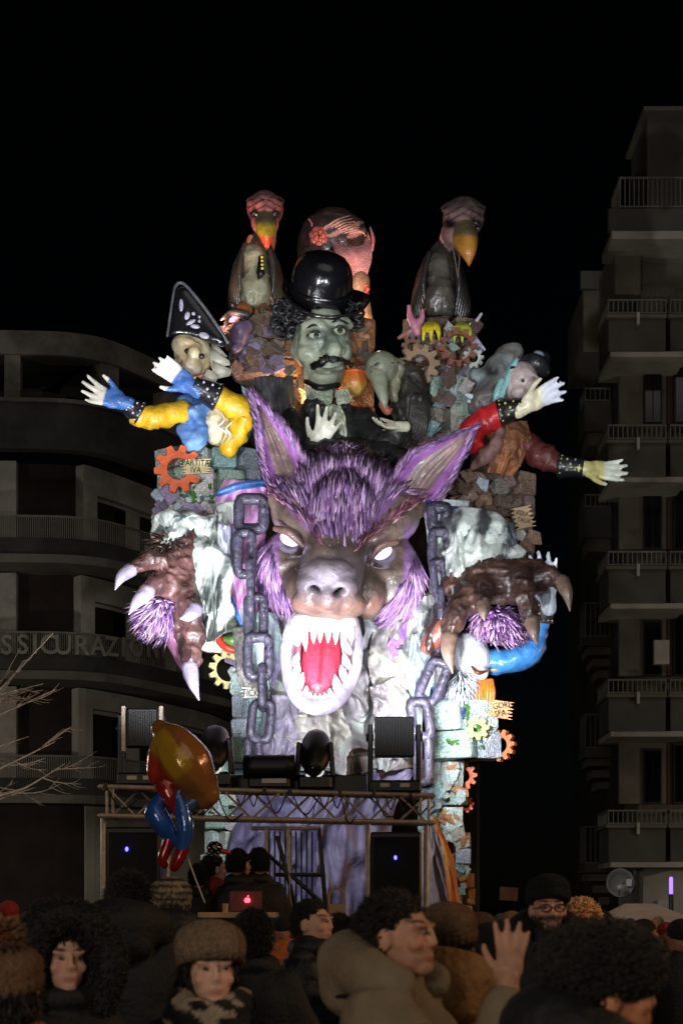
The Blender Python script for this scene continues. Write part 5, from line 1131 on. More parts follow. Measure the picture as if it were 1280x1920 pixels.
# dark cloth column left of the man, dark mound behind the wolf head
col_ = thing('draped_pillar', 'dark draped pillar between the black hatted puppet and the bowler hatted man', 'pillar', tuple(W(510, 840, 22.6)))
cloth('drape', 22.6, [(476, 706, 10), (474, 760, 14), (482, 840, 18)], [(552, 706, 0), (550, 770, 4), (560, 850, 8)], 24, col_, (64, 64, 66), (44, 44, 46), amp=20, ax=4, ay=1.2, seed=31, nu=40, nv=40)
md = thing('dark_mound', 'black padded mound on which the bowler hatted man leans above the wolf', 'mound', tuple(W(640, 860, 22)))
g = Sc(22.0); g.e(640, 862, -30, 130, 34, 60); shape('padding', g, 'cloth', md, vox=.05, lap=2, amp=.2, scale=3, nk=ridge, col=(26, 24, 26))
rk = thing('orange_bowl', 'orange striped bowl beside the bowler hatted man\'s neck', 'bowl', tuple(W(664, 742, 22.9)))
g = Sc(22.9); g.e(664, 716, 20, 26, 26, 26); shape('bowl', g, 'gloss', rk, lap=0, fn=lambda x, y, d, co, n: mixc(C(216, 120, 50), C(222, 176, 96), sst(714, 722, y)))
g = Sc(22.9); g.e(664, 702, 22, 27, 7, 27); shape('rim', g, 'gloss', rk, lap=0, col=(226, 110, 50))
# dead branches and limbs round the pedestals
def limb(name, label, pts, Y, col, cat='branch', group=None, mat='gloss'):
    sc = Sc(Y); g = Sc(Y)
    for p in pts: g.t(p, seg=10)
    me = g.mesh(vox=.016, lap=2); solidcol(me, col); return single(name, me, M[mat], label, cat, group)
limb('pink_hand', 'pink forked hand rising left of the right vulture\'s feet', [[(782, 624, 30, 8), (776, 608, 34, 9), (768, 592, 36, 6), (766, 574, 36, 4)], [(777, 612, 34, 9), (790, 598, 36, 6), (792, 582, 36, 4)]], 22.9, (206, 130, 158), 'hand')
limb('white_feathers', 'white and lilac curled feathers right of the right vulture', [[(878, 612, 20, 5), (892, 602, 24, 4), (902, 588, 24, 3)], [(880, 620, 20, 5), (894, 640, 26, 5), (908, 656, 28, 3)], [(884, 626, 20, 5), (890, 646, 24, 5), (896, 662, 24, 3)]], 22.9, (196, 190, 206), 'feathers')
limb('brown_branch', 'brown knotted branch left of the right vulture\'s pedestal', [[(748, 634, 20, 4), (766, 622, 26, 6), (790, 616, 26, 7)], [(764, 622, 26, 5), (762, 650, 26, 4), (766, 680, 24, 4)]], 22.9, (150, 104, 92))
limb('grey_branch', 'dark clawed branch left of the left vulture\'s pedestal', [[(414, 600, 10, 3), (436, 586, 16, 7), (462, 590, 14, 9)], [(430, 588, 16, 5), (424, 604, 20, 4), (420, 612, 22, 2)], [(440, 580, 14, 4), (436, 570, 18, 3)]], 22.9, (64, 56, 54))
limb('purple_horn', 'lilac twisted horn on the pedestal under the left vulture', [[(446, 640, 40, 14), (450, 622, 44, 18), (462, 612, 40, 12)], [(446, 650, 44, 10), (440, 656, 48, 8)]], 22.9, (120, 100, 130), 'horn')
limb('ochre_hand', 'pale brown wooden hand poking out behind the man\'s right cheek', [[(664, 690, 10, 14), (668, 650, 14, 13), (672, 622, 16, 11), (690, 608, 16, 8)], [(670, 640, 18, 9), (688, 632, 20, 7)], [(678, 664, 20, 12), (692, 662, 22, 11)]], 23.0, (190, 140, 110), 'hand')

def gear_geo(cx_, cy_, d, ro, ri, n, Y, th=8, tilt=0, tooth=.26):
    g = Sc(Y); c = g.P(cx_, cy_, d); m = Euler((0, 0, R(tilt))).to_matrix(); v = []; f = []; N = n * 4; prof = (1, 1, 1 - tooth, 1 - tooth)
    for yy in (-.5, .5):
        for j in range(N):
            a = 2 * math.pi * (j + (.25 if j % 4 in (1,) else 0) - (.0 if j % 4 else .25)) / N; r = ro * prof[j % 4]
            v.append(c + m @ Vector((r * math.cos(a), th * yy, r * math.sin(a))) * g.k)
        for j in range(N):
            a = 2 * math.pi * j / N; v.append(c + m @ Vector((ri * math.cos(a), th * yy, ri * math.sin(a))) * g.k)
    for j in range(N):
        k = (j + 1) % N; f += [(j, k, N + k, N + j), (2 * N + j, 3 * N + j, 3 * N + k, 2 * N + k), (j, 2 * N + j, 2 * N + k, k), (N + j, N + k, 3 * N + k, 3 * N + j)]
    g.add(v, f); return g
def gear(label, *a, col=(200, 96, 50), rough='paint', **kw):
    g = gear_geo(*a, **kw); me = g.mesh(smooth=False); solidcol(me, col); me.shade_flat(); return single('gear', me, M[rough], label, 'gear', 'painted gears of the float')
gear('bright orange gear left of the PARTITA IVA board', 334, 880, 62, 44, 20, 10, 22.2, col=(206, 92, 46))
gear('cream gear hanging below the wolf\'s left sleeve', 426, 1256, 20, 36, 22, 11, 22, col=(206, 194, 132), tilt=20)
gear('orange gear with pale teeth at the edge of the teal bastion', 938, 1398, 10, 30, 15, 11, 22, col=(206, 110, 56), th=12, tilt=-30)
gear('tan gear right of the crow\'s head', 786, 684, 50, 38, 18, 11, 22.9, col=(150, 124, 98))
gear('red brown gear on the dark pedestal under the right vulture', 858, 652, 54, 36, 24, 12, 22.9, col=(128, 74, 58))
gear('small white gear peeking from under the right vulture', 886, 672, 40, 20, 9, 10, 22.9, col=(186, 196, 186))
gear('small dark gear on the brown tower near the EQUITALIA board', 925, 968, 40, 16, 7, 9, 22.6, col=(110, 76, 58))
gear('orange gear rim peeking from behind the lower right column', 868, 1455, -10, 26, 12, 10, 22.3, col=(196, 96, 50))
gear('pale yellow flower shaped cog on the teal bastion', 894, 1366, 44, 22, 8, 8, 22, col=(196, 200, 120))
gear('rust orange gear low on the lower right column', 872, 1508, -4, 16, 7, 9, 22.3, col=(206, 84, 40))
gear('brown gear left of the right vulture\'s pedestal', 772, 652, 46, 20, 9, 9, 22.9, col=(120, 92, 76))
# boards with hand written words
M['ink'] = material('black brush ink', (14, 12, 12), 0.6, 0, vary=0)
def board(label, x0, x1, y0, y1, d, Y, col, words, rot=0, size=13, teeth=5, tx=0):
    sc = Sc(Y); t = thing('sign_board', label, 'sign', tuple(sc.P((x0 + x1) / 2, y1, d)), 'ragged wooden boards of the float'); pts = []
    for i in range(teeth * 2 + 1): u = i / (teeth * 2); pts.append((x1 + (-7 if i % 2 else 3) + rnd.uniform(-2, 2), y0 + (y1 - y0) * u))
    for i in range(teeth * 2 + 1): u = i / (teeth * 2); pts.append((x0 + (7 if i % 2 else -3) + rnd.uniform(-2, 2), y1 - (y1 - y0) * u))
    cx_, cy_ = (x0 + x1) / 2, (y0 + y1) / 2; a = R(rot)
    pts = [(cx_ + (x - cx_) * math.cos(a) - (y - cy_) * math.sin(a), cy_ + (x - cx_) * math.sin(a) + (y - cy_) * math.cos(a)) for x, y in pts]
    g = Sc(Y); g.pl(pts, d, 6); me = g.mesh(smooth=False); solidcol(me, col); me.shade_flat(); b = part('plank', me, M['paint'], t)
    for w, ox, oy in words:
        p = sc.P(cx_ + ox * math.cos(a) - oy * math.sin(a), cy_ + ox * math.sin(a) + oy * math.cos(a), d + 1.2); part('lettering', text_mesh(w, size * 1.35 * sc.k, p, .004, 0, .8, roty=-rot), M['ink'], t)
board('cream ragged board reading PARTITA IVA beside the bright orange gear', 342, 392, 861, 888, 74, 22.2, (216, 200, 150), (('PARTITA', 0, -6), ('IVA', 0, 7)), -2, 12)
board('brown ragged board reading EQUITALIA on the dark right tower', 962, 998, 950, 990, 48, 22.4, (176, 150, 112), (('EQUI', 0, -8), ('TALIA', 0, 6)), -12, 8.5)
board('white ragged board reading SUPER TICKET behind the left chain', 453, 500, 1276, 1308, 36, 21.7, (230, 226, 214), (('SUPER', 0, -8), ('TICKET', 0, 8)), -3, 13)
board('orange ragged board reading GORI SPA on the teal bastion', 918, 958, 1314, 1346, 40, 21.8, (224, 150, 96), (('GORI', 0, -7), ('SPA', 0, 8)), 8, 12)
# white plank with red and green puppet arm, lower left
pk = thing('white_plank', 'bright white plank with a red hook and green cloth below the wolf\'s left sleeve', 'plank', tuple(W(400, 1230, 21.9)))
g = Sc(21.9); g.pl([(298, 1186), (382, 1196), (456, 1190), (458, 1226), (390, 1222), (300, 1196)], 10, 14); me = g.mesh(smooth=False); solidcol(me, (224, 226, 214)); me.shade_flat(); part('plank', me, M['paint'], pk)
sc = Sc(21.9); tubepart('red_hook', sc, [(408, 1186, 20, 6), (412, 1202, 26, 7), (428, 1216, 28, 7), (456, 1222, 26, 6)], 'gloss', pk, (206, 60, 40)); g = Sc(21.9); g.e(436, 1202, 18, 24, 12, 14); shape('green_cloth', g, 'gloss', pk, lap=0, col=(96, 150, 70)); g = Sc(21.9); g.e(449, 1186, 18, 10, 12, 8); shape('yellow_tip', g, 'gloss', pk, lap=0, col=(196, 186, 90))
cloth('grey_cloth', 21.9, [(384, 1130, -20), (390, 1170, -10), (384, 1196, -6)], [(470, 1120, -20), (462, 1170, -10), (458, 1200, -6)], 10, pk, (120, 126, 110), (84, 92, 80), amp=16, seed=9, nu=24, nv=24)
# orange lined cloth on the right foot of the float
oc = thing('orange_cloth', 'tall wavy cloth with an orange lit edge beside the right loudspeaker', 'cloth', tuple(W(830, 1700, 21)))
cloth('cloth', 21, [(786, 1560, 0), (784, 1620, 0), (788, 1722, 0)], [(818, 1545, 20), (834, 1620, 20), (858, 1722, 20)], 18, oc, (132, 116, 116), (110, 100, 112), amp=20, ax=3, ay=1.4, seed=41, nu=30, nv=40)
cloth('lining', 20.9, [(808, 1526, 24), (830, 1600, 26), (842, 1722, 26)], [(818, 1535, 10), (852, 1620, 6), (868, 1722, 0)], 12, oc, (206, 128, 50), (184, 96, 40), amp=14, ax=2.5, ay=1.5, seed=43, nu=24, nv=40)

# broken foam shards and rags packed between the figures
def shard_mesh(i):
    n = rnd.choice((4, 5, 6)); pts = [((.7 + .5 * rnd.random()) * math.cos(6.283 * j / n + rnd.uniform(-.3, .3)), (.7 + .5 * rnd.random()) * math.sin(6.283 * j / n)) for j in range(n)]
    g = Geo(); g.prism([(x, -.25 + rnd.uniform(-.12, .12), y) for x, y in pts], (0, .5, 0)); me = g.mesh('shard', smooth=False); bm = bmesh.new(); bm.from_mesh(me); bmesh.ops.bevel(bm, geom=bm.edges[:], offset=.07, segments=1, affect='EDGES'); bm.to_mesh(me); bm.free(); return me
SH = {}
def shards(label, boxes, Y, keys, n, smin=9, smax=20):
    x0, y0 = boxes[0][0], max(b[3] for b in boxes); t = thing('rubble_pile', label, 'rubble', tuple(W(x0, y0, Y)), 'painted foam rubble on the float'); k = Y / FP
    for i in range(n):
        b = boxes[i % len(boxes)]; key = rnd.choice(keys)
        if key not in SH:
            SH[key] = [shard_mesh(j) for j in range(6)]
            for m in SH[key]: m.materials.append(M[key])
        o = bpy.data.objects.new('shard', rnd.choice(SH[key])); COL.objects.link(o); o.parent = t; s_ = rnd.uniform(smin, smax) * k
        o.location = W(rnd.uniform(b[0], b[2]), rnd.uniform(b[1], b[3]), Y - b[4] * k) - root_of(t).location; o.scale = (s_ * rnd.uniform(.7, 1.3), s_ * .8, s_ * rnd.uniform(.7, 1.4)); o.rotation_euler = (rnd.uniform(-.5, .5), rnd.uniform(-3, 3), rnd.uniform(-.7, .7))
M['lilac'] = material('lilac painted foam', (166, 150, 180), 0.55, 0.8, 9, 0.4, 6, objvary=.3)
shards('pale angular rubble along the left edge below the bright orange gear', [(292, 920, 350, 985, 50), (340, 950, 420, 985, 52), (300, 985, 330, 1010, 30)], 22.2, ['stone', 'stone', 'lilac'], 34)
shards('brownish rubble packed round the left vulture\'s pedestal', [(424, 590, 470, 640, 30), (470, 600, 540, 700, 34), (440, 640, 490, 700, 34)], 23.1, ['stone_warm', 'stone_warm', 'lilac'], 34)
shards('mixed rubble and scraps under the right vulture\'s feet', [(764, 604, 800, 700, 34), (800, 600, 896, 700, 40), (830, 690, 890, 730, 40)], 23.0, ['stone_warm', 'stone', 'stone_warm', 'lilac'], 44, 7, 16)
shards('pale rubble beside the crow\'s back', [(790, 710, 880, 830, 34), (860, 760, 900, 860, 30)], 22.7, ['stone', 'stone_warm', 'stone'], 30)
shards('warm rubble right of the bowler hatted man\'s cheek', [(656, 612, 700, 700, 40), (540, 690, 575, 780, 36)], 23.0, ['stone_orange', 'stone_warm'], 26, 8, 15)
shards('brown rubble on the shoulder of the dark right tower', [(870, 890, 990, 960, 44), (940, 960, 1000, 1070, 30), (880, 960, 930, 990, 44)], 22.5, ['stone_warm', 'stone_warm', 'stone'], 36)
shards('pale rubble between the wolf\'s right sleeve and the teal bastion', [(806, 1100, 850, 1180, -10), (806, 1240, 850, 1320, 10), (880, 1290, 926, 1320, 10)], 21.9, ['stone', 'lilac', 'stone'], 26, 10, 20)
shards('bright rubble down the left foot of the robe', [(430, 1200, 470, 1300, -6), (440, 1300, 500, 1440, 20), (392, 1430, 446, 1600, 20)], 21.9, ['stone', 'stone', 'lilac'], 50, 10, 22)
shards('turquoise rubble down the lower right column', [(796, 1420, 866, 1560, 26), (830, 1560, 876, 1700, 20)], 22.2, ['stone', 'stone', 'stone_orange'], 44, 9, 18)
# ------------------------------------------------------------------ lighting truss and stage
def YT(px): return np.interp(px, (190, 810), (17.6, 18.9))
def Tp(px, h, back=0.0): Y = YT(px) + back; return Vector(((px - CX) * YT(px) / FP, Y, h))
ZT, ZB = 3.09, 2.77
tr = thing('lighting_truss', 'long aluminium lattice truss on legs carrying spotlights in front of the float', 'truss', Tp(500, 0))
for h in (ZT, ZB):
    for b in (0, .32):
        g = Geo(); g.tube([(*Tp(188, h, b), .028), (*Tp(500, h, b), .028), (*Tp(812, h, b), .028)], seg=10); part('chord', g.mesh(), M['alu'], tr)
n = 11
for i in range(n):
    x0 = 200 + 600 * i / n; x1 = 200 + 600 * (i + 1) / n
    for b in (0, .32):
        for (ha, hb) in ((ZT, ZB), (ZB, ZT)):
            if (ha > hb) == ((i % 2) == (0 if b == 0 else 1)):
                g = Geo(); g.tube([(*Tp(x0, ha, b), .014), (*Tp(x1, hb, b), .014)], seg=7, n=2); part('brace', g.mesh(), M['alu'], tr)
for x in (201, 212, 788, 803):
    g = Geo(); g.tube([(*Tp(x, ZB), .016), (*Tp(x, ZT), .016)], seg=7, n=2); part('upright', g.mesh(), M['alu'], tr)
for x in (190, 312, 690, 800):
    g = Geo(); g.tube([(*Tp(x, 0, .16), .03), (*Tp(x, ZB, .16), .03)], seg=8, n=2); part('leg', g.mesh(), M['alu'], tr)
for x in (300, 440, 596, 720):
    g = Geo(); pts = [(*(Tp(x + 6 * j, ZT - .02 - .16 * math.sin(j * .8) ** 2, -.04)), .008) for j in range(9)]; g.tube(pts, seg=5); part('cable', g.mesh(), M['black'], tr)
for i in range(9):
    x = 215 + i * 68 + rnd.uniform(-20, 20); g = Geo(); L = rnd.uniform(30, 80); a = Tp(x, ZT + .01, -.05); b = Tp(min(x + L, 800), ZT - rnd.uniform(0, .3), -.05); m_ = (a + b) / 2 - Vector((0, 0, rnd.uniform(.08, .3)))
    g.tube([(*a, .009), (*m_, .009), (*b, .009)], seg=5, n=14); part('cable', g.mesh(), M['black'], tr)
    g = Geo(); g.box(Tp(x, ZT), (.022, .04, .045), bev=.008); part('clamp', g.mesh(smooth=False), M['black'], tr)
# loudspeakers
M['led'] = material('blue led', (60, 60, 255), 0.4, vary=0, emit=(90, 80, 255), estr=6)
M['grille'] = material('speaker grille cloth', (13, 13, 14), 0.85, 0.5, 90, 0.3)
for x0, x1, lab in ((200, 300, 'tall black loudspeaker with a blue light under the left end of the truss'), (694, 790, 'tall black loudspeaker with a blue light under the right end of the truss')):
    Y = YT((x0 + x1) / 2) + .15; a = W(x0, 0, Y).x; b = W(x1, 0, Y).x; t = thing('loudspeaker', lab, 'loudspeaker', ((a + b) / 2, Y, 0), 'loudspeakers under the truss')
    g = Geo(); g.box(((a + b) / 2, Y + .2, 1.34), ((b - a) / 2, .2, 1.32), bev=.02); part('cabinet', g.mesh(smooth=False), M['black'], t)
    g = Geo(); g.box(((a + b) / 2, Y - .012, 1.34), ((b - a) / 2 - .03, .01, 1.26)); part('grille', g.mesh(smooth=False), M['grille'], t)
    lx_, ly_ = (238, 1592) if x0 < 400 else (741, 1608); g = Geo(); g.ell(W(lx_, ly_, Y - .03), (.018, .014, .026)); part('led', g.mesh(), M['led'], t)
# fixtures
M['rim_glow'] = material('emissive rim for reflected lamp light', (230, 226, 220), 0.4, vary=0, emit=(255, 248, 236), estr=.7)  # emission put on the ring to imitate lamp light caught at its rim
def moving_head(label, px, py, tilt=-20):
    p = Tp(px, ZT + .03, .16); t = thing('moving_head_light', label, 'stage light', p, 'stage lights on the truss'); k = YT(px) / FP
    g = Geo(); g.box(p + Vector((0, 0, .09)), (.20, .17, .085), bev=.03); part('base', g.mesh(smooth=False), M['black'], t)
    hz = p.z + .42
    for sx in (-1, 1):
        g = Geo(); g.box((p.x + sx * .195, p.y, p.z + .36), (.03, .09, .20), (0, sx * -4, 0), bev=.015); part('yoke_arm', g.mesh(smooth=False), M['black'], t)
    d = Vector((.05, math.cos(R(40)), math.sin(R(40)))); c = Vector((p.x, p.y, hz)); g = Geo()
    g.tube([(*(c - d * .22), .13), (*(c - d * .1), .17), (*(c + d * .1), .175), (*(c + d * .24), .165)], seg=20, n=10); part('head', g.mesh(), M['black'], t)
    g = Geo(); g.tube([(*(c - d * .325), .075), (*(c - d * .342), .075)], seg=20, n=2, caps=False); part('back_cover', g.mesh(), M['lens'], t)
    g = Geo(); cc = c - d * .287; u = Vector((1, 0, 0)); w = d.cross(u).normalized()
    g.tube([(*(cc + (u * math.cos(a) + w * math.sin(a)) * .118), .014) for a in np.linspace(.35, 2.3, 12)], seg=6); part('bright_ring', g.mesh(), M['rim_glow'], t)
    return t
moving_head('round black moving spotlight in the middle of the truss', 590, 1390); moving_head('round black moving spotlight behind the foil balloon', 398, 1392)
def flood(label, px0, px1, py0, py1, back=.16):
    px = (px0 + px1) / 2; p = Tp(px, ZT + .03, back); Y = p.y; t = thing('flood_light', label, 'stage light', p, 'stage lights on the truss'); a = W(px0, py1, Y); b = W(px1, py0, Y); w = (b.x - a.x) / 2
    g = Geo(); g.box(((a.x + b.x) / 2, Y, (a.z + b.z) / 2), (w, .09, (b.z - a.z) / 2), bev=.015); part('housing', g.mesh(smooth=False), M['black'], t)
    g = Geo()
    for i in range(14): g.box((a.x + w * 2 * (i + .5) / 14, Y - .1, (a.z + b.z) / 2), (.008, .012, (b.z - a.z) / 2 - .03))
    part('cooling_fins', g.mesh(smooth=False), M['black'], t, kind='stuff')
    g = Geo(); g.box(((a.x + b.x) / 2, Y, p.z + .07), (w + .08, .16, .07), bev=.02); part('base', g.mesh(smooth=False), M['black'], t)
    for sx in (-1, 1):
        g = Geo(); g.box(((a.x + b.x) / 2 + sx * (w + .05), Y, (p.z + (a.z + b.z) / 2) / 2 + .05), (.03, .06, ((a.z + b.z) / 2 - p.z) / 2 + .1), bev=.012); part('yoke_arm', g.mesh(smooth=False), M['black'], t)
        g = Geo(); g.tube([((a.x + b.x) / 2 + sx * (w + .01), Y, (a.z + b.z) / 2, .045), ((a.x + b.x) / 2 + sx * (w + .10), Y, (a.z + b.z) / 2, .05)], seg=12, caps=False); part('knob', g.mesh(), M['black'], t)
        g = Geo(); g.box(((a.x + b.x) / 2 + sx * w * .5, Y - .165, p.z + .08), (.055, .006, .022)); part('display', g.mesh(smooth=False), M['white'], t)
    return t
flood('square black wash light above the right loudspeaker', 702, 776, 1345, 1420); flood('square dark wash light above the left loudspeaker', 236, 296, 1330, 1402)
fr = bpy.data.objects['flood_light.001']
g = Geo(); a, b = W(234, 1326, 17.8), W(304, 1410, 17.8)
for x in (a.x, b.x): g.box((x, 17.75, (a.z + b.z) / 2), (.02, .05, (a.z - b.z) / 2))
part('side_frame', g.mesh(smooth=False), M['alu'], fr, kind='stuff')
p = Tp(502, ZT + .03, .16); t = thing('strobe_bar', 'wide black cylinder shaped strobe light on the truss', 'stage light', p, 'stage lights on the truss'); a = W(456, 1436, 18.3); b = W(552, 1436, 18.3)
g = Geo(); g.tube([(a.x, 18.4, a.z, .14), (b.x, 18.4, a.z, .14)], seg=20, n=6, caps=False); part('housing', g.mesh(), M['black'], t)
g = Geo(); g.box(((a.x + b.x) / 2, 18.4, p.z + .07), (.24, .12, .06), bev=.02); part('base', g.mesh(smooth=False), M['black'], t)
g = Geo(); g.box(((a.x + b.x) / 2 + .06, 18.27, p.z + .09), (.14, .006, .025)); part('display', g.mesh(smooth=False), M['white'], t)
g = Geo(); g.box((Tp(500, 0).x + .25, 18.7, ZT + .12), (.9, .05, .10), bev=.01); single('cable_tray', g.mesh(smooth=False), M['black'], 'low black tray lying along the back of the truss', 'tray')
# scaffold, desk and technicians in front of the float
sf = thing('scaffold', 'dark pipe scaffold under the middle of the truss', 'scaffold', (W(540, 0, 18.8).x, 18.8, 0))
for x0, y0, x1, y1 in ((474, 1553, 598, 1553), (598, 1553, 612, 1722), (500, 1553, 496, 1722), (540, 1553, 545, 1722), (500, 1600, 600, 1690), (520, 1640, 606, 1640), (560, 1722, 520, 1570)):
    g = Geo(); g.tube([(*W(x0, y0, 18.8), .026), (*W(x1, y1, 18.8), .026)], seg=8, n=2); part('pipe', g.mesh(), M['black'] if y0 > 1553 or x0 > 590 else M['alu'], sf)
for i in range(9):
    g = Geo(); g.tube([(*W(505 + i * 10, 1560, 19.1), .012), (*W(505 + i * 10, 1722, 19.1), .012)], seg=6, n=2); part('rail', g.mesh(), M['black'], sf)
M['desk'] = material('desk board', (186, 150, 110), 0.6, 0.2, 20, 0.3)
t = thing('control_desk', 'pale topped control desk at the foot of the truss', 'desk', (W(450, 0, 17).x, 17, 0)); a, b = W(376, 1716, 17), W(520, 1716, 17)
g = Geo(); g.box(((a.x + b.x) / 2, 17, a.z), ((b.x - a.x) / 2, .35, .03), bev=.008); part('desk_top', g.mesh(smooth=False), M['desk'], t)
for sx in (-1, 1):
    g = Geo(); g.box(((a.x + b.x) / 2 + sx * .34, 17, a.z / 2), (.03, .3, a.z / 2 - .032)); part('leg', g.mesh(smooth=False), M['black'], t)
# laptop with a glowing lid emblem
M['red_glow'] = material('red lit panel', (96, 20, 20), 0.5, 0.2, 20, 0.4, emit=(140, 10, 10), estr=.03)
M['emblem'] = material('glowing lid emblem', (255, 90, 100), 0.5, vary=0, emit=(255, 70, 90), estr=5)
t = thing('laptop', 'open laptop with a glowing red fruit emblem on the control desk', 'laptop', W(460, 1711, 16.8)); c = W(461, 1690, 16.8)
g = Geo(); g.box(c, (.17, .008, .11), (-12, 0, 0), bev=.006); part('lid', g.mesh(smooth=False), M['red_glow'], t)
g = Geo(); g.box(W(461, 1710, 16.9), (.17, .12, .01)); part('keyboard', g.mesh(smooth=False), M['black'], t)
e = W(464, 1688, 16.76); g = Geo(); g.ell(e + Vector((-.013, 0, 0)), (.022, .006, .028)); g.ell(e + Vector((.010, 0, 0)), (.022, .006, .028)); me = g.mesh(vox=.005, lap=1)
part('emblem', me, M['emblem'], t); g = Geo(); g.ell(e + Vector((.006, 0, .042)), (.006, .005, .013), (0, 30, 0)); part('emblem_leaf', g.mesh(), M['emblem'], t)
g = Geo(); g.tube([(*W(423, 1714, 16.8), .032), (*W(423, 1694, 16.8), .034)], seg=14, caps=False); single('paper_cup', g.mesh(), M['desk'], 'pale paper cup at the left end of the control desk', 'cup')
M['cab'] = material('cream painted box', (170, 140, 100), 0.6, 0.2, 20, 0.2); M['orange'] = material('orange plastic', (196, 110, 60), 0.5, 0.1, 20, 0.2)
t = thing('equipment_case', 'cream and orange equipment case with a black handle beside the desk', 'case', (W(540, 0, 16).x, 16, 0)); g = Geo(); g.box(W(540, 1740, 16), (.12, .1, .09), bev=.015); part('upper_shell', g.mesh(smooth=False), M['cab'], t)
g = Geo(); g.box((W(540, 0, 16).x, 16, .7), (.125, .105, .74), bev=.015); part('lower_shell', g.mesh(smooth=False), M['orange'], t); g = Geo(); g.box(W(540, 1736, 15.89), (.03, .012, .04), bev=.01); part('handle', g.mesh(smooth=False), M['black'], t)
t = thing('chair', 'cream folding chair with an arched back under the scaffold', 'chair', (W(630, 0, 18).x, 18, 0)); g = Geo(); c = W(631, 1690, 18)
g.tube([(c.x + .09 * math.cos(a), 18, c.z + .02 + .13 * math.sin(a), .014) for a in np.linspace(0, 3.14, 12)], seg=8); part('back_frame', g.mesh(), M['cab'], t)
g = Geo(); g.box(W(632, 1704, 17.99), (.10, .015, .055), bev=.01); part('backrest', g.mesh(smooth=False), M['cab'], t)
for sx in (-1, 1):
    g = Geo(); g.tube([(c.x + sx * .1, 18, 0, .014), (c.x + sx * .09, 18, c.z + .02, .014)], seg=8); part('leg', g.mesh(), M['cab'], t)
# foil balloon: plain stand-in, same size and colours
M['foil'] = material('metallic balloon foil', rough=0.22, bump=0.35, bscale=7, vary=0.12, vscale=3, metal=0.25, coat=0.8)
YBN = 9.0; s = Sc(YBN); bl = thing('foil_balloon', 'bronze, yellow, blue and red foil balloon floating on a string over the crowd', 'balloon', tuple(W(330, 1640, YBN)))
g = Sc(YBN); g.e(348, 1444, 0, 48, 86, 34, (0, -36, 0)); g.t([(300, 1366, 0, 18), (322, 1392, 4, 40), (352, 1440, 6, 52), (388, 1490, 0, 26)]); g.e(296, 1420, 0, 20, 54, 26, (0, 8, 0))
def bf_(x, y, d, co, n):
    u = (x - 300) * .6 + (y - 1370) * .8; v_ = (x - 300) * .8 - (y - 1370) * .6
    c = mixc(C(170, 110, 56), C(146, 96, 52), sst(.4, .6, fbm(co * 4, 3))); c = mixc(c, C(196, 150, 44), sst(36, 30, np.abs(v_ - 0)) * sst(0, 8, u + 4) * sst(96, 86, u) * (v_ < 12)); c = mixc(c, C(186, 60, 36), sst(-34, -42, v_)); return c
shape('body', g, 'foil', bl, vox=.012, lap=3, fn=bf_)
for pts, nm, cc in (([(300, 1500, 4, 16), (292, 1524, 8, 26), (308, 1550, 10, 24), (324, 1574, 8, 15)], 'blue_lobe', (44, 94, 176)), ([(334, 1494, 8, 18), (344, 1526, 12, 20), (348, 1556, 14, 20), (342, 1592, 12, 16)], 'blue_lobe', (50, 96, 170)), ([(320, 1562, 8, 14), (314, 1586, 10, 14), (306, 1608, 12, 13), (308, 1620, 12, 10)], 'red_lobe', (150, 28, 30)), ([(344, 1590, 12, 15), (336, 1608, 14, 15), (328, 1624, 14, 12)], 'red_lobe', (150, 28, 30)), ([(312, 1470, 0, 26), (324, 1496, 6, 24), (336, 1520, 4, 16)], 'red_lobe', (160, 44, 34)), ([(370, 1500, 2, 18), (350, 1512, 8, 18)], 'blue_lobe', (70, 96, 130))):
    tubepart(nm, s, pts, 'foil', bl, cc, flat=.8)
g = Geo(); g.tube([(*W(346, 1588, YBN), .004), (*W(360, 1630, YBN), .004), (*W(384, 1692, YBN), .004)], seg=5); part('string', g.mesh(), M['white'], bl)
# ------------------------------------------------------------------ the crowd
M['coat_black'] = material('black winter coat', (17, 17, 19), 0.75, 0.25, 45, 0.35, 6)
M['coat_navy'] = material('navy quilted coat', (20, 22, 29), 0.6, 0.4, 25, 0.3, 6)
M['coat_tan'] = material('olive tan parka', (128, 112, 90), 0.8, 0.25, 45, 0.3, 6)
M['coat_mustard'] = material('mustard padded jacket', (150, 108, 62), 0.75, 0.5, 25, 0.35, 5)
M['coat_pink'] = material('dusty pink scarf wool', (150, 92, 78), 0.9, 0.8, 60, 0.3, 20)
M['coat_red'] = material('red coat', (140, 40, 34), 0.8, 0.4, 30, 0.3)
M['wool_brown'] = material('brown knit wool', (122, 92, 68), 0.95, 0.7, 110, 0.4, 60)
M['wool_grey'] = material('grey brown knit wool', (146, 120, 96), 0.95, 0.7, 110, 0.4, 60)
M['wool_black'] = material('black wool', (26, 24, 22), 0.95, 1.0, 60, 0.5, 30)
M['hair_dark'] = material('dark hair', (26, 20, 17), 0.55, 0.8, 60, 0.5, 30)
M['jeans'] = material('dark trousers', (34, 36, 44), 0.85, 0.4, 40, 0.3)
M['plainpaint'] = material('matte vertex cloth', rough=0.9, bump=0.6, bscale=60, vary=0.3, vscale=20)
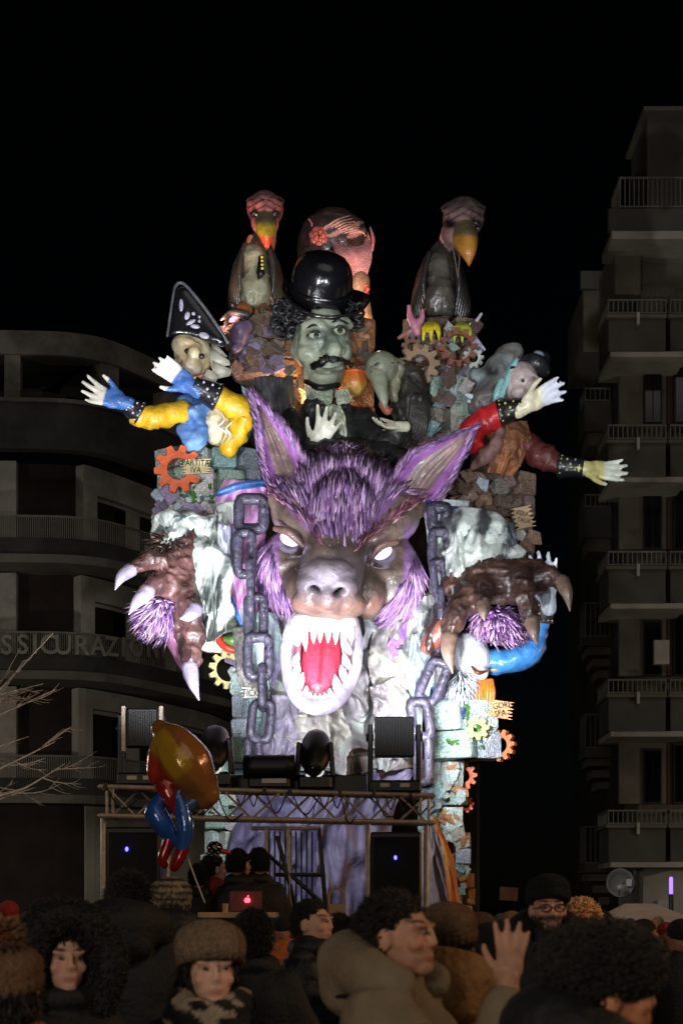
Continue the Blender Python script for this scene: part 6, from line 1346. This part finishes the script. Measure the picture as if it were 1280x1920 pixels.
def body_geo(pose='stand'):
    g = Geo()
    g.ell((0, .015, 1.635), (.077, .096, .112)); g.ell((0, -.035, 1.585), (.058, .06, .065)); g.ell((0, -.062, 1.545), (.034, .036, .03))   # skull, face, chin
    g.tube([(0, -.086, 1.658, .009), (0, -.095, 1.630, .0105), (0, -.100, 1.611, .0125)], seg=10, n=8); 
    for s_ in (-1, 1):
        g.ell((s_ * .012, -.092, 1.606), (.009, .010, .008)); g.ell((s_ * .042, -.060, 1.608), (.026, .024, .022)); g.ell((s_ * .034, -.070, 1.664), (.030, .02, .013)); g.ell((s_ * .082, .02, 1.62), (.012, .024, .036))
    g.ell((0, -.086, 1.572), (.025, .014, .0085)); g.ell((0, -.084, 1.562), (.021, .013, .008))
    g.tube([(0, .02, 1.40, .07), (0, .015, 1.48, .056), (0, 0, 1.56, .054)], seg=14, n=8)
    g.tube([(0, 0, .92, .15), (0, 0, 1.1, .14), (0, 0, 1.3, .165), (0, .01, 1.42, .10)], seg=16, n=14, flat=.68, up=(0, 1, 0))
    for s_ in (-1, 1):
        g.tube([(s_ * .1, 0, .93, .095), (s_ * .1, -.01, .5, .06), (s_ * .1, .02, .1, .042)], seg=12, n=14); g.tube([(s_ * .1, .03, .05, .045), (s_ * .105, -.12, .035, .036)], seg=10, n=6)
        if pose == 'wave' and s_ == -1:
            A, B, Cc = Vector((-.165, -.02, 1.38)), Vector((-.14, -.27, 1.22)), Vector((-.09, -.35, 1.50)); g.tube([(*A, .06), (*B, .046), (*Cc, .03)], seg=12, n=16)
            hand_geo(g, Cc, (0.05, -.08, 1), (.88, .47, 0), .20, curl=.10, spread=.36, thumb=1)
        else:
            g.tube([(s_ * .16, 0, 1.39, .062), (s_ * .235, 0, 1.12, .046), (s_ * .23, -.06, .87, .03)], seg=12, n=16); hand_geo(g, (s_ * .23, -.065, .86), (0, -.1, -1), (-s_, 0, 0), .18, curl=.4, spread=.16, thumb=-s_)
    return g
def facecol(me, skin, hairy=0):
    co = get_co(me); x, y, z = co.T; c = np.tile(C(*skin), (len(co), 1)); fr = (y < -.03)
    c = mixc(c, C(skin[0] * .86, skin[1] * .66, skin[2] * .62), np.exp(-(x / .026) ** 4 - ((z - 1.567) / .011) ** 4) * fr)
    for s_ in (-1, 1):
        c = mixc(c, C(58, 42, 34), np.exp(-((x - s_ * .036) / .022) ** 4 - ((z - 1.672 - .1 * (np.abs(x) - .035)) / .0055) ** 4) * fr); c = mixc(c, C(skin[0] * .94, skin[1] * .7, skin[2] * .62), np.exp(-((x - s_ * .042) / .024) ** 2 - ((z - 1.605) / .02) ** 2) * fr * .5)
        c = mixc(c, C(skin[0] * .6, skin[1] * .45, skin[2] * .4), np.exp(-((x - s_ * .034) / .02) ** 4 - ((z - 1.644) / .009) ** 4) * fr * .25)  # shading of the eye sockets painted into the skin
    if hairy: c = mixc(c, C(30, 22, 18), np.clip(sst(.2, .5, fbm(co * 90, 4)) * hairy, 0, .92) * sst(1.615, 1.595, z) * (z > 1.50) * (y < .02) * (1 - np.exp(-(x / .022) ** 4 - ((z - 1.567) / .008) ** 4)))
    c = mixc(c, C(40, 40, 46), (z < .93) * 1.); set_col(me, c)
BODY = {}
def body_mesh(pose, skin, hairy):
    key = (pose, skin, hairy)
    if key not in BODY:
        me = body_geo(pose).mesh(vox=.0085 if pose == 'stand' else .0062, lap=2); facecol(me, skin, hairy); me.shade_smooth(); me.materials.append(M['skin']); BODY[key] = me
    return BODY[key]
CO = {}
def coat_mesh(kind):
    if kind in CO: return CO[kind]
    g = Geo(); wave = kind == 'wave'
    g.tube([(0, .0, .66, .245), (0, 0, .95, .225), (0, 0, 1.2, .235), (0, .01, 1.36, .225), (0, .015, 1.44, .13), (0, .012, 1.50, .085)], seg=20, n=22, flat=.70, up=(0, 1, 0))
    for s_ in (-1, 1):
        if wave and s_ == -1: g.tube([(-.165, .01, 1.385, .108), (-.14, -.27, 1.22, .085), (-.094, -.343, 1.45, .066)], seg=14, n=18)
        else: g.tube([(s_ * .14, .01, 1.385, .095), (s_ * .25, 0, 1.12, .078), (s_ * .24, -.055, .90, .06)], seg=14, n=18)
    for s_ in (-1, 1): g.tube([(s_ * .1, 0, .80, .11), (s_ * .1, 0, .62, .12)], seg=12, n=5)
    if kind in ('hooddown', 'wave'):
        g.tube([(-.13, -.05, 1.50, .05), (-.12, .08, 1.54, .075), (0, .15, 1.56, .10), (.12, .08, 1.54, .075), (.13, -.05, 1.50, .05)], seg=14, n=24); g.ell((0, .15, 1.50), (.13, .09, .12))
    else: g.tube([(.085 * math.cos(a), .085 * math.sin(a) + .01, 1.50, .036) for a in np.linspace(0, 6.6, 16)], seg=10, n=30, caps=False)
    me = g.mesh(vox=.014, lap=2); co = get_co(me); bumpy(me, .032, 4.5, 3, ridge); laplace(me, 2)
    if kind == 'quilt':
        co = get_co(me); n = get_no(me); put_co(me, co + n * (np.abs(np.sin(co[:, 2] * 26)) ** .5 * .02)[:, None])
    me.shade_smooth(); CO[kind] = me; return me
def local_part(name, me, mat, parent, share=True):
    o = bpy.data.objects.new(name, me); COL.objects.link(o); o.parent = parent
    if len(me.materials) == 0: me.materials.append(mat)
    if me.materials[0] != mat: o.material_slots[0].link = 'OBJECT'; o.material_slots[0].material = mat
    return o
def cap_geo(r=1.0, zb=1.70, top=1.79, cuff=True, slouch=0, zs=.84):
    """knitted cap: lathe with ribs, tilted back"""
    v = []; f = []; N = 48; prof = [(.101, -.035), (.108, -.03), (.110, .0), (.105, .012), (.108, .026), (.103, .055), (.087, .082), (.058, .102), (.03, .111), (.008, .114)]
    if not cuff: prof = [(.1, -.05), (.104, -.052), (.107, -.01), (.112, .022), (.108, .05), (.096, .078), (.076, .099), (.05, .113), (.024, .120), (.006, .121)]
    g = Geo()
    for q, (a, z) in enumerate(prof):
        for j in range(N):
            t = 2 * math.pi * j / N; rr = (a + (.0042 if j % 2 else -.0042)) * r; dy = slouch * max(0, z)
            v.append((rr * math.cos(t) * .90, rr * math.sin(t) * 1.12 + .012 + dy, zb + z * r * zs - .22 * rr * math.sin(t)))
    for i in range(len(prof) - 1):
        for j in range(N): f.append((i * N + j, i * N + (j + 1) % N, (i + 1) * N + (j + 1) % N, (i + 1) * N + j))
    f += [tuple(range(N)), tuple(range((len(prof) - 1) * N, len(prof) * N))]; g.add(v, f); return g
def tuft_mesh(pts, nrm, n, ln, wd, cols, flow=(0, 0, -.6), lift=.8):
    p = np.array(pts); q = np.array(nrm); i = rng.integers(0, len(p), n); pal = np.array([lin(c) for c in cols])
    D = q[i] * lift + np.array(flow) + rng.normal(size=(n, 3)) * .22
    return spikes(p[i] + rng.normal(size=(n, 3)) * .004, D, rng.uniform(.6, 1.3, n) * ln, np.full(n, wd), pal[rng.integers(0, len(pal), n)] * rng.uniform(.6, 1.2, (n, 1)))
def shell(c, r, keep, n=6000):
    q = rng.normal(size=(n, 3)); q /= np.linalg.norm(q, axis=1)[:, None]; p = np.array(c) + q * np.array(r); k = keep(p); return p[k], q[k]
def hair_on(parent, style):
    fr = {'short': lambda p: (p[:, 2] > 1.655 + .06 * sst(.02, -.08, p[:, 1])) | ((p[:, 1] > .03) & (p[:, 2] > 1.57)),
          'full': lambda p: (p[:, 2] > 1.66 + .05 * sst(.02, -.08, p[:, 1])) | ((p[:, 1] > .02) & (p[:, 2] > 1.55)),
          'long': lambda p: (p[:, 2] > 1.67 + .04 * sst(.02, -.08, p[:, 1])) | ((p[:, 1] > -.02) & (p[:, 2] > 1.5))}[style]
    p, q = shell((0, .022, 1.635), (.083, .103, .120), fr)
    pal = [(34, 26, 22), (24, 19, 17), (46, 36, 30)]
    g = Geo(); g.ell((0, .028, 1.648), (.083, .102, .108)); me = g.mesh(); solidcol(me, (26, 20, 18)); b = bmesh.new(); b.from_mesh(me)
    bmesh.ops.delete(b, geom=[f for f in b.faces if not bool(fr(np.array([f.calc_center_median()]))[0])], context='FACES'); b.to_mesh(me); b.free()
    o = local_part('hair', me, M['hair_dark'], parent)
    L = {'short': .026, 'full': .032, 'long': .11}[style]
    t = local_part('hair_strands', tuft_mesh(p, q, 5200 if style != 'short' else 3400, L, .0022, pal, (0, .5, -.3) if style != 'long' else (0, .25, -1.2), .30 if style != 'long' else .12), M['fur'], parent); t['kind'] = 'stuff'
def eyes_on(parent):
    for s_ in (-1, 1):
        g = Geo(); g.ell((s_ * .034, -.0835, 1.644), (.0115, .008, .005)); me = g.mesh(); solidcol(me, (150, 140, 132)); e = local_part('eye', me, M['gloss'], parent)
        g = Geo(); g.ell((s_ * .034, -.0905, 1.644), (.0058, .004, .006)); me = g.mesh(); solidcol(me, (24, 18, 16)); local_part('iris', me, M['gloss'], e)
def person(label, px, top, Y, yaw, coat='plain', cmat='coat_black', hat=None, hair='short', skin=(206, 158, 134), hairy=0, pose='stand', lift=.0, scale=1.0, zoff=0, group='people in the crowd'):
    lift = max(lift, getattr(hat, 'top', 0) - 1.765)
    ztop = EYE + (HZ - top) * Y / FP; h = ztop / (1.765 + lift); t = thing('person', label, 'person', ((px - CX) * Y / FP, Y, 0), group, R(yaw)); t.scale = (scale * h, scale * h, h)
    o = local_part('body', body_mesh(pose, skin, hairy), M['skin'], t); eyes_on(t)
    local_part('coat', coat_mesh(coat), M[cmat], t)
    if hair: hair_on(t, hair)
    if hat: hat(t)
    return t
def knit(mat, **kw):
    def f(t): local_part('hat', cap_geo(**kw).mesh(), M[mat], t)
    f.top = kw.get('zb', 1.70) + .118 * kw.get('r', 1) * kw.get('zs', .84)
    return f
def pompom(mat):
    def f(t):
        local_part('hat', cap_geo(cuff=True).mesh(), M[mat], t); p, q = shell((0, .03, 1.815), (.045, .045, .045), lambda p: p[:, 2] > 0)
        o = local_part('pompom', tuft_mesh(p, q, 500, .03, .004, [(124, 88, 62), (100, 70, 50)], (0, 0, 0), 1), M['fur'], t); o['kind'] = 'stuff'
    f.top = 1.86
    return f
def fuzzyhat(t):
    g = Geo(); g.ell((0, .02, 1.70), (.122, .142, .092)); me = g.mesh(); solidcol(me, (30, 26, 24)); local_part('hat', me, M['wool_black'], t)
    p, q = shell((0, .02, 1.70), (.122, .142, .095), lambda p: p[:, 2] > 1.625, 9000)
    o = local_part('hat_curls', tuft_mesh(p, q, 13000, .013, .003, [(34, 30, 27), (22, 20, 19), (50, 44, 38)], (0, 0, 0), .5), M['fur'], t); o['kind'] = 'stuff'
def furhood(t):
    g = Geo(); g.tube([(-.12, -.04, 1.47, .055), (-.15, -.05, 1.62, .065), (-.10, -.04, 1.745, .065), (0, -.03, 1.79, .065), (.10, -.04, 1.745, .065), (.15, -.05, 1.62, .065), (.12, -.04, 1.47, .055)], seg=12, n=40); g.ell((0, .07, 1.64), (.14, .12, .15)); me = g.mesh(vox=.02, lap=2); local_part('hood', me, M['coat_black'], t)
    co, no = get_co(me), get_no(me); k = co[:, 1] < -.02; o = local_part('hood_fur', tuft_mesh(co[k], no[k], 7000, .020, .0025, [(20, 18, 18), (34, 31, 29), (14, 13, 13)], (0, .5, -.1), .4), M['fur'], t); o['kind'] = 'stuff'
furhood.top = 1.86
# --- nearest row
wv = person('dark haired man in a tan hooded parka with a black strap, raising a hand', 752, 1668, 4.5, 66, 'wave', 'coat_tan', None, 'full', (198, 146, 120), .25, 'wave')
g = Geo(); g.tube([(-.20, .05, 1.44, .02), (-.02, .185, 1.30, .02), (.16, .17, 1.10, .02)], seg=8, n=18, flat=.5); local_part('strap', g.mesh(), M['black'], wv)
g = Geo()
g.tube([(-.16, .03, 1.475, .006), (-.12, .15, 1.46, .006), (0, .235, 1.455, .006), (.12, .15, 1.46, .006), (.16, .03, 1.475, .006)], seg=6, n=24); local_part('hood_seam', g.mesh(), M['coat_black'], wv)
wm = person('woman in a grey brown knit cap and patterned scarf, facing the camera', 396, 1728, 4.8, 14, 'plain', 'coat_black', knit('wool_grey', r=1.15, zb=1.695, cuff=False, slouch=.5, zs=.74), 'long', (222, 178, 156))
def scarf(t, a, b, r=.052):
    g = Geo()
    for k in range(3): g.tube([((.115 - .012 * k) * math.cos(q), (.10) * math.sin(q) + .0, 1.44 + .035 * k + .018 * math.sin(q * 2 + k), r) for q in np.linspace(0, 6.5, 18)], seg=12, n=40, caps=False)
    g.tube([(.05, -.12, 1.44, .055), (.08, -.17, 1.3, .06), (.09, -.175, 1.1, .06)], seg=12, flat=.4, up=(0, 1, 0)); me = g.mesh(vox=.012, lap=2); bumpy(me, .02, 18, 3, ridge)
    co = get_co(me); st = sst(.56, .62, vnoise(np.stack([co[:, 0] * 22 + co[:, 2] * 16, co[:, 1] * 14, co[:, 2] * 34], 1), 4)); set_col(me, mixc(C(*a), C(*b), st)); local_part('scarf', me, M['plainpaint'], t)
scarf(wm, (22, 21, 21), (176, 156, 134))
person('woman in a black hood with a wide fur trim, face half in shade', 122, 1682, 5.3, 22, 'plain', 'coat_black', furhood, 'long', (204, 158, 136))
lp = person('person in a brown knit pompom hat and dusty pink scarf at the left edge', 14, 1730, 3.9, 160, 'plain', 'coat_red', pompom('wool_brown'), 'long'); scarf(lp, (150, 96, 82), (160, 104, 88), .06)
rp = person('person in a curly black fur hat and coat with pinkish collar trim, seen from behind', 1142, 1734, 3.35, 98, 'hooddown', 'coat_black', fuzzyhat, 'short', (206, 138, 100), lift=.025)
g = Geo(); g.tube([(.16, .12, 1.50, .02), (.06, .20, 1.555, .026), (-.08, .16, 1.56, .024), (-.15, .02, 1.50, .018)], seg=10, n=20); me = g.mesh(); solidcol(me, (190, 130, 106)); local_part('collar_trim', me, M['plainpaint'], rp)
person('person in a mustard padded jacket, back turned, behind the man in the tan parka', 838, 1690, 5.0, 172, 'hooddown', 'coat_mustard', knit('wool_brown'), 'short')
# --- middle row
person('man with short black hair and a dark jacket, turned right towards the float', 590, 1684, 8.4, 62, 'quilt', 'coat_navy', None, 'short', (204, 156, 132))
person('dark haired person seen from behind, standing right of the woman in the knit cap', 478, 1702, 7.2, 172, 'plain', 'coat_black', None, 'full')
person('bearded man in a black beanie and glasses looking at the camera', 1027, 1638, 8.0, 4, 'hooddown', 'coat_black', knit('wool_black', r=1.08), 'short', (204, 156, 132), 1.6)
g = Geo()
for s_ in (-1, 1):
    g.tube([(s_ * .034 + .024 * math.cos(a), -.112, 1.640 + .018 * math.sin(a), .0028) for a in np.linspace(0, 6.4, 20)], seg=6, n=30, caps=False); g.tube([(s_ * .058, -.11, 1.645, .0025), (s_ * .082, .02, 1.635, .0025)], seg=6, n=3)
g.tube([(-.011, -.113, 1.644, .0026), (.011, -.113, 1.644, .0026)], seg=6, n=2); local_part('glasses', g.mesh(), M['black'], [o for o in bpy.data.objects if str(o.get('label', '')).startswith('bearded')][0])
person('dark haired man seen from behind in a black fur collared coat, under the left loudspeaker', 244, 1632, 6.8, 176, 'hooddown', 'coat_black', None, 'full')
def striped(t):
    me = cap_geo(r=1.05, cuff=False, slouch=.1).mesh(); z = get_co(me)[:, 2]; bm = bmesh.new(); bm.from_mesh(me); bmesh.ops.subdivide_edges(bm, edges=bm.edges[:], cuts=2); bm.to_mesh(me); bm.free()
    z = get_co(me)[:, 2]; set_col(me, mixc(C(150, 132, 104), C(42, 38, 36), sst(.35, .65, .5 + .5 * np.sin(z * 190)))); local_part('hat', me, M['plainpaint'], t)
striped.top = 1.81
person('person in a beige and black striped beanie below the foil balloon', 320, 1644, 8.2, 186, 'hooddown', 'coat_navy', striped, 'short')
person('dark haired person in a fur collared coat left of the man in the tan parka', 640, 1712, 9.5, 150, 'plain', 'coat_black', None, 'full')
person('short person in a black coat under the bearded man\'s shoulder', 925, 1728, 6.4, 168, 'plain', 'coat_black', knit('wool_black'), 'short')
# --- technicians by the desk
def tech(label, px, top, Y, yaw, mat='coat_black', **kw): return person(label, px, top, Y, yaw, 'plain', mat, kw.pop('hat', None), kw.pop('hair', 'short'), group='technicians by the control desk', **kw)
tech('technician in black leaning beside the laptop', 450, 1590, 18.0, 150); tech('technician in black right of the laptop', 484, 1588, 18.2, 190); tech('technician in dark red jacket behind the control desk', 404, 1600, 18.6, 120, 'coat_red'); tech('technician in black at the far left of the desk', 372, 1618, 18.4, 185)
sb = thing('spotted_balloon', 'small black balloon with white dots and a red tip above the control desk', 'balloon', tuple(W(405, 1604, 16.6)))
g = Geo(); g.ell(W(403, 1590, 16.6), (.085, .085, .075)); b_ = part('balloon', g.mesh(), M['hat'], sb)
g = Geo()
for i in range(40):
    a, z = i * 2.4, 1 - 2 * (i + .5) / 40; r = math.sqrt(1 - z * z); g.ell(W(403, 1590, 16.6) + Vector((.086 * r * math.cos(a), .086 * r * math.sin(a), .076 * z)), (.007, .007, .007), seg=6, ring=4)
me = g.mesh(); solidcol(me, (220, 216, 210)); d_ = part('dots', me, M['plainpaint'], sb, kind='stuff'); g = Geo(); g.ell(W(418, 1596, 16.6), (.09, .03, .03), (0, 12, 0)); me = g.mesh(); solidcol(me, (180, 40, 34)); part('red_tip', me, M['gloss'], sb)
# --- far crowd: low detail figures
FAR = {}
def far_mesh(hat, coat, skin=(176, 120, 92), hood=False):
    g = Geo(); hc = lin(hat); cc = lin(coat); sk = lin(skin)
    g.ell((0, -.01, 1.60), (.08, .095, .115), col=sk, seg=14, ring=10); g.ell((0, -.1, 1.595), (.016, .02, .022), col=sk, seg=8, ring=6)
    for s_ in (-1, 1): g.ell((s_ * .034, -.092, 1.63), (.013, .008, .006), col=lin((30, 22, 20)), seg=8, ring=5)
    g.ell((0, -.09, 1.545), (.024, .01, .006), col=lin((120, 60, 54)), seg=8, ring=5)
    g.ell((0, .012, 1.655), (.093, .108, .085) if not hood else (.115, .12, .12), col=hc, seg=16, ring=10)
    g.tube([(0, 0, .5, .22), (0, 0, .95, .21), (0, 0, 1.3, .22), (0, .01, 1.44, .12), (0, .01, 1.5, .07)], seg=14, n=14, flat=.7, up=(0, 1, 0), col=cc)
    for s_ in (-1, 1):
        g.tube([(s_ * .15, 0, 1.38, .085), (s_ * .25, 0, 1.1, .07), (s_ * .23, -.06, .9, .05)], seg=9, n=9, col=cc); g.tube([(s_ * .1, 0, .7, .09), (s_ * .1, 0, .06, .06)], seg=9, n=4, col=lin((30, 30, 36))); g.ell((s_ * .1, -.05, .04), (.05, .12, .04), col=lin((22, 20, 20)), seg=8, ring=6)
    return g.mesh(cols=True)
HATS = {'black': (26, 24, 23), 'brown': (92, 62, 42), 'grey': (110, 100, 92), 'red': (160, 46, 40), 'white': (190, 176, 160), 'fair haired': (150, 112, 66), 'blue': (50, 60, 84), 'tan': (150, 110, 76)}
COATS = {'black': (24, 24, 26), 'navy': (30, 34, 48), 'brown': (84, 62, 46), 'red': (140, 40, 36), 'grey': (90, 88, 84), 'olive': (70, 66, 46), 'orange': (190, 100, 40)}
def far(px, top, Y, hat, coat, where, yaw=None):
    key = (hat, coat)
    if key not in FAR: FAR[key] = far_mesh(HATS[hat], COATS[coat]); FAR[key].materials.append(M['plainpaint'])
    o = bpy.data.objects.new('person', FAR[key]); COL.objects.link(o); zt = EYE + (HZ - top) * Y / FP; h = zt / 1.74; o.scale = (h, h, h)
    o.location = ((px - CX) * Y / FP, Y, 0); o.rotation_euler = (0, 0, R(yaw if yaw is not None else rnd.choice((150, 180, 200, 20, -30, 90, 110))))
    o['label'] = 'far person with %s %s and %s coat, %s' % (hat, 'hair' if 'hair' not in hat and rnd.random() < .0 else ('head' if 'hair' not in hat else 'head'), coat, where); o['category'] = 'person'; o['group'] = 'people far back in the crowd'; return o
for a in ((18, 1688, 15, 'red', 'red', 'at the left edge of the picture', 160), (80, 1684, 14, 'black', 'grey', 'above the fur hooded woman', 150), (52, 1708, 20, 'brown', 'black', 'between the red hat and the fur hood'), (148, 1702, 19, 'black', 'olive', 'just right of the fur hood'),
          (858, 1716, 14, 'grey', 'brown', 'right of the orange cloth'), (845, 1692, 20, 'white', 'red', 'at the foot of the orange cloth'), (905, 1709, 11, 'brown', 'black', 'left of the raised hand', 70), (880, 1706, 20, 'red', 'grey', 'under the orange lit column'), (960, 1707, 16, 'tan', 'olive', 'left of the bearded man'), (938, 1712, 22, 'grey', 'navy', 'behind the raised hand'),
          (1088, 1712, 12, 'brown', 'black', 'in front of the pale wig'), (1126, 1706, 13, 'black', 'navy', 'left of the gazebo'), (1068, 1712, 22, 'white', 'grey', 'right of the bearded man'), (1208, 1722, 13, 'black', 'brown', 'under the gazebo edge'), (1180, 1721, 22, 'blue', 'red', 'inside the gazebo'), (1250, 1728, 14, 'red', 'black', 'right of the gazebo'), (1274, 1722, 10, 'black', 'black', 'at the right edge of the picture'), (1160, 1722, 25, 'grey', 'black', 'below the satellite dish'), (1232, 1718, 24, 'tan', 'navy', 'below the violet lamp'),
          (530, 1716, 14, 'black', 'orange', 'beside the equipment case'), (668, 1712, 15, 'brown', 'grey', 'under the scaffold chair'), (560, 1714, 16, 'grey', 'black', 'left of the scaffold foot'), (700, 1700, 13, 'black', 'brown', 'behind the tan parka'), (188, 1712, 12, 'tan', 'black', 'left of the dark haired man'), (800, 1712, 17, 'blue', 'black', 'under the right loudspeaker')):
    far(*a)
wg = person('person in a huge curly pale blond wig and dark glasses among the far crowd', 1092, 1694, 12, 20, 'plain', 'coat_black', None, None, (206, 140, 100), group='people far back in the crowd')
p, q = shell((0, .04, 1.66), (.15, .13, .14), lambda p: (p[:, 1] > -.06) | (p[:, 2] > 1.70), 5000); g = Geo(); g.ell((0, .05, 1.665), (.14, .11, .13)); me = g.mesh(); solidcol(me, (214, 160, 100)); o = local_part('wig', me, M['plainpaint'], wg)
o = local_part('wig_curls', tuft_mesh(p, q, 1500, .03, .010, [(226, 172, 112), (206, 150, 96), (236, 190, 130)], (0, 0, 0), .5), M['fur'], wg); o['kind'] = 'stuff'
g = Geo()
for s_ in (-1, 1): g.ell((s_ * .036, -.105, 1.64), (.032, .008, .02))
me = g.mesh(vox=.006); local_part('glasses', me, M['black'], wg)
